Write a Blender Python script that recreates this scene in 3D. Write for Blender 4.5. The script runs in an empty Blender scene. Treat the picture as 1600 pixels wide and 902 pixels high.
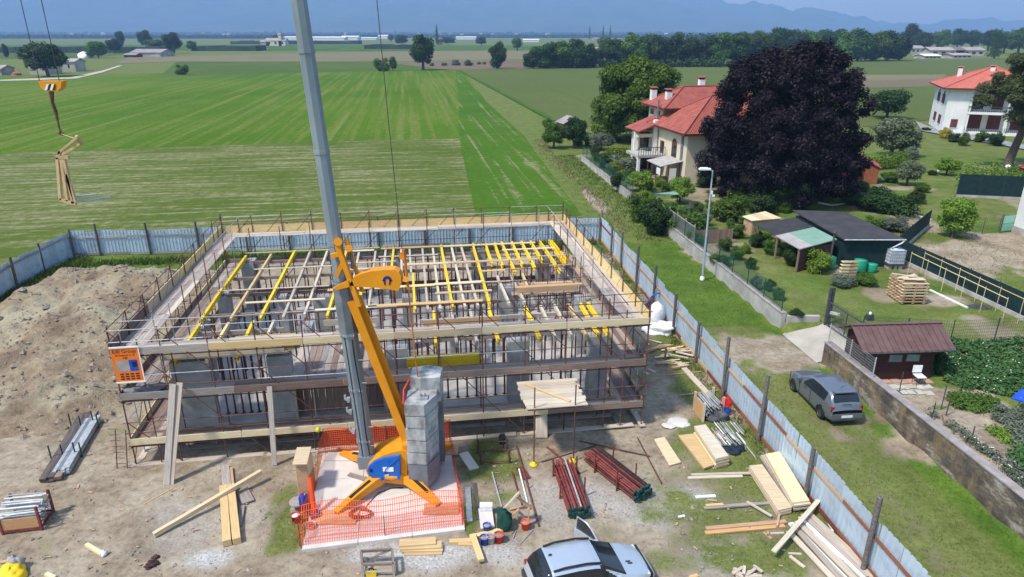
import bpy, math, random
import numpy as np
from mathutils import Vector, Matrix, Quaternion, noise as mnoise
R = math.radians
sc = bpy.context.scene
# ---------------------------------------------------------------- camera
cam_d = bpy.data.cameras.new('camera'); cam = bpy.data.objects.new('camera', cam_d)
sc.collection.objects.link(cam)
CH, PITCH, FPX = 16.0, R(20.5), 1066.7
cam.location = (0, 0, CH); cam.rotation_euler = (R(90) - PITCH, 0, 0)
cam_d.lens = 24; cam_d.sensor_width = 36; cam_d.clip_start = 0.2; cam_d.clip_end = 40000
sc.camera = cam
# ---------------------------------------------------------------- sky, sun, exposure
SUN = Vector((-0.56, -0.36, 1.0)).normalized()
elev = math.asin(SUN.z)
world = bpy.data.worlds.new('World'); sc.world = world; world.use_nodes = True
wn = world.node_tree; wn.nodes.clear()
sky = wn.nodes.new('ShaderNodeTexSky'); sky.sky_type = 'NISHITA'; sky.sun_disc = False
sky.sun_elevation = elev; sky.sun_rotation = math.atan2(SUN.x, SUN.y)
sky.air_density = 1.6; sky.dust_density = 1.2; sky.ozone_density = 3.0; sky.altitude = 300
bg = wn.nodes.new('ShaderNodeBackground'); bg.inputs[1].default_value = 0.15
wo = wn.nodes.new('ShaderNodeOutputWorld')
wn.links.new(sky.outputs[0], bg.inputs[0]); wn.links.new(bg.outputs[0], wo.inputs[0])
sun_d = bpy.data.lights.new('sun', 'SUN'); sun_d.energy = 3.1; sun_d.angle = R(5); sun_d.color = (1, 0.95, 0.87)
sun = bpy.data.objects.new('sun', sun_d); sc.collection.objects.link(sun)
sun.rotation_euler = SUN.to_track_quat('Z', 'Y').to_euler(); sun.location = (-30, 0, 60)
sc.view_settings.view_transform = 'Standard'; sc.view_settings.look = 'None'
sc.view_settings.exposure = 0.80; sc.view_settings.gamma = 1.0; sc.view_settings.use_curve_mapping = False
sc.render.engine = 'CYCLES'
sc.cycles.use_denoising = True
try:
    sc.cycles.denoiser = 'OPENIMAGEDENOISE'; sc.cycles.denoising_input_passes = 'RGB_ALBEDO_NORMAL'
except Exception: pass
sc.cycles.max_bounces = 6; sc.cycles.diffuse_bounces = 3; sc.cycles.glossy_bounces = 2
sc.cycles.transmission_bounces = 4; sc.cycles.transparent_max_bounces = 6; sc.cycles.volume_bounces = 0
sc.cycles.sample_clamp_indirect = 4.0
# ---------------------------------------------------------------- helpers
random.seed(7); rng = np.random.default_rng(7)
COS, SIN = math.cos(PITCH), math.sin(PITCH)
def ray(x, y):
    u = (x - 800) / FPX; v = (451 - y) / FPX
    return u, COS + v * SIN, -SIN + v * COS
def P(x, y, z=0.0):                      # pixel of the photograph -> point on the level plane at height z
    a, b, d = ray(x, y); t = (z - CH) / d
    return Vector((a * t, b * t, z))
def PY(x, y, Y):                         # pixel -> point on the upright plane at depth Y
    a, b, d = ray(x, y); t = Y / b
    return Vector((a * t, Y, CH + d * t))
A = R(8.3); OX, OY = -14.85, 22.85       # frame of the building site: u along its front, v along its side
FM = Matrix.Translation((OX, OY, 0)) @ Matrix.Rotation(A, 4, 'Z')
def W(u, v, z=0.0): return FM @ Vector((u, v, z))
def LOC(p): return FM.inverted() @ Vector(p)
col = sc.collection
WM = {}
def place(o, parent=None, M=None):
    col.objects.link(o)
    M = M if M is not None else Matrix.Identity(4)
    if parent is not None:
        o.parent = parent; o.matrix_basis = WM[parent.name].inverted() @ M
    else: o.matrix_basis = M
    WM[o.name] = M
    return o
def tag(o, label, cat=None, group=None, kind=None):
    o['label'] = label
    if cat: o['category'] = cat
    if group: o['group'] = group
    if kind: o['kind'] = kind
    return o
def mtx(loc, rz=0.0, s=1.0):
    M = Matrix.Translation(Vector(loc)) @ Matrix.Rotation(rz, 4, 'Z')
    if s != 1.0: M = M @ (Matrix.Diagonal((*s, 1)) if hasattr(s, '__len__') else Matrix.Scale(s, 4))
    return M
def thing(name, label, cat, loc=(0, 0, 0), rz=0.0, group=None, M=None, kind=None):
    o = bpy.data.objects.new(name, None); o.empty_display_size = 0.2
    place(o, None, M if M is not None else mtx(loc, rz))
    return tag(o, label, cat, group, kind)
class MB:
    def __init__(s): s.v = []; s.f = []; s.sm = []
    def add(s, vs, fs, smooth=False):
        b = len(s.v); s.v += [Vector(q) for q in vs]
        for f in fs: s.f.append(tuple(b + i for i in f)); s.sm.append(smooth)
        return s
    def box(s, c, d, M=None):
        x, y, z = d[0] / 2, d[1] / 2, d[2] / 2; c = Vector(c)
        vs = [Vector((a, b, e)) for e in (-z, z) for a, b in ((-x, -y), (x, -y), (x, y), (-x, y))]
        vs = [(M @ q if M is not None else q) + c for q in vs]
        return s.add(vs, [(3, 2, 1, 0), (4, 5, 6, 7), (0, 1, 5, 4), (1, 2, 6, 5), (2, 3, 7, 6), (3, 0, 4, 7)])
    def bb(s, x0, x1, y0, y1, z0, z1):
        return s.box(((x0 + x1) / 2, (y0 + y1) / 2, (z0 + z1) / 2), (x1 - x0, y1 - y0, z1 - z0))
    def beam(s, p, q, w, h, up=(0, 0, 1)):
        p, q = Vector(p), Vector(q); d = (q - p); L = d.length
        if L < 1e-6: return s
        Mq = orient(d, up)
        return s.box((p + q) / 2, (L, w, h), Mq)
    def tube(s, p, q, r0, r1=None, n=8, cap=True, smooth=True):
        p, q = Vector(p), Vector(q); r1 = r0 if r1 is None else r1
        Mq = orient(q - p, (0, 0, 1)); vs = []
        for c, r in ((p, r0), (q, r1)):
            for i in range(n):
                a = 2 * math.pi * i / n; vs.append(c + Mq @ Vector((0, math.cos(a) * r, math.sin(a) * r)))
        s.add(vs, [(i, (i + 1) % n, n + (i + 1) % n, n + i) for i in range(n)], smooth)
        if cap: s.add(vs[:n], [tuple(range(n))[::-1]]); s.add(vs[n:], [tuple(range(n))])
        return s
    def path(s, pts, r, n=6, smooth=True):
        pts = [Vector(q) for q in pts]; vs = []
        for i, c in enumerate(pts):
            d = pts[min(i + 1, len(pts) - 1)] - pts[max(i - 1, 0)]
            Mq = orient(d, (0, 0, 1)); rr = r[i] if hasattr(r, '__len__') else r
            for k in range(n):
                a = 2 * math.pi * k / n; vs.append(c + Mq @ Vector((0, math.cos(a) * rr, math.sin(a) * rr)))
        fs = [(i * n + k, i * n + (k + 1) % n, (i + 1) * n + (k + 1) % n, (i + 1) * n + k) for i in range(len(pts) - 1) for k in range(n)]
        s.add(vs, fs, smooth); s.add(vs[:n], [tuple(range(n))[::-1]]); s.add(vs[-n:], [tuple(range(n))])
        return s
    def prism(s, poly, z0, z1):
        n = len(poly)
        vs = [(p[0], p[1], z0) for p in poly] + [(p[0], p[1], z1) for p in poly]
        return s.add(vs, [tuple(range(n))[::-1], tuple(range(n, 2 * n))] + [(i, (i + 1) % n, n + (i + 1) % n, n + i) for i in range(n)])
    def slab(s, pts, th):                # polygon in space, thickened along its normal (downwards)
        pts = [Vector(q) for q in pts]; n = len(pts)
        nr = (pts[1] - pts[0]).cross(pts[2] - pts[0]).normalized()
        if nr.z < 0: pts = pts[::-1]; nr = -nr
        vs = pts + [q - nr * th for q in pts]
        return s.add(vs, [tuple(range(n)), tuple(range(2 * n - 1, n - 1, -1))] + [(i, n + i, n + (i + 1) % n, (i + 1) % n) for i in range(n)])
    def lathe(s, c, prof, n=16, smooth=True, axis=None):
        c = Vector(c); Mq = orient(axis, (0, 0, 1)) if axis is not None else None
        vs = []
        for r, h in prof:
            for i in range(n):
                a = 2 * math.pi * i / n
                vs.append(c + (Mq @ Vector((h, math.cos(a) * r, math.sin(a) * r)) if Mq else Vector((math.cos(a) * r, math.sin(a) * r, h))))
        m = len(prof)
        s.add(vs, [(j * n + i, j * n + (i + 1) % n, (j + 1) * n + (i + 1) % n, (j + 1) * n + i) for j in range(m - 1) for i in range(n)], smooth)
        return s
    def mesh(s, M=None):
        me = bpy.data.meshes.new('m')
        if M is not None:
            Mi = M.inverted(); vs = [Mi @ q for q in s.v]
        else: vs = s.v
        me.from_pydata([tuple(q) for q in vs], [], s.f)
        me.polygons.foreach_set('use_smooth', s.sm); me.update()
        return me
    def build(s, name, m, parent=None, M=None):
        if M is None:
            if parent is not None: M = WM[parent.name]
            else:
                lo = [min(q[i] for q in s.v) for i in range(3)]; hi = [max(q[i] for q in s.v) for i in range(3)]
                M = Matrix.Translation(((lo[0] + hi[0]) / 2, (lo[1] + hi[1]) / 2, lo[2]))
        me = s.mesh(M)
        for mm in (m if isinstance(m, (list, tuple)) else [m]): me.materials.append(mm)
        o = bpy.data.objects.new(name, me)
        return place(o, parent, M)
def orient(d, up=(0, 0, 1)):
    x = Vector(d).normalized(); u = Vector(up)
    if abs(x.dot(u)) > 0.999: u = Vector((0, 1, 0))
    y = u.cross(x).normalized(); z = x.cross(y)
    return Matrix((x, y, z)).transposed()
CACHE = {}
def stick(name, p, q, w, h, m, parent=None, up=(0, 0, 1), shape='box', n=6, r1=None):
    """a straight piece from p to q: box w x h or a tube of radius w; alike pieces share their mesh; local x runs along it"""
    p, q = Vector(p), Vector(q); L = (q - p).length
    key = (shape, round(L, 2), w, h, m.name, n, r1)
    me = CACHE.get(key)
    if me is None:
        b = MB()
        if shape == 'box': b.box((0, 0, 0), (round(L, 2), w, h))
        else: b.tube((-round(L, 2) / 2, 0, 0), (round(L, 2) / 2, 0, 0), w, r1, n)
        me = b.mesh(); me.materials.append(m); CACHE[key] = me
    o = bpy.data.objects.new(name, me)
    M = Matrix.Translation((p + q) / 2) @ orient(q - p, up).to_4x4()
    return place(o, parent, M)
ORD = 'first second third fourth fifth sixth seventh eighth ninth tenth eleventh twelfth thirteenth fourteenth fifteenth sixteenth seventeenth eighteenth nineteenth twentieth'.split()
ORD += ['twenty-' + w for w in ORD[:9]] + ['thirtieth'] + ['thirty-' + w for w in ORD[:9]] + ['fortieth'] + ['forty-' + w for w in ORD[:9]]
def fbm(x, y, o=4, sc_=1.0, seed=0.0):
    out = np.zeros_like(x, dtype=float); a = 1.0; f = sc_
    for k in range(o):
        out += a * vnoise(x * f + seed + 17.3 * k, y * f + 3.7 * seed - 9.1 * k); a *= 0.5; f *= 2.03
    return out
def vnoise(x, y):
    xi = np.floor(x).astype(np.int64); yi = np.floor(y).astype(np.int64); fx = x - xi; fy = y - yi
    fx = fx * fx * (3 - 2 * fx); fy = fy * fy * (3 - 2 * fy)
    def h(a, b):
        n = (a * 374761393 + b * 668265263) & 0xffffffff; n = ((n ^ (n >> 13)) * 1274126177) & 0xffffffff
        return ((n ^ (n >> 16)) & 0xffff) / 65535.0 * 2 - 1
    return (h(xi, yi) * (1 - fx) + h(xi + 1, yi) * fx) * (1 - fy) + (h(xi, yi + 1) * (1 - fx) + h(xi + 1, yi + 1) * fx) * fy
def sstep(a, b, x):
    t = np.clip((x - a) / (b - a), 0, 1); return t * t * (3 - 2 * t)
# ---------------------------------------------------------------- materials
MAT = {}
def nodes(name):
    m = bpy.data.materials.new(name); m.use_nodes = True; nt = m.node_tree
    b = nt.nodes['Principled BSDF']; MAT[name] = m
    return m, nt, b
def nd(nt, t, **kw):
    n = nt.nodes.new(t)
    for k, v in kw.items():
        if k.startswith('i'): n.inputs[int(k[1:])].default_value = v
        else: setattr(n, k, v)
    return n
def ramp(nt, stops, fac=None):
    r = nt.nodes.new('ShaderNodeValToRGB'); e = r.color_ramp.elements
    while len(e) < len(stops): e.new(0.5)
    for i, (p, c) in enumerate(stops):
        e[i].position = p; e[i].color = (*c, 1) if len(c) == 3 else c
    if fac is not None: nt.links.new(fac, r.inputs[0])
    return r
def noisef(nt, scale, stretch=(1, 1, 1), detail=4, rough=0.6, coord='Object', dist=0.0):
    tc = nt.nodes.new('ShaderNodeTexCoord'); mp = nt.nodes.new('ShaderNodeMapping')
    mp.inputs[3].default_value = stretch; nt.links.new(tc.outputs[coord], mp.inputs[0])
    n = nt.nodes.new('ShaderNodeTexNoise'); n.inputs['Scale'].default_value = scale
    n.inputs['Detail'].default_value = detail; n.inputs['Roughness'].default_value = rough; n.inputs['Distortion'].default_value = dist
    nt.links.new(mp.outputs[0], n.inputs['Vector'])
    return n
def mixc(nt, f, a, b, mode='MIX'):
    n = nt.nodes.new('ShaderNodeMix'); n.data_type = 'RGBA'; n.blend_type = mode
    for sock, val in ((n.inputs[0], f), (n.inputs[6], a), (n.inputs[7], b)):
        if hasattr(val, 'is_linked') or hasattr(val, 'links'): nt.links.new(val, sock)
        elif isinstance(val, (int, float)): sock.default_value = val
        else: sock.default_value = (*val, 1) if len(val) == 3 else val
    return n.outputs[2]
def mth(nt, op, a, b=None, clamp=False):
    n = nt.nodes.new('ShaderNodeMath'); n.operation = op; n.use_clamp = clamp
    for i, v in enumerate((a, b)):
        if v is None: continue
        if isinstance(v, (int, float)): n.inputs[i].default_value = v
        else: nt.links.new(v, n.inputs[i])
    return n.outputs[0]
def mat(name, c1, c2=None, scale=4.0, rough=0.8, metal=0.0, bump=0.0, stretch=(1, 1, 1), rnd=0.12, detail=5, mid=(0.35, 0.65), bscale=None, spec=0.3, hue=0.0, coat=0.0):
    m, nt, b = nodes(name)
    c2 = c2 or tuple(min(1, x * 1.25) for x in c1)
    n = noisef(nt, scale, stretch, detail)
    r = ramp(nt, [(mid[0], c1), (mid[1], c2)], n.outputs[0])
    oi = nt.nodes.new('ShaderNodeObjectInfo')
    hs = nt.nodes.new('ShaderNodeHueSaturation')
    v = mth(nt, 'MULTIPLY_ADD', oi.outputs['Random'], 2 * rnd); v.node.inputs[2].default_value = 1 - rnd
    nt.links.new(v, hs.inputs['Value']); nt.links.new(r.outputs[0], hs.inputs['Color'])
    if hue:
        h = mth(nt, 'MULTIPLY_ADD', oi.outputs['Random'], 2 * hue); h.node.inputs[2].default_value = 0.5 - hue
        nt.links.new(h, hs.inputs['Hue'])
    nt.links.new(hs.outputs[0], b.inputs['Base Color'])
    b.inputs['Roughness'].default_value = rough; b.inputs['Metallic'].default_value = metal
    b.inputs['Specular IOR Level'].default_value = spec; b.inputs['Coat Weight'].default_value = coat
    if bump:
        n2 = noisef(nt, bscale or scale * 4, stretch, 5)
        bp = nt.nodes.new('ShaderNodeBump'); bp.inputs['Strength'].default_value = 1.0; bp.inputs['Distance'].default_value = bump
        nt.links.new(n2.outputs[0], bp.inputs['Height']); nt.links.new(bp.outputs[0], b.inputs['Normal'])
    return m
def wood(name, c1, c2, rnd=0.18, hue=0.012, rough=0.8):
    return mat(name, c1, c2, 6.0, rough, 0, 0.004, (0.25, 4, 4), rnd, 6, (0.3, 0.72), 8, 0.2, hue)
wood('pale_wood', (0.54, 0.41, 0.23), (0.74, 0.61, 0.41)); wood('yellow_wood', (0.60, 0.41, 0.16), (0.76, 0.58, 0.30))
wood('white_wood', (0.42, 0.34, 0.25), (0.62, 0.53, 0.42), 0.14); wood('grey_wood', (0.24, 0.20, 0.17), (0.42, 0.37, 0.33), 0.22)
wood('brown_wood', (0.15, 0.10, 0.08), (0.29, 0.21, 0.17), 0.22); wood('old_wood', (0.055, 0.045, 0.04), (0.15, 0.125, 0.11), 0.2)
wood('orange_wood', (0.50, 0.27, 0.10), (0.62, 0.40, 0.20), 0.1); wood('tan_wood', (0.42, 0.25, 0.13), (0.56, 0.38, 0.24), 0.12)
wood('red_brown_wood', (0.16, 0.05, 0.03), (0.30, 0.12, 0.07), 0.2); wood('deck_wood', (0.30, 0.235, 0.19), (0.49, 0.41, 0.345), 0.2)
wood('olive_panel', (0.30, 0.24, 0.08), (0.42, 0.33, 0.13), 0.1); wood('osb', (0.46, 0.30, 0.14), (0.62, 0.44, 0.24), 0.1)
mat('beam_yellow', (0.74, 0.48, 0.010), (0.82, 0.56, 0.02), 3, 0.5, rnd=0.06)
mat('rust', (0.085, 0.036, 0.029), (0.17, 0.075, 0.058), 9, 0.75, rnd=0.25); mat('galv', (0.36, 0.37, 0.37), (0.52, 0.53, 0.53), 6, 0.5, 0.3, rnd=0.15)
mat('prop_dark', (0.030, 0.018, 0.016), (0.075, 0.030, 0.024), 7, 0.7, rnd=0.3); mat('prop_red', (0.14, 0.026, 0.022), (0.23, 0.06, 0.05), 5, 0.55, rnd=0.25)
mat('concrete', (0.25, 0.25, 0.25), (0.36, 0.36, 0.35), 2.0, 0.9, bump=0.004, rnd=0.06); mat('floor_concrete', (0.30, 0.285, 0.26), (0.43, 0.41, 0.38), 0.8, 0.9, rnd=0.03)
mat('pad_concrete', (0.54, 0.49, 0.44), (0.66, 0.61, 0.56), 0.9, 0.9, rnd=0.03); mat('ballast', (0.17, 0.17, 0.165), (0.46, 0.46, 0.44), 2.2, 0.9, bump=0.006, rnd=0.1, mid=(0.36, 0.6), stretch=(1, 1, .5), detail=8)
mat('steel_grey', (0.13, 0.14, 0.15), (0.20, 0.21, 0.225), 2, 0.55, rnd=0.03); mat('crane_orange', (0.68, 0.25, 0.008), (0.76, 0.30, 0.015), 1.5, 0.45, rnd=0.02)
mat('crane_blue', (0.008, 0.10, 0.42), (0.012, 0.14, 0.52), 2, 0.4, rnd=0.02); mat('mast_grey', (0.20, 0.235, 0.262), (0.275, 0.315, 0.34), 1.3, 0.5, 0.25, rnd=0.03, stretch=(1, 1, 0.3))
mat('cable', (0.05, 0.05, 0.055), (0.08, 0.08, 0.08), 5, 0.6); mat('strap_orange', (0.55, 0.16, 0.01), (0.65, 0.22, 0.02), 6, 0.7)
mat('logo_blue', (0.012, 0.02, 0.16), (0.015, 0.03, 0.2), 5, 0.5, rnd=0); mat('black', (0.012, 0.012, 0.013), (0.025, 0.025, 0.026), 8, 0.7); mat('white', (0.74, 0.74, 0.72), (0.82, 0.82, 0.80), 5, 0.7, rnd=0.04)
mat('net_orange', (0.78, 0.085, 0.018), (0.85, 0.13, 0.03), 5, 0.6, rnd=0.04); mat('pipe_orange', (0.80, 0.06, 0.01), (0.88, 0.09, 0.015), 3, 0.45, rnd=0.02)
mat('plastic_blue', (0.01, 0.06, 0.38), (0.02, 0.09, 0.5), 5, 0.4, rnd=0.05); mat('plastic_red', (0.42, 0.02, 0.015), (0.55, 0.04, 0.03), 5, 0.5, rnd=0.1)
mat('plastic_green', (0.02, 0.28, 0.17), (0.03, 0.36, 0.22), 5, 0.45, rnd=0.08); mat('cloth_green', (0.008, 0.045, 0.032), (0.016, 0.07, 0.05), 9, 0.9, bump=0.01)
mat('cloth_red', (0.62, 0.012, 0.02), (0.72, 0.03, 0.03), 9, 0.9, bump=0.01); mat('cloth_white', (0.62, 0.62, 0.62), (0.80, 0.80, 0.80), 6, 0.9, bump=0.02, bscale=14)
mat('cloth_navy', (0.01, 0.015, 0.03), (0.02, 0.03, 0.05), 9, 0.9); mat('lime', (0.55, 0.62, 0.02), (0.65, 0.72, 0.03), 5, 0.5); mat('yellow', (0.75, 0.48, 0.01), (0.85, 0.58, 0.02), 5, 0.5)
mat('bucket_grey', (0.40, 0.40, 0.42), (0.5, 0.5, 0.5), 5, 0.6); mat('mortar', (0.28, 0.16, 0.12), (0.40, 0.26, 0.20), 9, 0.95)
mat('sheet_metal', (0.33, 0.41, 0.49), (0.48, 0.58, 0.67), 1.7, 0.45, 0.3, rnd=0.10, mid=(0.28, 0.5), detail=8); mat('earth', (0.25, 0.18, 0.125), (0.46, 0.37, 0.275), 0.35, 0.95, rnd=0.0)
mat('stone', (0.17, 0.13, 0.095), (0.34, 0.28, 0.22), 3, 0.9); mat('gravel_stone', (0.20, 0.165, 0.125), (0.38, 0.34, 0.29), 7, 0.9)
mat('wall_render', (0.30, 0.28, 0.25), (0.47, 0.45, 0.42), 0.9, 0.95, bump=0.01, rnd=0.04); mat('coping', (0.24, 0.20, 0.18), (0.36, 0.31, 0.29), 2, 0.9)
mat('tank_white', (0.55, 0.60, 0.68), (0.66, 0.71, 0.78), 2, 0.4); mat('green_mesh', (0.012, 0.07, 0.06), (0.02, 0.10, 0.085), 3, 0.7); mat('scrim', (0.006, 0.022, 0.024), (0.010, 0.035, 0.036), 3, 0.8)
mat('green_post', (0.012, 0.05, 0.042), (0.02, 0.07, 0.055), 3, 0.6); mat('dark_metal', (0.045, 0.047, 0.05), (0.08, 0.082, 0.085), 3, 0.55)
mat('felt', (0.035, 0.034, 0.036), (0.055, 0.053, 0.055), 1.2, 0.95, rnd=0.1); mat('green_felt', (0.16, 0.27, 0.20), (0.20, 0.32, 0.24), 1, 0.9); mat('grey_felt', (0.30, 0.27, 0.25), (0.40, 0.37, 0.34), 2, 0.9)
mat('shed_wood', (0.030, 0.010, 0.009), (0.050, 0.017, 0.014), 3, 0.75, stretch=(1, 1, 6), rnd=0.03); mat('shed_roof', (0.115, 0.062, 0.055), (0.155, 0.09, 0.08), 2, 0.6, rnd=0.03)
mat('glass', (0.012, 0.016, 0.018), (0.02, 0.026, 0.03), 0.7, 0.08, rnd=0.05, spec=0.6); mat('pane_green', (0.12, 0.17, 0.15), (0.2, 0.26, 0.24), 2, 0.2)
mat('cream', (0.60, 0.51, 0.36), (0.68, 0.59, 0.44), 0.5, 0.9, rnd=0.02); mat('white_wall', (0.66, 0.64, 0.60), (0.76, 0.75, 0.72), 0.6, 0.9, rnd=0.03); mat('far_wall', (0.30, 0.27, 0.23), (0.45, 0.41, 0.36), 0.2, 0.9, rnd=0.15, hue=0.02)
mat('trim_brown', (0.085, 0.035, 0.025), (0.13, 0.055, 0.04), 4, 0.7); mat('shutter', (0.10, 0.028, 0.022), (0.14, 0.045, 0.035), 3, 0.7)
mat('bark', (0.06, 0.045, 0.035), (0.13, 0.10, 0.08), 5, 0.95, bump=0.02, stretch=(3, 3, 0.6)); mat('post_wood', (0.07, 0.06, 0.055), (0.18, 0.16, 0.145), 5, 0.9, stretch=(3, 3, 0.5), bump=0.01, rnd=0.2)
mat('rubber', (0.012, 0.012, 0.012), (0.02, 0.02, 0.02), 8, 0.85); mat('rim', (0.06, 0.06, 0.065), (0.10, 0.10, 0.105), 8, 0.4, 0.6); mat('lamp_pole', (0.34, 0.40, 0.44), (0.42, 0.48, 0.52), 2, 0.45, 0.3); mat('red_glass', (0.22, 0.01, 0.01), (0.32, 0.02, 0.02), 8, 0.2)
mat('light_glass', (0.45, 0.47, 0.5), (0.6, 0.62, 0.65), 8, 0.15)
for nm_, c in (('paint_silver', (0.56, 0.60, 0.64)), ('paint_grey', (0.19, 0.208, 0.235))):
    mat(nm_, c, tuple(x * 1.06 for x in c), 0.7, 0.32, 0.55, rnd=0.0, coat=0.5)
mat('paving_red', (0.40, 0.22, 0.16), (0.50, 0.32, 0.24), 3, 0.9, rnd=0.1); mat('paving', (0.42, 0.38, 0.32), (0.55, 0.50, 0.43), 2, 0.9, rnd=0.08); mat('driveway', (0.30, 0.27, 0.22), (0.40, 0.36, 0.30), 0.8, 0.9)
mat('sand', (0.40, 0.33, 0.25), (0.52, 0.44, 0.35), 0.6, 0.95, bump=0.02); mat('soil', (0.26, 0.18, 0.13), (0.38, 0.28, 0.21), 0.9, 0.95, bump=0.03)
mat('asphalt', (0.20, 0.20, 0.20), (0.28, 0.28, 0.27), 1, 0.9); mat('brick_red', (0.28, 0.10, 0.06), (0.40, 0.17, 0.11), 6, 0.9); mat('petal_white', (0.7, 0.7, 0.62), (0.8, 0.8, 0.75), 6, 0.8)
mat('hut_orange', (0.22, 0.07, 0.035), (0.30, 0.10, 0.05), 3, 0.8); mat('hut_roof', (0.30, 0.07, 0.06), (0.40, 0.11, 0.09), 4, 0.8); mat('gate_mint', (0.22, 0.48, 0.40), (0.26, 0.54, 0.45), 3, 0.6)
mat('tile_far', (0.36, 0.15, 0.10), (0.48, 0.24, 0.17), 0.4, 0.9, rnd=0.2); mat('roof_far', (0.26, 0.22, 0.20), (0.38, 0.33, 0.30), 0.4, 0.9, rnd=0.15)
def roof_tiles(name, c1, c2):
    m, nt, b = nodes(name)
    tc = nt.nodes.new('ShaderNodeTexCoord')
    w = nd(nt, 'ShaderNodeTexWave', wave_type='BANDS', bands_direction='X'); w.inputs['Scale'].default_value = 1.6; w.inputs['Distortion'].default_value = 0.3
    w2 = nd(nt, 'ShaderNodeTexWave', wave_type='BANDS', bands_direction='Z', wave_profile='SAW'); w2.inputs['Scale'].default_value = 1.6
    for q in (w, w2): nt.links.new(tc.outputs['Object'], q.inputs[0])
    n = noisef(nt, 1.3, detail=6)
    r = ramp(nt, [(0.3, c1), (0.7, c2)], n.outputs[0]); nt.links.new(r.outputs[0], b.inputs['Base Color'])
    bp = nd(nt, 'ShaderNodeBump'); bp.inputs['Distance'].default_value = 0.06
    nt.links.new(mth(nt, 'ADD', w.outputs[1], w2.outputs[1]), bp.inputs['Height']); nt.links.new(bp.outputs[0], b.inputs['Normal'])
    b.inputs['Roughness'].default_value = 0.85; b.inputs['Specular IOR Level'].default_value = 0.2
    return m
roof_tiles('red_tiles', (0.30, 0.075, 0.055), (0.42, 0.125, 0.095)); roof_tiles('bright_tiles', (0.48, 0.12, 0.085), (0.60, 0.18, 0.13))
def leafmat(name, c1, c2, trans=0.28):
    m, nt, b = nodes(name); nt.nodes.remove(b)
    at = nd(nt, 'ShaderNodeAttribute', attribute_name='tint'); oi = nt.nodes.new('ShaderNodeObjectInfo')
    r = ramp(nt, [(0.0, c1), (1.0, c2)], at.outputs['Fac'])
    hs = nt.nodes.new('ShaderNodeHueSaturation'); nt.links.new(r.outputs[0], hs.inputs['Color'])
    v = mth(nt, 'MULTIPLY_ADD', oi.outputs['Random'], 0.36); v.node.inputs[2].default_value = 0.82; nt.links.new(v, hs.inputs['Value'])
    h = mth(nt, 'MULTIPLY_ADD', oi.outputs['Random'], 0.03); h.node.inputs[2].default_value = 0.485; nt.links.new(h, hs.inputs['Hue'])
    d = nd(nt, 'ShaderNodeBsdfDiffuse'); t = nd(nt, 'ShaderNodeBsdfTranslucent'); g = nd(nt, 'ShaderNodeBsdfGlossy'); g.inputs['Roughness'].default_value = 0.5
    mx = nd(nt, 'ShaderNodeMixShader'); mx.inputs[0].default_value = trans; mg = nd(nt, 'ShaderNodeMixShader'); mg.inputs[0].default_value = 0.012
    nt.links.new(hs.outputs[0], d.inputs[0]); nt.links.new(hs.outputs[0], t.inputs[0])
    nt.links.new(d.outputs[0], mx.inputs[1]); nt.links.new(t.outputs[0], mx.inputs[2])
    nt.links.new(mx.outputs[0], mg.inputs[1]); nt.links.new(g.outputs[0], mg.inputs[2])
    nt.links.new(mg.outputs[0], nt.nodes['Material Output'].inputs[0])
    return m
leafmat('leaf_dark', (0.020, 0.046, 0.013), (0.050, 0.092, 0.024)); leafmat('leaf_mid', (0.045, 0.100, 0.014), (0.105, 0.180, 0.030)); leafmat('leaf_bright', (0.10, 0.17, 0.018), (0.20, 0.27, 0.035))
leafmat('leaf_purple', (0.007, 0.0055, 0.009), (0.021, 0.014, 0.020), 0.12); leafmat('leaf_willow', (0.10, 0.14, 0.07), (0.18, 0.22, 0.12)); leafmat('leaf_pine', (0.045, 0.062, 0.020), (0.095, 0.105, 0.040), 0.12)
leafmat('leaf_fresh', (0.055, 0.120, 0.014), (0.125, 0.21, 0.030)); leafmat('leaf_yellow', (0.35, 0.28, 0.02), (0.45, 0.36, 0.04)); leafmat('grass_blade', (0.060, 0.110, 0.015), (0.135, 0.185, 0.040)); leafmat('leaf_silver', (0.11, 0.14, 0.09), (0.19, 0.21, 0.15)); leafmat('leaf_potato', (0.040, 0.10, 0.030), (0.095, 0.18, 0.055)); leafmat('dry_grass', (0.20, 0.17, 0.07), (0.33, 0.28, 0.14))
# ================================================================ the ground
def xfence(Y): return 7.35 + (54.1 - Y) * 0.1068
WY = np.array([14.0, 18.4, 31.6, 35.87, 56.8, 68.9, 91.3, 100]); WX = np.array([17.35, 17.13, 15.93, 15.36, 12.95, 11.83, 9.23, 8.2])
def xwall(Y): return np.interp(Y, WY, WX)
GZ = 0.6
def ground_h(X, Y):
    X = np.asarray(X, float); Y = np.asarray(Y, float)
    up = GZ * sstep(0.02, 0.25, X - xwall(Y)) * (1 - sstep(86, 98, Y)) * (1 - sstep(45, 68, X))
    drive = 0.5 * sstep(15.4, 17.6, X) * (1 - sstep(45, 68, X))
    ind = (Y > 31.75) & (Y < 35.5) & (X < 18.2)
    return np.where(ind, np.minimum(drive, up), up)
def gz(p): return float(ground_h(p[0], p[1]))
def G(x, y):                              # pixel -> point on the actual ground
    z = 0.0
    for _ in range(3):
        p = P(x, y, z); z = gz(p)
    return P(x, y, z)
xs = np.unique(np.concatenate([np.arange(-36, 24, 0.22), np.arange(24, 62, 0.6), -36 - np.geomspace(1, 8800, 44), 62 + np.geomspace(2, 8800, 40)]))
ys = np.unique(np.concatenate([np.arange(12, 58, 0.22), np.arange(58, 110, 0.6), 110 + np.geomspace(2, 10800, 52), -np.geomspace(1, 2200, 14), np.arange(-1, 12, 1.5)]))
GX, GY = np.meshgrid(xs, ys)
inner = (GX > -34) & (GX < 22) & (GY > 10) & (GY < 56)
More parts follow.
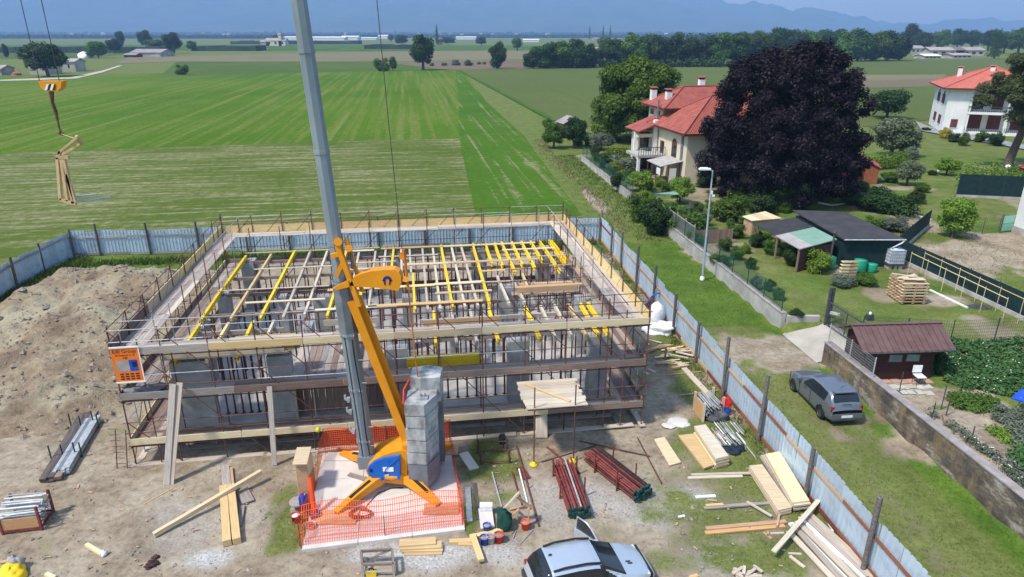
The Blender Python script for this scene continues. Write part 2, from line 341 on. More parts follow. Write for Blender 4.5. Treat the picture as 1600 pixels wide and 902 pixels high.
GH = ground_h(GX, GY) + np.where(inner & (GX < xfence(GY) + .2), 0.035 * fbm(GX, GY, 4, 0.5), 0) + np.where(inner & (GX > xfence(GY) + .2), 0.05 * fbm(GX, GY, 4, 0.5, 5), 0)
for (px_, py_, r, d) in ((980, 650, 2.0, -.12),):
    c = P(px_, py_); GH += d * np.exp(-((GX - c.x) ** 2 + (GY - c.y) ** 2) / r ** 2)
site = (GX < xfence(GY)) & (GX > -33.6) & (GY < 53.5) & (GY > 8)
lane = (GX >= xfence(GY)) & (GX < xwall(GY)) & (GY < 58)
verge = (GX < xwall(GY)) & (GY >= 53.5) & (GX > 2)
garden = (GX >= xwall(GY)) & (GY < 98)
Rm = np.full(GX.shape, 0.9); Gm = np.zeros(GX.shape); Bm = np.full(GX.shape, 0.45); Am = np.full(GX.shape, 0.35)
Rm[site] = 0.06; Bm[site] = 0.5; Am[site] = .3
Rm[lane] = 0.80; Bm[lane] = 0.5; Am[lane] = 0.34
dw = xwall(GY) - GX
lush = lane & (dw < 1.4); Am = np.where(lush, 0.2 + 0.75 * (1 - sstep(.5, 1.5, dw)), Am); Bm = np.where(lush, .1 + .5 * sstep(.3, 1.5, dw), Bm)
nl = lane & (GY > 36.5) & (dw < 4.2); Am = np.where(nl, .85, Am); Bm = np.where(nl, .12, Bm); Rm = np.where(nl, .97, Rm)
Rm[verge] = 0.88; Bm[verge] = 0.5; Am[verge] = .5
gn_ = fbm(GX, GY, 4, .22, 6); Rm[garden] = (0.98 - .55 * sstep(.25, .8, gn_))[garden]; Bm[garden] = (.3 + .3 * fbm(GX, GY, 3, .12, 2))[garden]; Am[garden] = (.5 + .3 * fbm(GX, GY, 3, .3, 9))[garden]
def blob(arr, px_, py_, rx, ry, val, z=0.0, rot=0.0, lo=.25, hi=1.45):
    c = P(px_, py_, z); dx = GX - c.x; dy = GY - c.y
    d = np.sqrt(((dx * math.cos(rot) + dy * math.sin(rot)) / rx) ** 2 + ((-dx * math.sin(rot) + dy * math.cos(rot)) / ry) ** 2)
    w = 1 - sstep(lo, hi, d + 0.42 * fbm(GX, GY, 5, .8)); arr[:] = arr * (1 - w) + val * w
# grass on the building site
for b in ((450, 830, .9, 1.9, .75), (445, 770, .6, .9, .6), (770, 720, 1.6, 2.0, .8), (790, 775, 1.6, 1.2, .62), (735, 800, .5, 1.6, .75), (1110, 820, 2.6, 2.2, .62), (1160, 760, 2.6, 3.0, .66),
          (1200, 860, 2.6, 1.5, .72), (1110, 700, 2.2, 2.4, .66), (1075, 600, 1.3, 4.0, .66), (1120, 645, 1.1, 3.0, .8), (1050, 545, 1.2, 3.0, .75), (1000, 560, 1.2, 3.0, .55), (1170, 700, 1.4, 2.6, .85), (1270, 800, 1.2, 3.5, .85), (1040, 880, 1.3, .9, .55),
          (985, 430, 1.0, 7.0, .8), (330, 600, 0, 0, 0), (215, 665, 1.4, 1.6, .45), (60, 850, 1.2, 1.0, .4), (320, 765, .7, .5, .5), (395, 745, 1.0, .6, .45), (445, 890, 1.0, .6, .35), (950, 830, 1.0, 1.0, .5)):
    if b[2]: blob(Rm, *b[:4], b[4])
back = site & (GX > -33) & (LOC((0, 0, 0))[1] * 0 + (-(GX - OX) * math.sin(A) + (GY - OY) * math.cos(A)) > 24.5); Rm = np.where(back, .9, Rm); Am = np.where(back, .8, Am)
lf = site & (GX < -31.2); Rm = np.where(lf, .85, Rm)
for b in ((650, 868, 2.4, .7, .95), (760, 865, 1.2, .6, .8), (1090, 780, .8, 1.0, .7), (1150, 870, 1.6, 1.0, .6), (1020, 800, 1.4, 1.2, .5), (860, 780, 1.5, 2.0, .5), (300, 820, 2.5, 1.6, .35), (330, 872, .75, .5, 1.0), (1060, 660, .5, .6, .9), (930, 780, 1.5, 1.5, .55)):
    blob(Gm, *b)
wear = np.exp(-((GX - (xfence(GY) + xwall(GY)) / 2 + 0.3) / 1.2) ** 2) * lane; Rm -= .14 * wear; Bm += .25 * wear
blob(Rm, 1195, 548, 2.2, 2.2, .05); blob(Rm, 1235, 560, 2.0, 1.2, .12); blob(Bm, 1180, 470, 1.0, 3.0, .2)
blob(Bm, 1040, 480, 1.0, 5, .8); blob(Bm, 960, 330, 1.2, 6, .85); blob(Rm, 930, 315, .8, 9, .25, 0, .06); blob(Rm, 985, 300, .7, 2.5, .3)
# garden beds, sand yard, paths
for b in ((1500, 665, 3.6, 2.2, .04), (1420, 630, 1.6, 1.6, .05), (1570, 720, 2.6, 1.2, .05), (1480, 620, 3.0, 1.0, .05), (1400, 600, 1.5, .9, .05)): blob(Rm, *b, GZ)
for b in ((1520, 400, 6.5, 4.2, .10), (1575, 380, 5, 4, .05), (1480, 395, 3, 4, .15), (1490, 430, 3, 2.5, .3), (1130, 385, 3.2, 1.6, .25), (1105, 315, 2.4, 2.6, .4), (1180, 350, 2, 2, .3), (1440, 350, 2, 4, .3)): blob(Rm, *b, GZ)
blob(Bm, 1540, 520, 6, 2.0, .7, GZ); blob(Am, 1540, 520, 6, 2, .2, GZ); blob(Bm, 1490, 270, 14, 5, .5, GZ); blob(Rm, 1480, 470, 2.0, 1.2, .25, GZ)
vv = np.stack([GX, GY, GH], -1).reshape(-1, 3); ny_, nx_ = GX.shape
ii = np.arange(ny_ * nx_).reshape(ny_, nx_)
ff = np.stack([ii[:-1, :-1], ii[:-1, 1:], ii[1:, 1:], ii[1:, :-1]], -1).reshape(-1, 4)
def np_mesh(name, v, f, smooth=True):
    me = bpy.data.meshes.new(name); v = np.asarray(v, np.float32); f = np.asarray(f, np.int32); k = f.shape[1]
    me.vertices.add(len(v)); me.vertices.foreach_set('co', v.ravel())
    me.loops.add(f.size); me.loops.foreach_set('vertex_index', f.ravel())
    me.polygons.add(len(f)); me.polygons.foreach_set('loop_start', np.arange(0, f.size, k, dtype=np.int32))
    me.polygons.foreach_set('use_smooth', np.full(len(f), smooth)); me.update(calc_edges=True)
    return me
def set_attr(me, name, arr, dom='POINT', typ='FLOAT'):
    a = me.attributes.new(name, typ, dom)
    a.data.foreach_set('value' if typ == 'FLOAT' else 'color', np.asarray(arr, np.float32).ravel())
gme = np_mesh('ground', vv, ff)
set_attr(gme, 'mask', np.stack([np.clip(q, 0, 1).ravel() for q in (Rm, Gm, Bm, Am)], -1), 'POINT', 'FLOAT_COLOR')
m, nt, b = nodes('ground_mat')
at = nd(nt, 'ShaderNodeAttribute', attribute_name='mask'); sp = nt.nodes.new('ShaderNodeSeparateColor'); nt.links.new(at.outputs['Color'], sp.inputs[0])
nA = noisef(nt, 0.45, detail=8, rough=.65); nB = noisef(nt, 3.5, detail=6, rough=.7); nC = noisef(nt, 0.9, detail=5); nD = noisef(nt, 12, detail=3)
dirt = ramp(nt, [(0.30, (0.18, 0.135, 0.09)), (0.50, (0.30, 0.24, 0.17)), (0.68, (0.385, 0.33, 0.245))], nA.outputs[0]).outputs[0]
spk = ramp(nt, [(0.28, (0.58, 0.56, 0.54)), (0.5, (1, 1, 1)), (0.72, (1.32, 1.3, 1.28))], nB.outputs[0]).outputs[0]
dirt = mixc(nt, 1.0, dirt, spk, 'MULTIPLY')
grv = ramp(nt, [(0.32, (0.26, 0.245, 0.22)), (0.5, (0.42, 0.40, 0.37)), (0.70, (0.60, 0.58, 0.55))], nD.outputs[0]).outputs[0]
gfac = mth(nt, 'MULTIPLY', sp.outputs[1], mth(nt, 'MULTIPLY_ADD', nC.outputs[0], 1.2, True))
dirt = mixc(nt, gfac, dirt, grv)
nE = noisef(nt, 0.16, detail=5); nF = noisef(nt, 6.0, detail=5, rough=.75)
dry = ramp(nt, [(0.3, (0.135, 0.125, 0.040)), (0.7, (0.26, 0.225, 0.105))], nC.outputs[0]).outputs[0]
lus = ramp(nt, [(0.3, (0.050, 0.105, 0.012)), (0.7, (0.110, 0.185, 0.024))], nA.outputs[0]).outputs[0]
mid_ = ramp(nt, [(0.3, (0.080, 0.100, 0.020)), (0.7, (0.135, 0.155, 0.040))], nA.outputs[0]).outputs[0]
g1 = mixc(nt, sp.outputs[2] if False else mth(nt, 'ADD', sp.outputs[2], mth(nt, 'MULTIPLY_ADD', nE.outputs[0], 0.9), True), mid_, dry)
mn = g1.node.inputs[0].links[0].from_node; mn.inputs[1].links[0].from_node.inputs[2].default_value = -0.45
alp = nd(nt, 'ShaderNodeAttribute', attribute_name='mask')
g2 = mixc(nt, alp.outputs['Alpha'], g1, lus)
gsp = ramp(nt, [(0.25, (0.55, 0.6, 0.5)), (0.5, (1, 1, 1)), (0.75, (1.35, 1.3, 1.25))], nF.outputs[0]).outputs[0]
g3 = mixc(nt, 1.0, g2, gsp, 'MULTIPLY')
rr = mth(nt, 'ADD', sp.outputs[0], mth(nt, 'MULTIPLY_ADD', nB.outputs[0], 0.55)); rr.node.inputs[1].links[0].from_node.inputs[2].default_value = -0.275
rr = mth(nt, 'ADD', rr, mth(nt, 'MULTIPLY_ADD', nC.outputs[0], 0.7)); rr.node.inputs[1].links[0].from_node.inputs[2].default_value = -0.35
gf = ramp(nt, [(0.38, (0, 0, 0)), (0.66, (1, 1, 1))], rr).outputs[0]
nt.links.new(mixc(nt, gf, dirt, g3), b.inputs['Base Color']); b.inputs['Roughness'].default_value = 0.95; b.inputs['Specular IOR Level'].default_value = 0.1
bp = nd(nt, 'ShaderNodeBump'); bp.inputs['Distance'].default_value = 0.05; bp.inputs['Strength'].default_value = 0.8
nt.links.new(mth(nt, 'ADD', nB.outputs[0], mth(nt, 'MULTIPLY', nF.outputs[0], 0.8)), bp.inputs['Height']); nt.links.new(bp.outputs[0], b.inputs['Normal'])
gme.materials.append(m)
ground = bpy.data.objects.new('ground', gme); place(ground); tag(ground, 'bare earth and grass ground of the site, lane and gardens', 'ground', kind='structure')
# ---------------------------------------------------------------- fields
def fieldmat(name, base1, base2, line1, line2, su, sv, tram=None, amount=(0.55, 0.7), patch=0.03, tint2=None):
    m, nt, b = nodes(name)
    n1 = noisef(nt, 1.0, (su, sv, 1), 4, .6, dist=0.0); n2 = noisef(nt, patch, (1, 1, 1), 5, .6); n3 = noisef(nt, 1.1, (1, 1, 1), 6, .75)
    c = ramp(nt, [(0.3, base1), (0.7, base2)], n2.outputs[0]).outputs[0]
    l = ramp(nt, [(0.35, line1), (0.65, line2)], n3.outputs[0]).outputs[0]
    f = mth(nt, 'ADD', n1.outputs[0], mth(nt, 'MULTIPLY_ADD', n2.outputs[0], 0.5)); f.node.inputs[1].links[0].from_node.inputs[2].default_value = -0.25
    f = mth(nt, 'ADD', f, mth(nt, 'MULTIPLY_ADD', n3.outputs[0], 0.30)); f.node.inputs[1].links[0].from_node.inputs[2].default_value = -0.15
    c = mixc(nt, ramp(nt, [(amount[0], (0, 0, 0)), (amount[1], (1, 1, 1))], f).outputs[0], c, l)
    if tram:
        per, ax, tc_ = tram
        tc = nt.nodes.new('ShaderNodeTexCoord'); sx = nt.nodes.new('ShaderNodeSeparateXYZ'); nt.links.new(tc.outputs['Object'], sx.inputs[0])
        w = mth(nt, 'PINGPONG', mth(nt, 'ADD', sx.outputs[ax], mth(nt, 'MULTIPLY', n2.outputs[0], 3.0)), per)
        rr = ramp(nt, [(0.0, (1, 1, 1)), (min(1, 0.55 / per), (0, 0, 0))], mth(nt, 'DIVIDE', w, per)).outputs[0]
        n4 = noisef(nt, 0.05, (1, .3, 1), 3)
        c = mixc(nt, mth(nt, 'MULTIPLY', rr, ramp(nt, [(0.42, (0, 0, 0)), (0.62, (1, 1, 1))], n4.outputs[0]).outputs[0]), c, tc_)
    s_ = ramp(nt, [(0.3, (0.80, 0.82, 0.78)), (0.7, (1.18, 1.16, 1.15))], n3.outputs[0]).outputs[0]
    nt.links.new(mixc(nt, 1.0, c, s_, 'MULTIPLY'), b.inputs['Base Color']); b.inputs['Roughness'].default_value = 1.0; b.inputs['Specular IOR Level'].default_value = 0.05
    bp = nd(nt, 'ShaderNodeBump'); bp.inputs['Distance'].default_value = 0.12; nt.links.new(n3.outputs[0], bp.inputs['Height']); nt.links.new(bp.outputs[0], b.inputs['Normal'])
    return m
fieldmat('mown_mat', (0.068, 0.105, 0.014), (0.115, 0.140, 0.032), (0.16, 0.155, 0.070), (0.26, 0.24, 0.135), 0.07, 1.1, None, (0.46, 0.66), 0.05)
fieldmat('green_mat', (0.052, 0.112, 0.008), (0.088, 0.155, 0.010), (0.100, 0.145, 0.018), (0.150, 0.170, 0.040), 0.55, 0.008, (5.5, 0, (0.17, 0.18, 0.065)), (0.47, 0.62), 0.012)
fieldmat('strip_mat', (0.048, 0.112, 0.010), (0.072, 0.14, 0.012), (0.15, 0.16, 0.06), (0.24, 0.225, 0.12), 0.85, 0.012, None, (0.56, 0.68), 0.05)
fieldmat('olive_mat', (0.082, 0.108, 0.030), (0.108, 0.130, 0.040), (0.12, 0.13, 0.05), (0.13, 0.14, 0.055), 0.2, 0.01, (14, 0, (0.045, 0.085, 0.02)), (0.6, 0.8), 0.01)
fieldmat('meadow_mat', (0.06, 0.10, 0.018), (0.085, 0.125, 0.03), (0.11, 0.12, 0.045), (0.13, 0.13, 0.06), 0.1, 0.02, None, (0.55, 0.8), 0.01)
fieldmat('straw_mat', (0.16, 0.14, 0.075), (0.21, 0.175, 0.105), (0.10, 0.11, 0.045), (0.12, 0.125, 0.06), 0.02, 0.02, None, (0.55, 0.8), 0.02)
fieldmat('brown_mat', (0.14, 0.105, 0.07), (0.18, 0.14, 0.095), (0.11, 0.11, 0.05), (0.12, 0.12, 0.06), 0.02, 0.02, None, (0.6, 0.8), 0.02)
fieldmat('dark_green_mat', (0.045, 0.095, 0.014), (0.075, 0.13, 0.022), (0.09, 0.14, 0.03), (0.09, 0.14, 0.03), 0.05, 0.05, None, (0.5, 0.8), 0.05)
FZ = [0.02]
def sheet(name, pts, mname, label, z=None, frame=True):
    FZ[0] += 0.012; z = z if z is not None else FZ[0]
    b = MB(); b.add([(q[0], q[1], z) for q in pts], [tuple(range(len(pts)))])
    nrm = (b.v[1] - b.v[0]).cross(b.v[2] - b.v[0])
    if nrm.z < 0: b.f = [f[::-1] for f in b.f]
    o = b.build(name, MAT[mname], None, FM.copy() if frame else None); return tag(o, label, 'field', kind='structure')
def uvp(u, v): return W(u, v)
ur = lambda v: 27.3 + (v - 37) * 0.055
sheet('mown_field', [uvp(-150, 29.5), uvp(-16, 29.9), uvp(26.6, 28.6), uvp(ur(40) - .4, 40), uvp(ur(88), 88), uvp(-5, 87), uvp(-60, 81), uvp(-150, 74)], 'mown_mat', 'mown strip of field with straw rows behind the site fence')
sheet('green_field', [uvp(-60, 80.8), uvp(-5, 86.8), uvp(ur(88), 87.8), uvp(ur(150) - 3, 150), uvp(ur(309) - 6, 305), uvp(-70, 306), uvp(-152, 283), uvp(-330, 280), uvp(-330, 60), uvp(-150, 73.8)], 'green_mat', 'bright green striped field behind the building site')
sheet('field_track', [uvp(ur(40) - 10.5, 36), uvp(ur(40) - .6, 36), uvp(ur(88) - .2, 88), uvp(ur(150) - 3.2, 150), uvp(ur(290) - 7, 290), uvp(ur(290) - 9, 290), uvp(ur(150) - 10, 150), uvp(ur(88) - 11, 88)], 'strip_mat', 'green strip with straw wheel tracks beside the grass verge')
def fpx(name, pts, mname, label): return sheet(name, [P(*q) for q in pts], mname, label)
fpx('crop_field', [(722, 111), (870, 190), (905, 197), (1000, 203), (1200, 215), (1460, 187), (1600, 176), (1900, 150), (1900, 91), (1400, 92), (1090, 103), (1000, 105), (830, 107)], 'olive_mat', 'dull green crop field beyond the villas')
fpx('meadow', [(250, 120), (275, 97), (600, 97), (690, 104), (690, 110.5), (560, 112)], 'meadow_mat', 'mid green meadow strip beyond the bright field')
fpx('stubble_field', [(200, 90), (620, 80.5), (870, 78), (1000, 80), (1000, 84), (860, 92), (690, 95), (600, 96.6), (275, 96.6), (180, 100)], 'straw_mat', 'pale straw field before the far orchards')
fpx('fallow_field', [(600, 97.5), (690, 96), (870, 94), (930, 103), (930, 106), (700, 110)], 'brown_mat', 'brown fallow strip with low bushes')
fpx('pale_field', [(0, 92), (120, 92), (210, 84), (210, 78.5), (0, 80)], 'meadow_mat', 'pale green field beside the old farmhouse')
fpx('barley_field', [(1330, 117), (1470, 118), (1500, 122), (1450, 136), (1330, 139)], 'brown_mat', 'tan ploughed strip between green fields left of the white villa')
fpx('ripe_field', [(1330, 118), (1480, 117), (1470, 123), (1330, 128)], 'straw_mat', 'thin pale yellow strip of ripe grass')
fpx('far_fields', [(-400, 78), (-400, 71), (500, 70.5), (1000, 72), (1000, 78), (600, 80.3), (300, 79)], 'dark_green_mat', 'dark far plain of orchards')
fpx('farm_track', [(0, 125.5), (60, 123), (110, 121.5), (160, 111), (185, 103), (192, 103), (160, 114), (120, 123.5), (60, 126), (0, 127.5)], 'sand', 'pale earth track curving past the old farmhouse')
fpx('garden_road', [(1430, 190), (1450, 199), (1600, 228), (1800, 262), (1800, 268), (1600, 235), (1440, 206)], 'asphalt', 'narrow grey drive behind the white villa gardens')
fpx('field_ditch', [(716, 111), (720, 111), (862, 184), (868, 190), (860, 190), (850, 184)], 'dark_green_mat', 'dark weedy ditch line between the two green fields')
# ---------------------------------------------------------------- mountains
mx_ = np.linspace(-10500, 12000, 260); my_ = np.linspace(5200, 11400, 80); MX, MY = np.meshgrid(mx_, my_)
prof = np.interp(MX / (MY / 9000), [-9000, -3000, 500, 1600, 2300, 3000, 3600, 4300, 5200, 9000], [760, 720, 640, 560, 400, 290, 240, 120, 90, 150])
rise = sstep(5300, 9300, MY) ** 1.3
MZ = rise * prof * (0.86 + 0.22 * fbm(MX, MY, 5, 1 / 1500.0, 2)) + rise * 90 * fbm(MX, MY, 5, 1 / 420.0, 4) + 25 * sstep(5200, 6400, MY) * fbm(MX, MY, 4, 1 / 300.0) - 3
MZ = np.minimum(MZ, 900)
ii = np.arange(MX.size).reshape(MX.shape); ff = np.stack([ii[:-1, :-1], ii[:-1, 1:], ii[1:, 1:], ii[1:, :-1]], -1).reshape(-1, 4)
mat('mountain_mat', (0.035, 0.060, 0.028), (0.085, 0.11, 0.055), 0.004, 1.0, detail=10, rnd=0)
mme = np_mesh('mountains', np.stack([MX, MY, MZ], -1).reshape(-1, 3), ff); mme.materials.append(MAT['mountain_mat'])
mo = bpy.data.objects.new('mountains', mme); place(mo); tag(mo, 'hazy blue wooded mountains along the horizon', 'mountains', kind='structure')
# ---------------------------------------------------------------- haze
hz = MB(); hz.bb(-13000, 13000, -2600, 12200, -3.0, 960)
m = bpy.data.materials.new('haze_mat'); m.use_nodes = True; nt = m.node_tree; nt.nodes.clear()
pv = nt.nodes.new('ShaderNodeVolumePrincipled'); ou = nt.nodes.new('ShaderNodeOutputMaterial')
pv.inputs['Color'].default_value = (0.36, 0.60, 1.0, 1); pv.inputs['Density'].default_value = 2.1e-4; pv.inputs['Anisotropy'].default_value = 0.0
nt.links.new(pv.outputs[0], ou.inputs['Volume'])
ho = hz.build('haze', m, None, Matrix.Identity(4)); tag(ho, 'thin blue summer haze over the plain', 'haze', kind='stuff')
# ---------------------------------------------------------------- soil heap
hx = np.arange(-33, -13.5, 0.2); hy = np.arange(22, 50, 0.2); HX, HY = np.meshgrid(hx, hy)
hh = np.zeros_like(HX)
for (px_, py_, rx, ry, h) in ((60, 445, 4.2, 5.5, 1.2), (165, 432, 4.0, 3.6, 1.5), (235, 432, 3.4, 4.0, 1.1), (120, 490, 5.0, 4.6, 1.35), (60, 540, 4.2, 4.2, 1.1), (160, 545, 2.6, 4.0, .8), (40, 610, 3.2, 3.0, .8), (130, 610, 2.4, 2.6, .65)):
    c = P(px_, py_, h * .6); hh = np.maximum(hh, h * np.exp(-(((HX - c.x) / rx) ** 2 + ((HY - c.y) / ry) ** 2) * 1.1)) * 0.75 + 0.25 * np.minimum(1.9, hh + h * np.exp(-(((HX - c.x) / rx) ** 2 + ((HY - c.y) / ry) ** 2) * 1.4))
xl = -16.2 - (HY - 23) * 0.13
hh *= (1 - sstep(-1.6, .2, HX - xl)) * sstep(-33.0, -30.5, HX) * (1 - sstep(44.5, 48.0, HY))
hh = hh * .86; hh += (0.24 * fbm(HX, HY, 4, .55, 3) + 0.13 * fbm(HX, HY, 4, 1.6, 8) - .10 * np.abs(fbm(HX * .4 + HY * .3, HX * -.9 + HY, 3, 1.1, 2))) * sstep(.02, .4, hh); hh *= sstep(22.3, 25.5, HY + .25 * (HX + 20))
HZ = hh - 0.13
ii = np.arange(HX.size).reshape(HX.shape); ff = np.stack([ii[:-1, :-1], ii[:-1, 1:], ii[1:, 1:], ii[1:, :-1]], -1).reshape(-1, 4)
keep = (HZ.ravel()[ff].max(1) > -0.12); ff = ff[keep]
m, nt, b = nodes('heap_mat')
n1 = noisef(nt, 0.35, detail=8, rough=.65); n2 = noisef(nt, 4.5, detail=6, rough=.7); n3 = noisef(nt, 0.18, detail=4)
c = ramp(nt, [(0.30, (0.125, 0.084, 0.050)), (0.48, (0.24, 0.17, 0.105)), (0.62, (0.33, 0.26, 0.165)), (0.75, (0.28, 0.245, 0.185))], n1.outputs[0]).outputs[0]
c = mixc(nt, ramp(nt, [(0.48, (0, 0, 0)), (0.62, (1, 1, 1))], n3.outputs[0]).outputs[0], c, (0.35, 0.305, 0.20))
c = mixc(nt, 1.0, c, ramp(nt, [(0.28, (0.62, 0.6, 0.58)), (0.5, (1, 1, 1)), (0.74, (1.25, 1.22, 1.2))], n2.outputs[0]).outputs[0], 'MULTIPLY')
nt.links.new(c, b.inputs['Base Color']); b.inputs['Roughness'].default_value = 1
bp = nd(nt, 'ShaderNodeBump'); bp.inputs['Distance'].default_value = 0.12; nt.links.new(n2.outputs[0], bp.inputs['Height']); nt.links.new(bp.outputs[0], b.inputs['Normal'])
sme = np_mesh('soil_heap', np.stack([HX, HY, HZ], -1).reshape(-1, 3), ff); sme.materials.append(m)
so = bpy.data.objects.new('soil_heap', sme); place(so); tag(so, 'large heap of excavated brown earth beside the scaffold', 'earth heap', kind='structure')
def heap_z(x, y):
    i = int(round((x + 33) / .2)); j = int(round((y - 22) / .2))
    return float(HZ[j, i]) if 0 <= i < HX.shape[1] and 0 <= j < HX.shape[0] else -1
# ---------------------------------------------------------------- stones, grass tufts
def scatter_stones(name, pts, sizes, mname, label):
    base = np.array([(1, 0, 0), (-1, 0, 0), (0, 1, 0), (0, -1, 0), (0, 0, 1), (0, 0, -1)], float)
    fb = np.array([(0, 2, 4), (2, 1, 4), (1, 3, 4), (3, 0, 4), (2, 0, 5), (1, 2, 5), (3, 1, 5), (0, 3, 5)])
    n = len(pts); a = rng.uniform(0, 6.28, n); jit = rng.uniform(.6, 1.3, (n, 6, 1))
    v = base[None] * jit * np.stack([np.ones(n), rng.uniform(.6, 1, n), rng.uniform(.45, .8, n)], -1)[:, None, :]
    x = v[..., 0] * np.cos(a)[:, None] - v[..., 1] * np.sin(a)[:, None]; y = v[..., 0] * np.sin(a)[:, None] + v[..., 1] * np.cos(a)[:, None]
    v = np.stack([x, y, v[..., 2]], -1) * sizes[:, None, None] + pts[:, None, :]
    f = (fb[None] + 6 * np.arange(n)[:, None, None]).reshape(-1, 3)
    me = np_mesh(name, v.reshape(-1, 3), f, False); me.materials.append(MAT[mname])
    o = bpy.data.objects.new(name, me); place(o); return tag(o, label, 'stones', kind='stuff')
pts = []
while len(pts) < 1500:
    x, y = rng.uniform(-31, -15), rng.uniform(23, 46); z = heap_z(x, y)
    if z > -0.05: pts.append((x, y, z + .02))
scatter_stones('heap_stones', np.array(pts), np.exp(rng.normal(-2.6, .55, len(pts))).clip(.03, .32), 'stone', 'loose stones and clods on the earth heap')
pts = []
while len(pts) < 1900:
    x, y = rng.uniform(-19, 10), rng.uniform(15, 25)
    if x < xfence(y) - .3: pts.append((x, y, .02))
scatter_stones('yard_stones', np.array(pts), np.exp(rng.normal(-3.5, .5, len(pts))).clip(.015, .12), 'gravel_stone', 'small stones lying about the building yard')
n_ = 80; wc = MB()
for _ in range(n_):
    x, y = random.uniform(-18, 9.5), random.uniform(15.5, 24); a = random.uniform(0, 3.1); L = random.uniform(.05, .25)
    wc.box((x, y, .03), (L, random.uniform(.02, .07), .02), Matrix.Rotation(a, 3, 'Z'))
tag(wc.build('wood_chips', MAT['tan_wood'], None), 'small splinters and chips of wood littering the yard', 'litter', kind='stuff')
gi = np.interp; masks = Rm
def mask_at(x, y):
    i = np.searchsorted(xs, x).clip(0, len(xs) - 1); j = np.searchsorted(ys, y).clip(0, len(ys) - 1); return Rm[j, i], GH[j, i]
def tufts(name, x, y, z, h, mname, label, blades=4, spread=.12, cat='grass', lean=.5):
    n = len(x); k = n * blades
    bx = np.repeat(x, blades) + rng.normal(0, spread, k); by = np.repeat(y, blades) + rng.normal(0, spread, k); bz = np.repeat(z, blades)
    hh_ = np.repeat(h, blades) * rng.uniform(.5, 1.2, k); a = rng.uniform(0, 6.28, k); w = hh_ * rng.uniform(.10, .2, k)
    lx = rng.normal(0, lean, k) * hh_; ly = rng.normal(0, lean, k) * hh_
    p0 = np.stack([bx - np.cos(a) * w, by - np.sin(a) * w, bz - .02], -1); p1 = np.stack([bx + np.cos(a) * w, by + np.sin(a) * w, bz - .02], -1)
    p2 = np.stack([bx + lx, by + ly, bz + hh_], -1)
    v = np.stack([p0, p1, p2], 1).reshape(-1, 3); f = np.arange(3 * k).reshape(-1, 3)
    me = np_mesh(name, v, f, False); set_attr(me, 'tint', np.repeat(rng.uniform(0, 1, k), 3)); me.materials.append(MAT[mname])
    o = bpy.data.objects.new(name, me); place(o); return tag(o, label, cat, kind='stuff')
X_ = rng.uniform(-30, 17.2, 120000); Y_ = rng.uniform(14, 54, 120000); r_, z_ = mask_at(X_, Y_)
L_ = LOC_u = ((X_ - OX) * math.cos(A) + (Y_ - OY) * math.sin(A)); Lv = (-(X_ - OX) * math.sin(A) + (Y_ - OY) * math.cos(A))
ok = (rng.uniform(0, 1, 120000) < (r_ - .35) * 1.1) & ~((L_ > -.5) & (L_ < 21.5) & (Lv > -.4) & (Lv < 17.5)) & (X_ < xwall(Y_) - .1)
X_, Y_, z_ = X_[ok][:34000], Y_[ok][:34000], z_[ok][:34000]
tufts('grass_tufts', X_, Y_, z_, np.full(len(X_), .075), 'grass_blade', 'short tufts of grass on the lane and yard', 4, .10)
n_ = 1100; Y_ = rng.uniform(54, 96, n_); X_ = xwall(Y_) - np.abs(rng.normal(.2, 1.7, n_)); tufts('verge_weeds', X_, Y_, np.zeros(n_), np.full(n_, .22), 'grass_blade', 'tall weeds along the grass verge and garden wall', 5, .22)
n_ = 420; Y_ = rng.uniform(56, 112, n_); X_ = xwall(Y_) - 2.6 - np.abs(rng.normal(0, .9, n_)); tufts('dry_weeds', X_, Y_, np.zeros(n_), np.full(n_, .26), 'dry_grass', 'dry pinkish grasses between verge and field', 5, .25)
n_ = 1500; uu = rng.uniform(-14, 26, n_); vv_ = 27.7 + rng.normal(0, .35, n_) - .7; pw = [W(a_, b_) for a_, b_ in zip(uu, vv_)]
tufts('fence_weeds', np.array([q.x for q in pw]), np.array([q.y for q in pw]), np.zeros(n_), np.full(n_, .35), 'grass_blade', 'green weeds growing along the foot of the back fence', 5, .15)
n_ = 700; Y_ = rng.uniform(37, 49, n_); X_ = -32.3 + rng.normal(0, .45, n_); tufts('corner_weeds', X_, Y_, np.zeros(n_), np.full(n_, .4), 'grass_blade', 'green weeds between the earth heap and the side fence', 5, .2)
n_ = 620; Y_ = rng.uniform(15, 53, n_); X_ = xfence(Y_) - .25 - np.abs(rng.normal(0, .3, n_)); tufts('hoarding_weeds', X_, Y_, np.zeros(n_), np.full(n_, .16), 'grass_blade', 'weeds along the inner foot of the metal hoarding', 5, .12)
# ================================================================ hoarding of corrugated metal
def corr_panel(L, h):
    key = ('corr', round(L, 2), h)
    if key in CACHE: return CACHE[key]
    prof = []; n = max(2, round(L / 0.25)); st = L / n
    for i in range(n):
        x = -L / 2 + i * st; prof += [(x, 0), (x + st * .62, 0), (x + st * .72, .035), (x + st * .90, .035)]
    prof.append((L / 2, 0)); b = MB(); m_ = len(prof)
    for off, flip in ((0, False), (-.006, True)):
        vs = [(x, y + off, z) for z in (0.04, h) for x, y in prof]
        b.add(vs, [(i, i + 1, m_ + i + 1, m_ + i) if not flip else (i + 1, i, m_ + i, m_ + i + 1) for i in range(m_ - 1)])
    vs = [(x, y + o_, h) for o_ in (0, -.006) for x, y in prof]; b.add(vs, [(i, i + 1, m_ + i + 1, m_ + i) for i in range(m_ - 1)])
    me = b.mesh(); me.materials.append(MAT['sheet_metal']); CACHE[key] = me
    return me
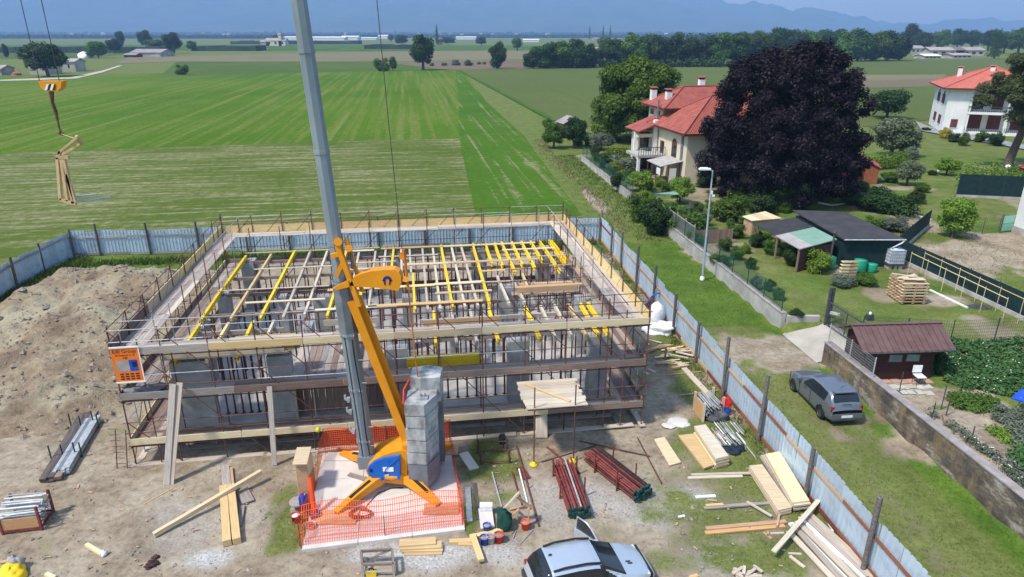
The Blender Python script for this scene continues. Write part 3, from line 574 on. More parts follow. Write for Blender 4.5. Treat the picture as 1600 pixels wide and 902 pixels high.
def hoarding(label, pts, posts, rail_mat, h=1.95, inner=1, rails=(1.42, .16), top_rail=None):
    root = thing('metal_hoarding', label, 'fence', pts[0], group='corrugated metal hoarding round the building site')
    for a, b_ in zip(pts[:-1], pts[1:]):
        a, b_ = Vector(a), Vector(b_); d = b_ - a; n = max(1, round(d.length / 1.0)); st = d.length / n; ang = math.atan2(d.y, d.x)
        for i in range(n):
            o = bpy.data.objects.new('sheet_panel', corr_panel(st - .004, h)); c = a + d * ((i + .5) / n)
            M = Matrix.Translation((c.x + random.uniform(-.012, .012), c.y, random.uniform(-.06, .05))) @ Matrix.Rotation(ang + (math.pi if inner < 0 else 0), 4, 'Z') @ Matrix.Rotation(random.uniform(-.02, .02), 4, 'X') @ Matrix.Rotation(random.uniform(-.006, .006), 4, 'Y')
            place(o, root, M)
        nrm = Vector((-math.sin(ang), math.cos(ang), 0)) * inner
        nr = max(1, round(d.length / 4.0))
        for z in rails:
            for i in range(nr):
                p = a + d * (i / nr) + nrm * .075; q = a + d * ((i + 1) / nr) + nrm * .075; dz = random.uniform(-.04, .04)
                stick('rail', p + Vector((0, 0, z + dz)), q + Vector((0, 0, z + dz)) - d.normalized() * .02, .03, .13 if z > .5 else .18, MAT[random.choice(rail_mat)], root)
    for (x, y, hp) in posts:
        t = Vector((random.uniform(-.03, .03), random.uniform(-.03, .03), 0))
        o = stick('post', (x, y, -.05), Vector((x, y, hp)) + t, .085, .085, MAT['post_wood'], root, shape='tube', n=8)
    return root
def rpost(x, y):
    a, b_, d = ray(x, y); t = (7.35 + 54.1 * .1068 - .2) / (a + .1068 * b_); return (a * t, b_ * t, CH + d * t)
rp = [rpost(*q) for q in ((938, 343), (957, 353), (973, 362), (998, 385), (1025, 415), (1057, 459), (1093, 503), (1140, 527), (1201, 575), (1272, 700), (1374, 777), (1511, 892))]
rp = [(x, y, min(3.1, max(2.0, z))) for x, y, z in rp] + [(11.75, 12.4, 2.3)]
hoarding('long corrugated metal hoarding with tall round posts beside the grass lane', [(xfence(54.1), 54.1, 0), (xfence(11), 11, 0)], rp, ['red_brown_wood', 'red_brown_wood', 'tan_wood'], inner=-1)
cl = (-33.5, 49.9, 0); L1, L2_ = Vector(cl), Vector((xfence(54.1), 54.1, 0))
bp_ = [P(x, 398 if x < 320 else 398 - (x - 320) * .037) for x in (160, 235, 309, 385, 452, 518, 592, 664, 734, 800, 868)]
dd = (L2_ - L1).normalized(); nn = Vector((-dd.y, dd.x, 0))
bposts = [(q.x, q.y, z) for q, z in ((L1 + dd * (Vector((p.x, p.y, 0)) - L1).dot(dd) - nn * .13, random.uniform(2.25, 2.55)) for p in bp_)]
hoarding('corrugated metal hoarding along the green field behind the scaffold', [L1, L2_], bposts, ['white_wood', 'grey_wood'], inner=-1, rails=(1.5, .12))
hoarding('corrugated metal hoarding beside the earth heap', [(-30.5, 30.0, 0), (-33.1, 42.7, 0), L1], [(-33.38, 49.7, 2.2), (-33.3, 46.0, 2.2), (-32.9, 42.6, 2.3), (-32.1, 38.8, 2.3), (-31.3, 35, 2.3)], ['grey_wood'], inner=-1, rails=(1.7,))
# ================================================================ concrete frame of the new building
BW, BD = 20.7, 16.6; ZF = 0.82; ZT = 3.70; ZB = 3.78
bld = thing('building_frame', 'grey concrete columns and floor slab of the house being built', 'building', M=FM.copy())
Lb = lambda b, n, m_, p: b.build(n, MAT[m_], p, None)
def fb(b, name, m_, parent): # mesh given in site-frame coordinates
    me = b.mesh(); me.materials.append(MAT[m_]); o = bpy.data.objects.new(name, me); return place(o, parent, FM.copy())
fb(MB().bb(1.35, 19.6, 1.35, 15.4, .35, ZF), 'floor_slab', 'floor_concrete', bld); fb(MB().bb(1.6, 19.35, 1.6, 15.15, -.1, .349), 'plinth', 'concrete', bld)
cols = [(2.15, 1.6, 1.5, .45), (5.6, 1.6, .95, .45), (10.35, 1.62, .9, .5), (15.5, 1.62, .95, .5), (19.05, 1.65, .85, .55),
        (1.65, 5.2, .4, 1.0), (1.65, 9.2, .4, 1.2), (1.75, 14.6, .7, 1.1), (4.6, 8.6, .45, .8), (7.3, 14.9, .8, .45), (10.0, 14.9, .8, .45), (15.1, 14.9, .9, .45), (19.1, 14.8, .8, .6), (16.0, 8.2, 1.0, .55), (6.6, 8.2, .9, .45), (10.8, 7.6, .5, .6), (19.3, 6.0, .4, 1.0), (19.3, 10.6, .4, 1.0), (12.9, 4.6, .35, .9), (6.4, 4.6, .35, .9)]
for i, (u, v, w, d) in enumerate(cols):
    top = ZT if (w > .44 or d > .5) else 3.2
    c = fb(MB().bb(u - w / 2, u + w / 2, v - d / 2, v + d / 2, ZF + .002, top), 'column', 'concrete', bld)
    rb = MB(); nb = 4
    for a in range(nb):
        for s_ in (-1, 1):
            x = u - w / 2 + .06 + (w - .12) * a / (nb - 1); rb.tube((x, v + s_ * (d / 2 - .06), top - .02), (x + random.uniform(-.02, .02), v + s_ * (d / 2 - .06), top + random.uniform(.35, .6)), .012, None, 4)
    fb(rb, 'rebar', 'rust', c)
# formwork edge boards and decking on top
EDGE = [(1.3, 6.0, 1.42, ZB, 'white_wood'), (12.2, 14.9, 2.9, ZB, 'tan_wood'), (16.2, 19.3, 5.9, ZB - .3, 'tan_wood')]
# timber and yellow beams carrying the roof formwork: (u, v0, v1, kind)
BEAMS = [(1.62, 9.6, 14.7, 'y'), (1.62, 5.2, 9.2, 'y'), (2.95, 5.2, 14.9, 't'), (4.25, 4.9, 15.3, 'y'), (5.2, 5.0, 15.2, 'p'), (6.15, 5.2, 15.2, 'p'), (7.25, 4.8, 15.3, 'y'), (8.05, 5.0, 14.6, 'p'), (9.0, 5.6, 14.6, 'p'), (8.55, 5.2, 10.6, 'y')]
BEAMS += [(u, a, b_, k) for u, a, b_, k in ((9.55, 10.4, 15.1, 'p'), (10.0, 10.2, 15.1, 'y'), (10.5, 10.2, 15.0, 'p'), (11.0, 10.4, 15.1, 'p'), (11.15, 5.0, 10.2, 'y'), (11.75, 5.0, 15.2, 'p'), (12.35, 5.0, 15.2, 'p'), (12.9, 5.0, 15.2, 'y'), (13.5, 5.1, 15.2, 'p'), (14.1, 5.1, 15.2, 'p'), (14.75, 5.2, 15.3, 'y'),
    (15.55, 11.2, 15.2, 'y'), (16.1, 10.8, 15.2, 'y'), (16.6, 9.6, 15.3, 'y'), (17.2, 10.8, 15.3, 'y'), (17.8, 10.2, 15.3, 'y'), (18.4, 11.4, 15.3, 'y'), (19.0, 9.4, 15.2, 'y'), (19.55, 10.6, 15.3, 'y'), (19.75, 11.2, 15.2, 'y'), (15.6, 5.2, 9.2, 'p'), (16.35, 5.2, 9.4, 'p'), (16.9, 6.6, 9.4, 't'))]
BEAMS += [(u, 1.0, 4.7, k) for u, k in ((1.75, 'y'), (2.95, 't'), (4.05, 'y'), (4.9, 'p'), (8.2, 'p'), (12.0, 'y'), (12.85, 'p'), (13.7, 'p'), (14.6, 'y'), (16.35, 'y'), (17.05, 'p'), (17.75, 'p'), (18.4, 't'), (18.95, 'y'), (19.35, 'y'))]
def h_beam(L):
    key = ('hb', round(L, 2))
    if key in CACHE: return CACHE[key]
    b = MB(); b.box((0, 0, .085), (L, .12, .04)); b.box((0, 0, 0), (L - .004, .04, .13)); b.box((0, 0, -.085), (L, .12, .04))
    me = b.mesh(); me.materials.append(MAT['beam_yellow']); CACHE[key] = me; return me
cnt = {}
names = {'y': ('formwork_beam', 'yellow formwork beam'), 'p': ('timber_joist', 'pale timber joist'), 't': ('timber_joist', 'tan timber joist')}
for row, test in (('back', lambda b_: b_[1] > 4.75), ('front', lambda b_: b_[1] <= 4.75)):
    for (u, v0, v1, k) in sorted([b_ for b_ in BEAMS if test(b_)]):
        key = (k, row); cnt[key] = cnt.get(key, 0) + 1
        n_, w_ = names[k]; lab = f"{w_} of the {row} roof formwork, {ORD[cnt[key]-1]} from the heap side"
        L = round(v1 - v0, 1); du = random.uniform(-.05, .05)
        if k == 'y':
            o = bpy.data.objects.new(n_, h_beam(L)); p, q = W(u - du, v0, ZB + .1), W(u + du, v1, ZB + .1)
            place(o, None, Matrix.Translation((p + q) / 2) @ orient(q - p).to_4x4())
        else:
            o = stick(n_, W(u - du, v0, ZB + .09), W(u + du, v0 + L, ZB + .09), .11, .17, MAT['white_wood' if k == 'p' else 'yellow_wood'])
        tag(o, lab, 'beam', 'beams of the roof formwork')
# boards laid across the beams
CROSS = [(1.5, 9.2, 15.05, .10, 'white_wood'), (2.6, 7.2, 12.0, .10, 'white_wood'), (7.3, 10.2, 12.3, .12, 'white_wood'), (7.3, 9.7, 11.2, .22, 'pale_wood'), (1.3, 6.9, 8.75, .10, 'white_wood'), (6.9, 9.0, 8.15, .30, 'yellow_wood'), (9.2, 12.2, 8.1, .30, 'yellow_wood'), (12.2, 14.7, 8.2, .30, 'pale_wood'),
         (7.2, 8.9, 14.6, .3, 'white_wood'), (9.3, 13.0, 14.85, .28, 'tan_wood'), (13.0, 18.6, 14.75, .28, 'pale_wood'), (10.6, 13.1, 11.6, .30, 'pale_wood'), (13.1, 18.2, 11.6, .30, 'tan_wood'), (17.9, 19.9, 12.0, .10, 'white_wood'), (18.6, 20.0, 10.3, .10, 'white_wood'), (14.7, 17.0, 9.9, .20, 'orange_wood'), (14.6, 17.0, 8.1, .10, 'white_wood'), (9.0, 14.4, 5.6, .28, 'orange_wood'), (6.6, 9.4, 5.5, .25, 'pale_wood'), (9.2, 12.6, 13.2, .12, 'white_wood'), (3.2, 6.9, 6.9, .2, 'pale_wood'), (12.2, 15.0, 6.9, .24, 'tan_wood'), (16.4, 19.6, 13.5, .2, 'pale_wood'), (16.2, 19.7, 7.2, .28, 'orange_wood')]
for i, (u0, u1, v, w, m_) in enumerate(sorted(CROSS, key=lambda q: (-q[2], q[0]))):
    o = stick('batten', W(u0, v + random.uniform(-.05, .05), ZB + .222), W(u1, v + random.uniform(-.05, .05), ZB + .222), w, .03, MAT[m_])
    tag(o, f"board laid across the roof beams, {ORD[i]} counting from the field side", 'board', 'boards laid across the roof beams')
# primary timbers and props
n_p = 0
for v, u0, u1 in ((2.1, 1.5, 5.3), (2.1, 11.4, 15), (2.1, 16, 19.4), (4.2, 1.5, 5.4), (4.2, 11.4, 19.4), (6.2, 1.6, 15.4), (8.9, 1.6, 16.2), (11.4, 1.6, 19.6), (14.2, 1.6, 19.6)):
    seg = max(1, round((u1 - u0) / 4.2))
    for i in range(seg):
        o = stick('timber_bearer', W(u0 + (u1 - u0) * i / seg, v, ZB - .1), W(u0 + (u1 - u0) * (i + 1) / seg - .02, v, ZB - .1), .10, .16, MAT['brown_wood' if v > 4.5 else 'grey_wood'])
        n_p += 1; tag(o, f'brown timber bearer under the roof beams, {ORD[n_p - 1]} counting back from the crane side', 'bearer', 'bearers under the roof formwork')
pm = MB(); pm.tube((0, 0, .01), (0, 0, 1.65), .040, None, 6); pm.tube((0, 0, 1.65), (0, 0, ZB - .18 - ZF), .030, None, 6); pm.box((0, 0, .006), (.16, .16, .012)); pm.box((0, 0, ZB - .186 - ZF), (.16, .16, .012)); pm.tube((-.09, 0, 1.62), (.09, 0, 1.62), .012, None, 4)
pmes = []
for mm_ in ('prop_dark', 'prop_dark', 'prop_red'):
    me = pm.mesh(); me.materials.append(MAT[mm_]); pmes.append(me)
for v, us in ((2.1, [*np.arange(3.1, 5, .32), *np.arange(11.2, 15, .42), *np.arange(16.2, 18.7, .45)]), (4.2, [*np.arange(1.7, 5.3, .42), *np.arange(11.2, 19, .5)]), (6.2, np.arange(1.8, 15.3, .6)), (8.9, np.arange(1.9, 16, .62)), (11.4, np.arange(1.9, 19.5, .68)), (14.2, np.arange(2.2, 19.5, .7))):
    for u in us:
        if any(abs(u - c[0]) < c[2] / 2 + .1 and abs(v - c[1]) < c[3] / 2 + .1 for c in cols): continue
        o = bpy.data.objects.new('shoring_prop', random.choice(pmes)); place(o, None, mtx(W(u, v + random.uniform(-.03, .03), ZF), random.uniform(0, 3)))
        tag(o, 'thin dark steel prop holding up the roof formwork', 'prop', 'steel props under the roof formwork')
# formwork panels, stacks and boxes on and in the building
for (u0, u1, v, h, m_) in ((1.3, 5.9, 1.2, .30, 'white_wood'), (11.5, 14.9, 2.95, .28, 'tan_wood'), (16.2, 19.2, 6.4, .26, 'tan_wood'), (7.2, 9.6, 3.6, .28, 'white_wood')):
    o = stick('shutter_board', W(u0, v, ZB + .34), W(u1, v, ZB + .34), .03, h, MAT[m_]); tag(o, {1.2: 'pale upright shutter board over the columns near the orange banner', 2.95: 'tan upright shutter board over the yellow beam stack', 6.4: 'tan upright shutter board near the lane corner of the formwork', 3.6: 'pale upright shutter board behind the brown planked platform'}[v], 'board')
o = fb(MB().bb(1.25, 6.1, 1.05, 2.1, ZB + .19, ZB + .22), 'formwork_sheet', 'white_wood', None); tag(o, 'pale formwork sheet lying over the front columns near the banner', 'sheet')
st = thing('panel_stack', 'stack of olive brown formwork panels beneath the top scaffold deck', 'panels', M=FM.copy())
for k in range(6): fb(MB().bb(3.9 + random.uniform(-.03, .03), 6.3, 1.3, 1.95, ZB + .23 + k * .075, ZB + .23 + k * .075 + .068), 'panel', 'olive_panel', st)
st = thing('yellow_beam_stack', 'bundle of yellow formwork beams lying behind the middle scaffold deck', 'beams', M=FM.copy())
for k in range(6):
    o = bpy.data.objects.new('beam', h_beam(3.0)); place(o, st, FM @ Matrix.Translation((12.3 + random.uniform(-.08, .08), 1.06 + .1 * (k % 3), 3.05 + .21 * (k // 3))))
st = thing('planked_platform', 'platform of brown planks over a boarded stair box in the building', 'platform', M=FM.copy())
for k in range(14):
    u = 6.15 + k * .26; o = stick('plank', W(u, 1.15, 2.86 + random.uniform(0, .02)), W(u, 4.6 - random.uniform(0, .3), 2.86 + random.uniform(0, .03)), .245, .04, MAT[random.choice(['brown_wood', 'grey_wood', 'brown_wood', 'deck_wood'])], st)
for k in range(12):
    u = 6.2 + k * .3; stick('plank', W(u, 1.75, ZF), W(u, 1.75, 2.3), .285, .03, MAT['brown_wood'], st, up=(0, 1, 0))
for u in (6.1, 9.8): stick('post', W(u, 1.3, ZF), W(u, 1.3, 2.84), .1, .1, MAT['grey_wood'], st)
# steel shoring tower inside at the lane side
tw = thing('shoring_tower', 'dark red steel shoring tower standing inside the building near the lane', 'tower', M=FM.copy())
for u in (16.2, 17.0, 17.9, 18.8, 19.6):
    for v in (7.4, 9.2):
        stick('standard', W(u, v, ZF), W(u + random.uniform(-.04, .04), v, 4.9 + random.uniform(-.4, .5)), .025, .025, MAT['rust'], tw, shape='tube', n=5)
for v in (7.4, 9.2):
    for z in (1.6, 2.6, 3.4, 4.25): stick('ledger', W(16.0, v, z), W(19.8, v, z + random.uniform(-.05, .05)), .022, .022, MAT['rust'], tw, shape='tube', n=5)
    for u in (16.2, 17.9): stick('brace', W(u, v, 1.6), W(u + 1.7, v, 3.4), .02, .02, MAT['rust'], tw, shape='tube', n=5)
for u in (16.2, 17.0, 17.9, 18.8, 19.6):
    for z in (2.6, 4.25): stick('transom', W(u, 7.4, z), W(u, 9.2, z), .02, .02, MAT['rust'], tw, shape='tube', n=5)
for k in range(7): stick('plank', W(16.1, 7.55 + k * .25, 3.46), W(19.6, 7.55 + k * .25, 3.46), .24, .03, MAT[random.choice(['brown_wood', 'tan_wood', 'grey_wood'])], tw)
# ================================================================ scaffolds
LV = (0.92, 2.92, 4.80)
def scaffold(label, o0, e, nrm, n, bay, toe, ext=(0, 0), levels=LV, sole=True, base=0.03, over=0.0):
    """runs from o0 along e for n bays; nrm points to the building; toe[level] = list of materials of the toe boards"""
    root = thing('scaffold', label, 'scaffold', M=FM.copy(), group='tube scaffolds round the building')
    o0, e, nrm = Vector(o0), Vector(e), Vector(nrm)
    def pt(i, w, z): q = o0 + e * (i * bay) + nrm * w; return W(q.x, q.y, z)
    for i in range(n + 1):
        hb = 5.95 + random.uniform(-.12, .1)
        o = stick('standard', pt(i, 0, base), pt(i, 0, hb) + Vector((random.uniform(-.03, .03), random.uniform(-.03, .03), 0)), .026, .026, MAT['rust'], root, shape='tube', n=6)
        stick('standard', pt(i, .95, base), pt(i, .95, 5.6 + random.uniform(-.3, .3)), .026, .026, MAT[random.choice(['rust', 'rust', 'galv'])], root, shape='tube', n=6)
        for z in levels:
            stick('transom', pt(i, -.12, z - .055), pt(i, 1.1, z - .055), .024, .024, MAT['rust'], root, shape='tube', n=5)
    if sole:
        for i in range(0, n, 3):
            stick('sole_board', pt(i - .1, -.02, .02), pt(min(i + 2.8, n + .1), 0.03, .02), .26, .045, MAT['white_wood'], root)
            stick('sole_board', pt(i, .95, .02), pt(min(i + 2.6, n), .95, .02), .24, .045, MAT['grey_wood'], root)
    for li, z in enumerate(levels):
        for w, hs in ((-.03, (.55, 1.02) if nrm.y > 0 or li == 2 else (1.0,)), (.98, (.95,) if li == 2 else ())):
            for h_ in hs:
                i = 0
                while i < n:
                    k = min(random.choice((2, 3)), n - i)
                    stick('ledger', pt(i - .08, w, z + h_ + random.uniform(-.02, .02)), pt(i + k + .08, w, z + h_ + random.uniform(-.02, .02)), .018, .018, MAT[random.choice(['rust', 'galv', 'rust'])], root, shape='tube', n=5); i += k
        i = 0
        while i < n:
            k = min(3, n - i); stick('ledger', pt(i, 0.03, z - .1), pt(i + k, .03, z - .1), .024, .024, MAT['rust'], root, shape='tube', n=5); i += k
        # deck planks
        i = -ext[0]
        step = 2.3
        while i < n + ext[1] - .05:
            k = min(step, n + ext[1] - i)
            for j in range(4):
                mm_ = random.choice(['deck_wood', 'deck_wood', 'white_wood', 'deck_wood', 'grey_wood'] if li == 2 else ['grey_wood', 'grey_wood', 'brown_wood', 'deck_wood'])
                dz = random.uniform(0, .012) + (.006 if j % 2 else 0)
                stick('plank', pt(i + .004, .09 + .245 * j, z + dz), pt(i + k - .004, .09 + .245 * j, z + dz), .235, .04, MAT[mm_], root)
            i += k
        ms = toe[li]; N = len(ms); ht_ = .28 if nrm.y > 0 else (.44 if li == 2 else .26); a0 = -ext[0] - over; L = n + ext[0] + ext[1] + 2 * over
        for k, mm_ in enumerate(ms):
            stick('toe_board', pt(a0 + L * k / N, -.055 - .002 * (k % 2), z + ht_ / 2 + .02 + random.uniform(-.01, .01)), pt(a0 + L * (k + 1) / N - .01, -.055 - .002 * (k % 2), z + ht_ / 2 + .02 + random.uniform(-.01, .01)), .035, ht_, MAT[mm_], root)
    for i in range(n):
        for li, (z0, z1) in enumerate(((.1, 2.0), (2.0, 3.95), (3.95, 5.8))):
            if (i + li) % 2 == 0 or li == 2: stick('brace', pt(i, -.05, z1), pt(i + 1, -.05, z0), .02, .02, MAT['rust'], root, shape='tube', n=5)
    return root
Y_, P_, G_, B_, D_ = 'yellow_wood', 'pale_wood', 'grey_wood', 'brown_wood', 'deck_wood'
NB = 12; BAY = BW / NB; NB2 = 9; BAY2 = BD / NB2
scaffold('front scaffold of the building, facing the crane', (0, 0), (1, 0), (0, 1), NB, BAY, [[P_, P_, P_, P_, B_], [G_, B_, B_, B_, B_], [G_, Y_, P_, P_, P_, P_]])
scaffold('side scaffold of the building beside the earth heap', (0, BD), (0, -1), (1, 0), NB2, BAY2, [[B_, B_, P_], [P_, B_, B_], [Y_, Y_, P_, B_]], ext=(0, 0))
scaffold('rear scaffold of the building, towards the green field', (BW, BD), (-1, 0), (0, -1), NB, BAY, [[B_, B_, B_], [B_, G_, B_], [Y_, Y_, Y_, Y_]])
scaffold('side scaffold of the building beside the grass lane', (BW, 0), (0, 1), (-1, 0), NB2, BAY2, [[B_, B_, B_], [B_, B_, P_], [Y_, Y_, Y_, Y_]])
# loading platform in front of the scaffold
lp_ = thing('loading_platform', 'white boarded loading platform on posts with yellow feet in front of the scaffold', 'platform', M=FM.copy())
z_l = 2.55
for k in range(9): stick('plank', W(15.2 + random.uniform(-.05, .05), -.22 - k * .245, z_l + random.uniform(0, .01)), W(17.6 + random.uniform(-.05, .1), -.22 - k * .245, z_l + random.uniform(0, .01)), .238, .04, MAT['white_wood'], lp_)
stick('plank', W(15.5, -.4, z_l + .06), W(17.0, -2.0, z_l + .06), .12, .03, MAT['yellow_wood'], lp_)
for u in (15.55, 17.15):
    stick('post', W(u, -2.25, .06), W(u, -2.25, 3.45), .026, .026, MAT['rust'], lp_, shape='tube', n=6)
    b = MB(); c = W(u, -2.25, 0); b.lathe((c.x, c.y, .004), [(.17, 0), (.17, .05), (.07, .07), (.07, .14), (0, .14)], 10); b.build('foot', MAT['yellow'], lp_)
    stick('ledger', W(u, -2.4, z_l - .05), W(u, .1, z_l - .05), .024, .024, MAT['rust'], lp_, shape='tube', n=5)
stick('ledger', W(15.3, -2.2, z_l - .1), W(17.5, -2.2, z_l - .1), .024, .024, MAT['rust'], lp_, shape='tube', n=5)
o = stick('ramp_board', P(846, 684, .03), P(846, 646, .9), .5, .04, MAT['white_wood']); tag(o, 'short pale board leaning up to the loading platform', 'board')
# access ladder at the corner
ld = thing('ladder', 'small rusty ladder standing at the scaffold corner beside the heap', 'ladder', P(190, 730))
for x in (183, 199): stick('stile', P(x, 733), PY(x - 3, 672, P(x, 733).y), .02, .02, MAT['rust'], ld, shape='tube', n=5)
for k in range(7):
    a, b_ = P(183, 733), P(199, 733); z = .25 + k * .26; stick('rung', (a.x, a.y, z), (b_.x, b_.y, z), .013, .013, MAT['rust'], ld, shape='tube', n=5)
# orange banner with print
bn = thing('banner', 'orange building-company banner hung on the scaffold corner above the heap', 'banner', W(0, 0, 3))
q0, q1, q2, q3 = W(.02, -.09, 5.12), W(1.02, -.09, 5.12), W(1.02, -.09, 3.75), W(.02, -.09, 3.75)
mat('banner_orange', (0.80, 0.17, 0.015), (0.85, 0.20, 0.02), 3, 0.6, rnd=0)
BM = FM @ Matrix.Translation((.52, -.09, 4.43)) @ Matrix.Rotation(R(90), 4, 'X')
def bquad(name, x0, x1, y0, y1, m_, d=.0, th=.01):
    me = MB().bb(x0, x1, y0, y1, d, d + th).mesh(); me.materials.append(MAT[m_]); return place(bpy.data.objects.new(name, me), bn, BM)
bquad('cloth', -.5, .5, -.69, .69, 'banner_orange'); bquad('hem', -.52, .52, .69, .75, 'white', .0, .03); bquad('hem', -.52, .52, -.75, -.69, 'white', .0, .03); bquad('hem', .46, .5, -.69, .69, 'white', .012, .004)
bquad('picture', -.38, .06, -.26, .18, 'grey_felt', .012, .003); bquad('picture', .06, .36, -.26, .2, 'plastic_blue', .012, .003); bquad('picture', .16, .33, -.1, .12, 'cloth_navy', .0155, .003)
mat('print_dark', (0.055, 0.02, 0.015), (0.07, 0.03, 0.02), 3, 0.7, rnd=0)
def text(s, size, M, m_, parent, name='lettering', ext=.002):
    cu = bpy.data.curves.new(name, 'FONT'); cu.body = s; cu.size = size; cu.align_x = 'CENTER'; cu.align_y = 'CENTER'; cu.extrude = ext
    tmp = bpy.data.objects.new('tmp', cu); col.objects.link(tmp)
    me = bpy.data.meshes.new_from_object(tmp.evaluated_get(bpy.context.evaluated_depsgraph_get())); bpy.data.objects.remove(tmp)
    me.materials.clear(); me.materials.append(MAT[m_]); return place(bpy.data.objects.new(name, me), parent, M)
text('Edil Group', .19, BM @ Matrix.Translation((-.03, .55, .014)), 'print_dark', bn)
text('di Comerci A. &', .10, BM @ Matrix.Translation((-.03, .40, .014)), 'print_dark', bn); text('Figli', .10, BM @ Matrix.Translation((-.03, .29, .014)), 'print_dark', bn)
for y in (-.38, -.48, -.58):   # rows of figures too small to read in the photograph: plain dark strokes
    for x in (-.26, -.08, .10, .28): bquad('print_stroke', x - .065, x + .065, y - .03, y + .03, 'print_dark', .012, .003)
# ================================================================ crane
pad = thing('concrete_pad', 'pale concrete pad under the crane inside the orange netting', 'pad', P(600, 780), kind='structure')
c0, c1, c2, c3 = Vector((-7.64, 23.5, 0)), Vector((-2.57, 24.19, 0)), Vector((-1.6, 18.97, 0)), Vector((-6.9, 17.98, 0))
PZ = .12
def padp(s, t, z=PZ): q = (c3 * (1 - s) + c2 * s) * (1 - t) + (c0 * (1 - s) + c1 * s) * t; return Vector((q.x, q.y, z))
for i in range(3):
    for j in range(3):
        e = .0016
        b = MB(); q = [padp(i / 3 + e, j / 3 + e), padp((i + 1) / 3 - e, j / 3 + e), padp((i + 1) / 3 - e, (j + 1) / 3 - e), padp(i / 3 + e, (j + 1) / 3 - e)]
        b.prism([(k.x, k.y) for k in q], -.05, PZ + random.uniform(0, .003)); b.build('slab', MAT['pad_concrete'], pad)
CR = Vector((-4.5, 21.75, PZ))
cr = thing('tower_crane', 'orange and grey self-erecting crane with concrete ballast on the pad', 'crane', CR)
O_ = MAT['crane_orange']
m0, m1, mt = Vector((-5.38, 21.7, .95)), Vector((-5.38 - .87 * 1.13, 21.7, 19.0)), None
md = (m1 - m0).normalized()
def along(z): t = (z - m0.z) / (m1.z - m0.z); return m0 + (m1 - m0) * t
def octo(b, p, q, w): b.tube(p, q, w / 2 / math.cos(math.pi / 8), None, 8, True, False)
b = MB(); octo(b, along(1.15), along(6.55), .56); b.build('mast', MAT['mast_grey'], cr)
b = MB(); octo(b, along(6.3), along(19.0), .45); b.build('mast', MAT['mast_grey'], cr)
b = MB(); octo(b, along(6.2), along(8.2), .60); b.build('mast_sleeve', MAT['steel_grey'], cr)
b = MB(); b.box(along(1.15) + Vector((.0, -.05, -.05)), (.52, .62, .55), orient(md, (0, 1, 0))); b.build('mast_foot', MAT['mast_grey'], cr)
for z in (3.2, 3.7, 2.4):
    b = MB(); q = along(z) + Vector((-.36, -.12, 0)); b.box(q, (.16, .10, .12)); b.box(q + Vector((-.1, 0, .07)), (.06, .08, .16)); b.box(q + Vector((.02, 0, -.1)), (.08, .12, .05)); b.build('bracket', MAT['galv'], cr)
b = MB(); b.path([along(z) + Vector((.16 + .02 * math.sin(z * 2), -.27, 0)) for z in np.arange(1.3, 6.2, .4)], .022, 5); b.path([along(z) + Vector((-.1, -.28, 0)) for z in np.arange(1.3, 6.2, .7)], .014, 5); b.build('hose', MAT['black'], cr)
for z in (2.0, 4.1, 6.25, 8.15):
    for k in range(6): q = along(z) + Vector((-.22 + .088 * k, -.30, 0)); b = MB(); b.tube(q, q + Vector((0, .05, 0)), .022, None, 6); b.build('bolt', MAT['galv'], cr)
    b = MB(); octo(b, along(z - .05), along(z + .05), .60 if z < 6 else .63); b.build('flange', MAT['mast_grey'], cr)
for z in (9.5, 12.5, 15.5): b = MB(); octo(b, along(z - .06), along(z + .06), .49); b.build('mast_collar', MAT['mast_grey'], cr)
for z in (1.8, 2.6, 4.4, 5.3): stick('rung', along(z) + Vector((.24, -.22, 0)), along(z) + Vector((.42, -.22, 0)), .012, .012, MAT['galv'], cr, shape='tube', n=5)
# strut: two orange rails leaning from the turntable to the mast bracket
s0, s1 = Vector((-3.72, 21.75, 1.35)), Vector((-5.42, 21.62, 7.35))
for dy, dx in ((-.20, 0.0), (.24, .10)): stick('strut', s0 + Vector((dx, dy, 0)), s1 + Vector((dx, dy, .2)), .10, .28, O_, cr, up=(0, 1, 0) if False else (0, 0, 1))
b = MB(); b.beam(s0 + Vector((.08, .02, .05)), s1 + Vector((.02, .02, 0)), .34, .04, (0, 0, 1)); b.build('strut_web', O_, cr)
# collar bracket on the mast
pl = lambda x, y, Y=21.35: PY(x, y, Y)
b = MB(); b.beam(pl(528, 384), pl(562, 478), .16, .20, (0, 1, 0)); b.build('bracket_arm', O_, cr)
b = MB(); b.beam(pl(541, 372, 21.75), pl(566, 455, 21.75), .10, .16, (0, 1, 0)); b.build('bracket_arm', O_, cr)
b = MB(); b.beam(pl(518, 400), pl(534, 396), .14, .14, (0, 1, 0)); b.beam(pl(526, 430), pl(536, 410), .14, .12, (0, 1, 0)); b.tube(pl(528, 378, 21.25), pl(528, 378, 21.5), .14, None, 10); b.tube(pl(545, 388, 21.2), pl(545, 388, 21.55), .12, None, 10); b.build('lug', O_, cr)
b = MB(); b.slab([pl(521, 449, 21.3), pl(545, 437, 21.3), pl(547, 447, 21.3), pl(526, 452, 21.3)], .1); b.build('lug', O_, cr)
stick('rod', pl(549, 396, 21.6), pl(551, 420, 21.6), .05, .05, MAT['steel_grey'], cr, shape='tube', n=8)
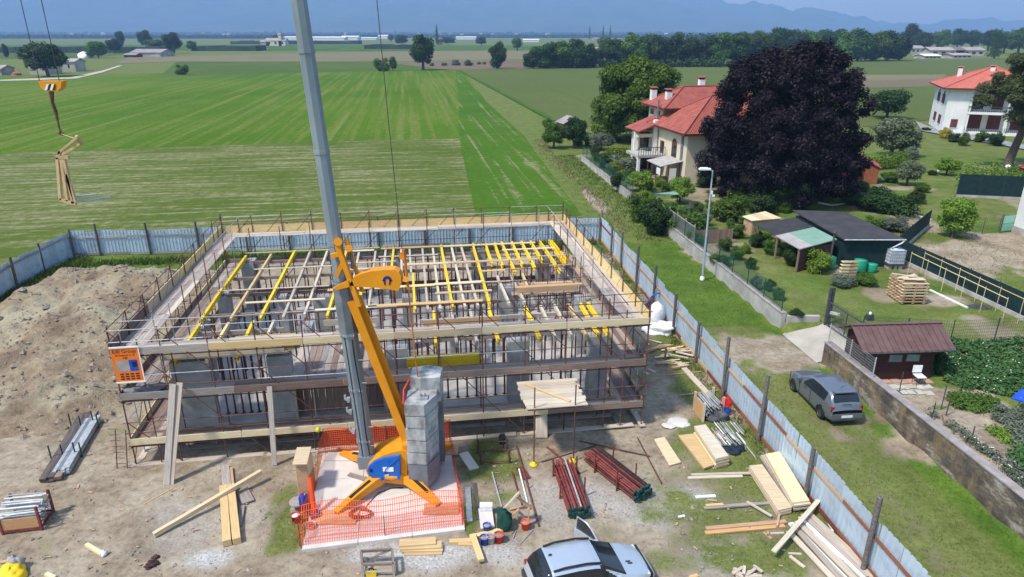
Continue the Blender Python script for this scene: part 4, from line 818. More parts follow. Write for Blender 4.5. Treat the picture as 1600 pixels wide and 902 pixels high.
# horizontal arm with rounded end: side plate outline extruded in depth
ol = [(546, 446), (552, 434), (565, 428), (580, 424), (600, 422), (616, 422), (623, 426), (627, 433), (626, 446), (622, 455), (612, 453), (590, 450), (555, 448)]
b = MB(); f_ = [pl(x, y, 21.25) for x, y in ol]; k_ = [q + Vector((0, .42, 0)) for q in f_]; n = len(ol)
b.add(f_ + k_, [tuple(range(n)), tuple(range(2 * n - 1, n - 1, -1))] + [(i, n + i, n + (i + 1) % n, (i + 1) % n) for i in range(n)]); arm = b.build('arm', O_, cr)
lg = [pl(605 + 6.6 * math.cos(a), 437 - 5.4 * math.sin(a) * (1 if a < math.pi else .3), 21.235) for a in np.linspace(0, math.pi, 9)]
li_ = [pl(605 + 3.0 * math.cos(a), 438.5 - 2.8 * math.sin(a), 21.235) for a in np.linspace(0, math.pi, 9)]
b = MB(); b.add(lg + li_, [(i, i + 1, 9 + i + 1, 9 + i) for i in range(8)]); b.add([pl(x, y, 21.235) for x, y in ((598.4, 437), (602, 438.5), (602.5, 446), (600.5, 446), (607.5, 446), (608, 438.5), (612, 437), (609.5, 445), (596.8, 439.5), (613.4, 439.5))], [(0, 1, 2, 3), (4, 5, 6, 7), (0, 8, 1), (6, 5, 9)])
b.build('logo', MAT['logo_blue'], arm)
stick('wheel', pl(634, 436, 21.3), pl(634, 436, 21.6), .11, .11, O_, cr, shape='tube', n=12); stick('wheel', pl(629, 400, 21.4), pl(629, 400, 21.55), .13, .13, MAT['strap_orange'], cr, shape='tube', n=10)
b = MB(); b.path([PY(585, -40, 21.8), PY(608, 200, 21.6), PY(628, 388, 21.5)], .014, 5); b.build('cable', MAT['cable'], cr)
b = MB(); b.path([PY(631, 390, 21.4), PY(634, 420, 21.35), PY(638, 452, 21.4)], .05, 6); b.path([PY(638, 452, 21.4), PY(645, 520, 21.9), PY(654, 602, 22.2)], .026, 5); b.build('strap', MAT['strap_orange'], cr)
# turntable, legs
b = MB(); b.lathe((-4.45, 21.75, PZ + .48), [(0, 0), (.72, 0), (.78, .08), (.78, .2), (.6, .26), (0, .26)], 20); b.build('turntable', O_, cr)
b = MB(); b.lathe((-4.45, 21.75, PZ + .25), [(0, 0), (.46, 0), (.46, .23), (0, .23)], 14); b.build('slew_ring', MAT['dark_metal'], cr)
ol = [(572, 736), (575, 728), (583, 720), (600, 711), (626, 704), (636, 706), (636, 758), (605, 755), (585, 752), (576, 746)]
Yc = 21.15; b = MB(); f_ = [PY(x, y, Yc) for x, y in ol]; k_ = [q + Vector((0, 1.1, 0)) for q in f_]; n = len(ol)
b.add(f_ + k_, [tuple(range(n)), tuple(range(2 * n - 1, n - 1, -1))] + [(i, n + i, n + (i + 1) % n, (i + 1) % n) for i in range(n)]); b.build('machine_body', O_, cr)
ol = [(573.5, 736), (577, 729), (586, 722), (600, 717), (624, 713), (625, 750), (603, 751), (588, 750), (577, 744)]
b = MB(); f_ = [PY(x, y, Yc - .14) for x, y in ol]; k_ = [q + Vector((0, .14, 0)) for q in [PY(x + (x - 600) * .03, y, Yc - .13) for x, y in ol]]; n = len(ol)
b.add(f_ + k_, [tuple(range(n)), tuple(range(2 * n - 1, n - 1, -1))] + [(i, n + i, n + (i + 1) % n, (i + 1) % n) for i in range(n)]); cov = b.build('machine_cover', MAT['crane_blue'], cr)
def cq(x0, y0, x1, y1, m_, nm, d=.155): 
    b = MB(); a, c = PY(x0, y0, Yc - d), PY(x1, y1, Yc - d); b.bb(min(a.x, c.x), max(a.x, c.x), Yc - d - .006, Yc - d, min(a.z, c.z), max(a.z, c.z)); return b.build(nm, MAT[m_], cov)
cq(598, 730, 615, 737, 'white', 'plate'); cq(577, 733, 582, 738, 'black', 'vent'); b = MB(); b.path([PY(596, 751, Yc - .15), PY(603, 733, Yc - .17), PY(622, 716, Yc - .15)], .02, 5); b.build('rib', MAT['crane_blue'], cov)
cq(599, 741, 608, 745, 'bucket_grey', 'plate')
def leg(foot, hub, name='leg'):
    foot, hub = Vector(foot), Vector(hub); d = foot - hub; L = Vector((d.x, d.y, 0)).length; e = Vector((d.x, d.y, 0)).normalized(); s_ = Vector((-e.y, e.x, 0))
    st_ = [(0, .30, .62, .22), (.25, .26, .60, .19), (.6, .16, .42, .15), (.9, .08, .22, .12), (1.0, .07, .16, .12)]
    b = MB(); vs = []
    for t, zb, zt, w in st_:
        c = Vector((hub.x, hub.y, 0)) + e * (L * t)
        for sx, z in ((-1, zb), (1, zb), (1, zt), (-1, zt)): vs.append(c + s_ * (sx * w) + Vector((0, 0, PZ + z)))
    fs = [(i * 4 + k, i * 4 + (k + 1) % 4, (i + 1) * 4 + (k + 1) % 4, (i + 1) * 4 + k) for i in range(4) for k in range(4)] + [(3, 2, 1, 0), (16, 17, 18, 19)]
    b.add(vs, fs); lg_ = b.build(name, O_, cr)
    c = Vector((hub.x, hub.y, 0)) + e * L; b = MB(); b.lathe((c.x, c.y, PZ + .002), [(0, 0), (.13, 0), (.13, .03), (.05, .05), (.05, .12), (0, .12)], 10); b.build('foot_plate', MAT['dark_metal'], lg_)
    h = Vector((hub.x, hub.y, 0)) + e * (L * .3); h2 = Vector((hub.x, hub.y, 0)) + e * (L * .72)
    b = MB(); b.beam(h + Vector((0, 0, PZ + .585)), h2 + Vector((0, 0, PZ + .37)), .12, .02); b.build('slot', MAT['black'], lg_)
hub = Vector((-4.45, 21.75, 0))
for f_ in ((-6.85, 23.35), (-6.2, 19.72), (-2.62, 20.15), (-2.5, 23.95)):
    d = (Vector((*f_, 0)) - hub).normalized(); leg((*f_, 0), hub + d * .45)
b = MB(); b.path([PY(627, 735, 22.3), PY(612, 692, 22.6), PY(590, 702, 22.9), PY(580, 716, 23.1)], [.16, .20, .18, .12], 8); b.build('rear_arch', O_, cr)
b = MB(); b.bb(-3.98, -3.55, 21.2, 22.3, .9, 2.0); b.build('counter_frame', O_, cr)
# ballast: a shaped block outline, stacked
def ball(z, dx=0, dy=0, s_=1): return [(q[0] * s_ + dx, q[1] * s_ + dy) for q in ((-3.78, 20.98), (-3.08, 20.93), (-2.72, 21.7), (-2.76, 22.3), (-3.35, 22.45), (-3.78, 22.0))]
b = MB(); b.prism(ball(0), .38, 1.30); b.build('ballast_box', MAT['steel_grey'], cr)
for k in range(5):
    b = MB(); z0 = 1.31 + k * .50; jx = random.uniform(-.02, .02); b.prism([(-3.2 + (x + 3.2) * .93 + jx, 21.7 + (y - 21.7) * .95) for x, y in ball(0)], z0, z0 + .06); b.prism([(x + jx, y) for x, y in ball(0)], z0 + .06, z0 + .498); blk = b.build('ballast_block', MAT['ballast'], cr)
    b = MB(); p, q = Vector((-3.08 + jx, 20.93, z0 + .25)), Vector((-2.72 + jx, 21.7, z0 + .25)); d = (q - p).normalized(); nr = Vector((d.y, -d.x, 0)); b.beam(p + d * .2 + nr * .006, p + d * .75 + nr * .006, .02, .12); b.build('cast_plate', MAT['ballast'], blk)
b = MB(); b.bb(-3.35, -3.0, 21.3, 21.62, 3.81, 3.88); b.tube((-3.25, 21.46, 3.88), (-3.25, 21.46, 4.0), .03, None, 6); b.tube((-3.1, 21.46, 3.88), (-3.1, 21.46, 4.0), .03, None, 6); b.build('lifting_lug', MAT['ballast'], cr)
for k in range(2):
    b = MB(); b.prism([(-3.72, 22.15), (-3.3, 22.0), (-2.62, 22.1), (-2.6, 22.9), (-3.1, 23.1), (-3.72, 22.9)], 3.3 + k * .5, 3.3 + k * .5 + .49); b.build('ballast_block', MAT['ballast'], cr)
b = MB(); b.prism([(-3.7, 22.5), (-2.62, 22.5), (-2.62, 22.95), (-3.7, 22.95)], .4, 3.29); b.build('ballast_frame', MAT['steel_grey'], cr)
b = MB(); b.path([Vector((-3.7, 21.9, 4.3)), Vector((-3.85, 21.5, 4.1)), Vector((-3.84, 21.2, 3.7))], .05, 6); b.build('safety_sleeve', MAT['plastic_red'], cr)
# sleepers under the feet
for lab, c, d, w, h_ in (('grey concrete sleeper under the far left crane foot', (-6.75, 23.2), 1.35, .55, .14), ('orange tinted timber mat under the near left crane foot', (-6.15, 19.55), 1.5, .75, .12), ('timber mat under the near right crane foot', (-2.5, 20.0), 1.25, .6, .12), ('brown timber block under the far right crane foot', (-2.45, 23.7), .55, .7, .24)):
    b = MB(); zz = .075
    b.bb(c[0] - d / 2, c[0] + d / 2, c[1] - w / 2, c[1] + w / 2, PZ + .004, PZ + .06); o = b.build('sleeper', MAT['pad_concrete' if 'concrete' in lab else 'tan_wood'], None); tag(o, lab, 'sleeper')
b = MB(); b.beam(PY(546, 740, 22.3) + Vector((0, 0, 0)), PY(576, 749, 21.9), .22, .05); o = stick('plank', P(545, 741, .15), P(578, 751, .15), .2, .05, MAT['grey_wood']); tag(o, 'short grey plank on the pad beside the crane body', 'plank')
# power cable coil
b = MB(); c = P(563, 804, PZ + .03); pts_ = []
for k in range(90): a = k * .42; r = .26 + .07 * math.sin(k * 1.3); pts_.append(c + Vector((math.cos(a) * r * 1.3, math.sin(a) * r, .02 + .0012 * k)))
b.path(pts_, .018, 5); o = b.build('cable_coil', MAT['prop_red'], None); tag(o, 'red coiled cable on the pad before the crane', 'cable')
b = MB(); b.path([P(568, 797, .14), P(580, 782, .14), P(592, 770, .14), P(612, 763, .14), P(630, 762, .15)], .018, 5); o = b.build('power_cable', MAT['black'], None); tag(o, 'black cable running from the coil to the crane', 'cable')
# ---------------------------------------------------------------- orange safety netting
nf = thing('safety_net', 'orange plastic safety netting round the crane pad, its near side sagging', 'netting', padp(.5, .5))
def net(a, b_, h0, h1, lift=None, name='net', nx=None, nh=9):
    a, b_ = Vector(a), Vector(b_); d = b_ - a; L = d.length; nx = nx or int(L / .085); b = MB()
    def pt(s, t):
        q = a + d * s; hh_ = (h0 * (1 - s) + h1 * s) * (1 + .06 * math.sin(s * 9) + .04 * math.sin(s * 23)); w = .05 * math.sin(s * 14 + t * 2)
        if lift: return lift(s, t)
        return Vector((q.x - d.y / L * w, q.y + d.x / L * w, q.z + hh_ * t))
    r = .011
    for i in range(nx + 1):
        s = i / nx; pr = [pt(s, t / 5) for t in range(6)]; e = d.normalized() * r
        b.add([q - e for q in pr] + [q + e for q in pr], [(k, k + 1, 7 + k, 6 + k) for k in range(5)])
    for j in range(nh + 1):
        t = j / nh; n = 24; up = Vector((0, 0, r * (2.0 if j in (0, nh) else 1.2))) if not lift else Vector((-d.y, d.x, 0)).normalized() * r * 1.5
        pr = [pt(i / n, t) for i in range(n + 1)]
        b.add([q - up for q in pr] + [q + up for q in pr], [(k, k + 1, n + 2 + k, n + 1 + k) for k in range(n)])
    o = b.build(name, MAT['net_orange'], nf); return o
z1 = Vector((0, 0, .02))
A0, A1, A2, A3 = padp(.02, 1.0, PZ), padp(1.0, .99, PZ), padp(.99, .05, PZ), padp(.0, .32, PZ)
net(A0, A1, 1.05, 1.1, nh=12); net(A1, A2, 1.15, .8, nh=12); net(A0, padp(-.02, .30), .95, .55, nh=10)
def fl(s, t):
    q = padp(-.01 + 1.01 * s, .035 + .15 * t + .012 * math.sin(s * 11) * t); return Vector((q.x, q.y, PZ + t * (.98 + .07 * math.sin(s * 9) - .1 * s)))
net(padp(.01, .06), padp(.99, .06), 1, 1, fl, nx=70, nh=6); net(padp(-.03, .05, .1), padp(-.03, .36, .1), .85, .8, nh=8)
for q, h_ in ((A0, 1.25), (A1, 1.3), (padp(.5, 1.0), 1.2), (padp(1.0, .5), .9), (padp(-.02, .36), .9), (A2, .95), (padp(-.01, .035), 1.1), (padp(.5, .035), .95)):
    stick('stake', (q.x, q.y, .0), (q.x, q.y, h_), .014, .014, MAT['rust'], nf, shape='tube', n=5)
b = MB(); q = PY(497, 672, A0.y); b.lathe(q + Vector((0, 0, -.1)), [(0, 0), (.09, .04), (.10, .12), (.06, .2), (0, .22)], 10); o = b.build('post_cap', MAT['lime'], nf)
# hook block with hanging pallet fork
Yh = 18.0; hk = PY(78, 135, Yh)
hb = thing('hook_block', 'orange hook block with black and white stripes hanging over the heap', 'crane hook', hk)
ol = [(59, 127), (96, 127), (95, 137), (89, 143), (72, 143), (64, 138)]
b = MB(); f_ = [PY(x, y, Yh) for x, y in ol]; k_ = [q + Vector((0, .22, 0)) for q in f_]; n = len(ol)
b.add(f_ + k_, [tuple(range(n)), tuple(range(2 * n - 1, n - 1, -1))] + [(i, n + i, n + (i + 1) % n, (i + 1) % n) for i in range(n)]); b.build('side_plate', O_, hb)
for i, x in enumerate((70, 74.0, 78.2, 82.4)):
    b = MB(); b.add([PY(q[0], q[1], Yh - .012) for q in ((x + 2.6, 131.5), (x + 6.2 - (i == 3) * 1.5, 131.5), (x + 3.4, 141), (x - .4, 141))], [(0, 1, 2, 3)]); b.build('stripe', MAT['white' if i % 2 == 0 else 'black'], hb)
for x0, x1 in ((61, 30), (92, 62)):
    p_ = PY(x0 + 1, 128, Yh + .1); b = MB(); b.tube(p_, Vector((p_.x, p_.y, 18.6)), .011, None, 5); b.build('cable', MAT['cable'], hb)
b = MB(); b.path([PY(80, 142, Yh + .1), PY(82, 160, Yh + .1), PY(87, 175, Yh + .1), PY(92, 198, Yh + .1), PY(95, 208, Yh + .1)], [.06, .045, .05, .022, .02], 6); b.path([PY(95, 203, Yh + .1), PY(93, 209, Yh + .1), PY(97, 211, Yh + .1), PY(99, 208, Yh + .1)], .03, 6); b.build('chain_hook', MAT['rust'], hb)
pf = thing('pallet_fork', 'wood coloured crane pallet fork with two tines hanging from the hook', 'pallet fork', PY(105, 318, Yh))
mat('fork_paint', (0.50, 0.33, 0.16), (0.60, 0.43, 0.24), 5, 0.7)
fp = lambda x, y, dY=0: PY(x, y, Yh + dY)
for p, q in (((90, 246), (95, 312)), ((96, 248), (106, 314)), ((100, 248), (115, 318)), ((104, 272), (118, 316))): b = MB(); b.beam(fp(*p), fp(*q), .07, .09, (0, 1, 0)); b.build('frame_bar', MAT['fork_paint'], pf)
for p, q in (((88, 246), (108, 246)), ((94, 312), (119, 318))): b = MB(); b.beam(fp(*p), fp(*q), .09, .09, (0, 1, 0)); b.build('cross_bar', MAT['fork_paint'], pf)
for p, q, a, c in (((91, 240), (121, 215), 0, 0), ((96, 243), (127, 224), .25, .25), ((119, 213), (128, 225), 0, .25), ((92, 246), (94, 236), 0, 0)): b = MB(); b.beam(fp(p[0], p[1], a), fp(q[0], q[1], c), .06, .08, (0, 1, 0)); b.build('handle_bar', MAT['fork_paint'], pf)
for p, q in (((97, 210), (118, 217)),): b = MB(); b.tube(fp(*p), fp(*q), .012, None, 5); b.build('link', MAT['fork_paint'], pf)
for p, q, dy in (((117, 316), (172, 309), .5), ((114, 308), (151, 304), .9)): b = MB(); b.beam(fp(*p), fp(q[0], q[1], dy), .10, .04); b.build('tine', MAT['galv'], pf)
# ================================================================ things lying about the yard
def plk(label, a, b_, w, h, m_, z0=0.0, z1=None, name='plank', cat='plank', group=None, parent=None):
    z1 = z0 if z1 is None else z1
    o = stick(name, P(*a, z0 + h / 2), P(*b_, z1 + h / 2), w, h, MAT[m_], parent)
    return tag(o, label, cat, group) if parent is None else o
def lump(name, label, cat, c, rx, ry, h, m_, seed=0, n=18, rough=.35, parent=None, rz=0.0):
    b = MB(); vs = []; m2 = 8
    for j in range(m2 + 1):
        t = j / m2 * math.pi / 2
        for i in range(n):
            a = 2 * math.pi * i / n; q = mnoise.noise(Vector((math.cos(a) * 1.7 + seed, math.sin(a) * 1.7, t * 2 + seed))); k = 1 + rough * q
            x, y = math.cos(t) ** .7 * math.cos(a) * rx * k, math.cos(t) ** .7 * math.sin(a) * ry * k
            vs.append((c[0] + x * math.cos(rz) - y * math.sin(rz), c[1] + x * math.sin(rz) + y * math.cos(rz), c[2] + math.sin(t) * h * (1 + rough * .8 * q)))
    b.add(vs, [(j * n + i, j * n + (i + 1) % n, (j + 1) * n + (i + 1) % n, (j + 1) * n + i) for j in range(m2) for i in range(n)], True)
    o = b.build(name, MAT[m_], parent); return tag(o, label, cat) if parent is None else o
def pile(name, label, cat, a, b_, n, layers, w, h, mats, z0=.02, part='plank', jit=.06, shape='box', rack=None, group=None, sub=None, zjit=0.0):
    """a stack of long pieces lying side by side from pixel a to pixel b"""
    p, q = P(*a, z0), P(*b_, z0); d = (q - p).normalized(); s_ = Vector((-d.y, d.x, 0))
    root = thing(name, label, cat, (p + q) / 2, group=group)
    for l in range(layers):
        for k in range(n):
            off = s_ * ((k - (n - 1) / 2) * w * 1.04 + random.uniform(-.01, .01)) + d * random.uniform(-jit, jit); z = Vector((0, 0, h * (l + .5) + (.0 if shape == 'box' else .0)))
            jj = s_ * random.uniform(-zjit, zjit)
            o = stick(part, p + off + z + jj, q + off + z - jj, w if shape == 'box' else w * .37, h, MAT[random.choice(mats)], root, shape=shape, n=6)
            if sub: sub(o, q + off + z, d)
    if rack:
        m_, hh_, ts = rack; W_ = n * w / 2 + .07
        for t in ts:
            for sg in (-1, 1):
                c = p + (q - p) * t + s_ * (W_ * sg); stick('rack_post', (c.x, c.y, 0), (c.x, c.y, hh_), .03, .03, MAT[m_], root, shape='tube', n=6)
            stick('rack_bar', p + (q - p) * t - s_ * W_ + Vector((0, 0, -.0)), p + (q - p) * t + s_ * W_, .03, .03, MAT[m_], root, shape='tube', n=6)
    return root
pile('board_stack', 'stack of long brown boards in a green rack beside the heap', 'boards', (80, 752), (140, 648), 3, 3, .24, .06, ['brown_wood', 'old_wood', 'brown_wood'], .06, rack=('green_post', .75, (.3, .8)))
pile('plank_bundle', 'bundle of galvanised grey scaffold planks next to the brown boards', 'planks', (97, 742), (148, 658), 4, 4, .13, .06, ['galv', 'galv', 'steel_grey'], .06, rack=('green_post', .7, (.3, .85)), jit=.12)
# crate of galvanised bars
ck = P(5, 835); ex = (P(65, 828) - P(5, 835)).normalized(); ey = Vector((-ex.y, ex.x, 0))
ct = thing('bar_crate', 'red framed orange crate filled with galvanised scaffold bars', 'crate', ck)
def cp(u, v, z): return ck + ex * u + ey * v + Vector((0, 0, z))
for u in (0, 1.2):
    for v in (0, .95): stick('corner_post', cp(u, v, 0), cp(u, v, .95), .07, .07, MAT['prop_red'], ct)
for v in (0, .95):
    for z in (.1, ): stick('rail', cp(0.04, v, z), cp(1.16, v, z), .06, .08, MAT['prop_red'], ct)
for u in (0, 1.2): stick('rail', cp(u, .04, .1), cp(u, .91, .1), .06, .08, MAT['prop_red'], ct); stick('brace', cp(u, .04, .1), cp(u, .91, .8), .03, .03, MAT['grey_wood'], ct)
b = MB(); b.beam(cp(.04, 0.0, .36), cp(1.16, 0.0, .36), .03, .42); b.build('panel', MAT['orange_wood'], ct)
for k in range(46):
    v = random.uniform(.08, .88); z = .2 + .018 * k * .95; o = stick('bar', cp(-.05 + random.uniform(-.05, .1), v, z), cp(1.22 + random.uniform(-.1, .06), v + random.uniform(-.06, .06), z + random.uniform(-.02, .02)), .026, .026, MAT[random.choice(['galv', 'galv', 'white', 'grey_felt'])], ct, shape='tube', n=6)
# leaning boards
def lean(label, a, top, v, w, m_):
    p = P(*a, .03); a0, b0, d0 = ray(*top); t = 0
    Yl = W(LOC(p).x, v).y; q = PY(*top, Yl); o = stick('plank', p, q, w, .04, MAT[m_], None, up=(0, 1, .2)); return tag(o, label, 'plank')
lean('tall pale plank leaning on the scaffold nearest the ladder', (260, 758), (270, 600), -.2, .24, 'grey_wood'); lean('second tall pale plank leaning on the scaffold, overlapping its neighbour', (267, 757), (281, 598), -.12, .22, 'white_wood'); lean('single plank leaning upright on the scaffold beside the crane', (429, 727), (421, 604), -.2, .2, 'grey_wood')
o = stick('timber_beam', P(240, 836, .09), P(408, 737, .45), .15, .16, MAT['pale_wood']); tag(o, 'long pale timber beam lying askew across the yard', 'beam')
for k, (a, b_) in enumerate((((349, 762), (355, 849)), ((361, 760), (370, 846)))): plk(['left one of two short square yellow timber beams', 'right one of two short square yellow timber beams'][k], a, b_, .26, .24, 'yellow_wood', .03, name='timber_beam', cat='beam')
plk('weathered grey board under the pale beam', (351, 728), (356, 770), .3, .06, 'grey_wood', .06); plk('tan board behind the weathered grey board', (359, 731), (362, 760), .2, .05, 'tan_wood', .05); plk('short grey board beside the square timbers', (378, 765), (388, 785), .42, .05, 'grey_wood', .02); plk('narrow dark board beside the square timbers', (379, 790), (374, 822), .16, .05, 'grey_wood', .01)
plk('thin stick of wood on the earth before the leaning planks', (223, 789), (270, 763), .05, .04, 'tan_wood')
mlt = thing('wooden_mallet', 'short pale wooden post with a white wrapped end', 'post', P(150, 860)); plk('', (135, 851), (160, 866), .12, .10, 'pale_wood', .01, parent=mlt, name='shaft'); lump('wrapping', '', '', P(162, 867, .0), .11, .10, .16, 'white', 3, 10, parent=mlt)
lump('dark_rag', 'dark brown rag lying on the bare earth', 'rag', P(236, 883, 0), .2, .17, .10, 'prop_dark', 5, rough=.8); lump('dark_scrap', 'small dark scrap lying beyond the brown rag', 'scrap', P(243, 871, 0), .12, .1, .06, 'prop_dark', 8, rough=.8)
lump('yellow_sack', 'crumpled yellow sack at the bottom corner of the yard', 'sack', P(20, 900, 0), .42, .4, .35, 'yellow', 2); lump('grey_sack', 'grey sheet bulging over the yellow sack', 'sack', P(25, 886, .05), .3, .2, .4, 'grey_felt', 9); plk('pinkish plank behind the yellow sack', (0, 879), (38, 873), .12, .04, 'tan_wood'); plk('pale stub of wood at the bottom edge of the yard', (72, 897), (85, 903), .12, .08, 'pale_wood')
# cabinet, drum, cans beside the pad
cb = thing('wooden_cabinet', 'tall plywood cabinet with an overhanging top beside the crane pad', 'cabinet', (-7.65, 21.25, 0))
b = MB(); b.bb(-7.88, -7.42, 20.95, 21.6, 0, 1.44); b.build('body', MAT['pale_wood'], cb); b = MB(); b.slab([(-8.04, 21.84, 1.5), (-7.51, 21.84, 1.52), (-7.37, 20.78, 1.5), (-7.9, 20.78, 1.48)], .04); b.build('top', MAT['pale_wood'], cb); b = MB(); b.bb(-7.86, -7.44, 20.93, 20.95, .06, 1.38); b.build('door', MAT['tan_wood'], cb)
dr = thing('cable_drum', 'wooden cable drum standing on end beside the cabinet', 'cable drum', P(467, 800)); c = P(467, 797); b = MB(); b.lathe((c.x, c.y, .34), [(0, .05), (.30, .05), (.30, 0), (0, 0)], 18, False); b.build('flange', MAT['grey_wood'], dr); b = MB(); b.lathe((c.x, c.y, 0.0), [(0, .06), (.30, .06), (.30, 0), (0, 0)], 18, False); b.build('flange', MAT['grey_wood'], dr); b = MB(); b.lathe((c.x, c.y, .06), [(.14, 0), (.14, .28)], 12); b.build('core', MAT['brown_wood'], dr)
cn = thing('jerry_can', 'blue plastic jerry can on the cable drum', 'canister', P(475, 783, .4)); c = P(475, 787, .395); b = MB(); b.bb(c.x - .14, c.x + .14, c.y - .1, c.y + .1, .395, .72); b.bb(c.x - .12, c.x + .12, c.y - .085, c.y + .085, .72, .76); b.build('body', MAT['plastic_blue'], cn); b = MB(); b.lathe((c.x + .08, c.y, .76), [(.03, 0), (.03, .05), (0, .05)], 8); b.build('cap', MAT['white'], cn); b = MB(); b.path([Vector((c.x - .1, c.y, .76)), Vector((c.x - .06, c.y, .82)), Vector((c.x + .01, c.y, .82)), Vector((c.x + .03, c.y, .76))], .016, 5); b.build('handle', MAT['plastic_blue'], cn)
o = stick('orange_pipe', P(492, 806, .15), PY(484, 747, P(492, 806).y + .35), .085, .085, MAT['pipe_orange'], None, shape='tube', n=12); tag(o, 'bright orange plastic pipe leaning upright by the netting', 'pipe')
def bucket(label, px_, py_, r, h, m_, fill=None, z=0.02):
    c = P(px_, py_, z); bk = thing('bucket', label, 'bucket', c); b = MB(); b.lathe(c, [(0, 0), (r * .8, 0), (r, h), (r * 1.06, h), (r * 1.06, h - .03), (r * .95, h - .03), (r * .93, h - .04), (r * .78, .02)], 16); b.build('shell', MAT[m_], bk)
    if fill: b = MB(); b.lathe(c, [(r * .92, h - .06), (r * .5, h - .03), (0, h - .02)], 12); b.build('contents', MAT[fill], bk)
    b = MB(); b.path([c + Vector((math.cos(a) * r * 1.05, math.sin(a) * r * .25 - r * .6 * abs(math.sin(a)), h - .02)) for a in np.linspace(0, math.pi, 8)], .008, 4); b.build('bail', MAT['galv'], bk)
bucket('blue bucket standing behind the sagging netting', 492, 812, .17, .32, 'plastic_blue'); bucket('red bucket beside the cable drum', 463, 815, .16, .3, 'plastic_red', 'white'); bucket('pale grey bucket behind the netting corner', 486, 828, .17, .25, 'bucket_grey', 'plastic_red')
bucket('blue bucket full of mortar, nearest the timbers', 757, 850, .15, .3, 'plastic_blue', 'mortar'); bucket('white bucket full of mortar between two others', 767, 848, .15, .3, 'bucket_grey', 'mortar'); bucket('pink bucket full of mortar at the end of the row', 780, 846, .17, .3, 'plastic_red', 'mortar'); bucket('small dark blue bucket behind the mortar buckets', 761, 831, .14, .3, 'plastic_blue', 'grey_felt'); bucket('orange bucket standing by the trestle', 821, 826, .16, .3, 'pipe_orange', 'mortar')
# wooden frame and boards before the pad
fr = thing('box_trestle', 'rough wooden box frame standing before the crane pad', 'frame', P(590, 890))
fz = .5; f4 = [P(566, 881, 0), P(614, 878, 0), P(616, 901, 0), P(568, 902, 0)]
for q in f4: stick('post', q, q + Vector((0, 0, fz)), .07, .07, MAT['grey_wood'], fr)
for a, b_ in ((0, 1), (1, 2), (2, 3), (3, 0)): stick('rail', f4[a] + Vector((0, 0, fz)), f4[b_] + Vector((0, 0, fz)), .06, .08, MAT['brown_wood'], fr); stick('rail', f4[a] + Vector((0, 0, .2)), f4[b_] + Vector((0, 0, .2)), .05, .06, MAT['grey_wood'], fr)
stick('brace', f4[0] + Vector((0, 0, .1)), f4[1] + Vector((0, 0, fz)), .05, .05, MAT['grey_wood'], fr)
yb = thing('yellow_case', 'small yellow tool case inside the wooden frame', 'case', P(581, 898)); c = P(581, 899); b = MB(); b.bb(c.x - .16, c.x + .16, c.y - .1, c.y + .1, .01, .2); b.build('body', MAT['yellow'], yb); b = MB(); b.path([c + Vector((-.08, 0, .2)), c + Vector((-.05, 0, .27)), c + Vector((.05, 0, .27)), c + Vector((.08, 0, .2))], .02, 5); b.build('handle', MAT['black'], yb)
os_ = thing('board_stack', 'loose stack of short orange chipboard strips on the gravel', 'boards', P(658, 853))
for k, (a, b_) in enumerate((((632, 863), (691, 861)), ((628, 857), (692, 856)), ((626, 854), (690, 851)), ((624, 849), (681, 845)))): plk('', a, b_, .34, .05, 'osb', .01 + k * .052, parent=os_)
for lab, a, b_, w, z in (('pale timber lying crosswise before the pad corner', (702, 847), (742, 845), .18, .02), ('pale timber crossing over the mortar buckets side', (738, 836), (752, 876), .2, .13), ('short pale timber under the crossing ones', (716, 851), (748, 852), .12, .0), ('pale timber against the mortar buckets', (744, 838), (785, 828), .16, .03)): plk(lab, a, b_, w, .1, 'yellow_wood', z)
fs_ = thing('foam_board', 'cream board on the grass with two white blocks on its end', 'board', P(762, 805)); plk('', (762, 826), (758, 795), .48, .06, 'pad_concrete', .05, .12, parent=fs_, name='board')
for k, x in enumerate((754.5, 764.5)): c = P(x, 795, .19); b = MB(); b.bb(c.x - .11, c.x + .11, c.y - .12, c.y + .12, .19, .38); o = b.build('white_block', MAT['white'], None); tag(o, ['left one of two white blocks on the cream board', 'right one of two white blocks on the cream board'][k], 'block')
# trestle with jacket
ts = thing('wood_trestle', 'crude wooden trestle of crossed boards in the yard', 'trestle', P(808, 815))
tt = lambda x, y, z: P(x, y, z)
Yt = P(810, 822).y
for k, (p, q, m_) in enumerate((((786, 797), (812, 769), 'white_wood'), ((805, 774), (831, 795), 'tan_wood'), ((797, 796), (831, 791), 'tan_wood'), ((797, 808), (811, 796), 'tan_wood'), ((810, 799), (826, 816), 'white_wood'), ((798, 819), (826, 818), 'grey_wood'), ((826, 794), (826, 821), 'tan_wood'), ((790, 796), (793, 822), 'grey_wood'))): stick('bar', PY(*p, Yt + .12 * (k % 3)), PY(*q, Yt + .12 * (k % 3)), .05, .13, MAT[m_], ts, up=(0, 1, 0))
lump('jacket', 'dark green work jacket draped over the wooden trestle', 'jacket', P(788, 822, .12), .28, .2, .68, 'cloth_green', 4, 20, .5)
b = MB(); b.path([P(798, 835, .02), P(806, 830, .03), P(801, 843, .02), P(812, 850, .02), P(822, 840, .02), P(833, 828, .02)], .03, 6); o = b.build('water_hose', MAT['grey_felt'], None); tag(o, 'pale hose curling on the ground before the trestle', 'hose')
sf = thing('steel_rack', 'brown tubular steel rack on the grass behind the pad', 'rack', P(772, 715))
rk = [P(752, 726), P(796, 724), P(792, 706), P(748, 708)]
for q in rk: stick('post', q, q + Vector((0, 0, .62)), .03, .03, MAT['rust'], sf, shape='tube', n=6)
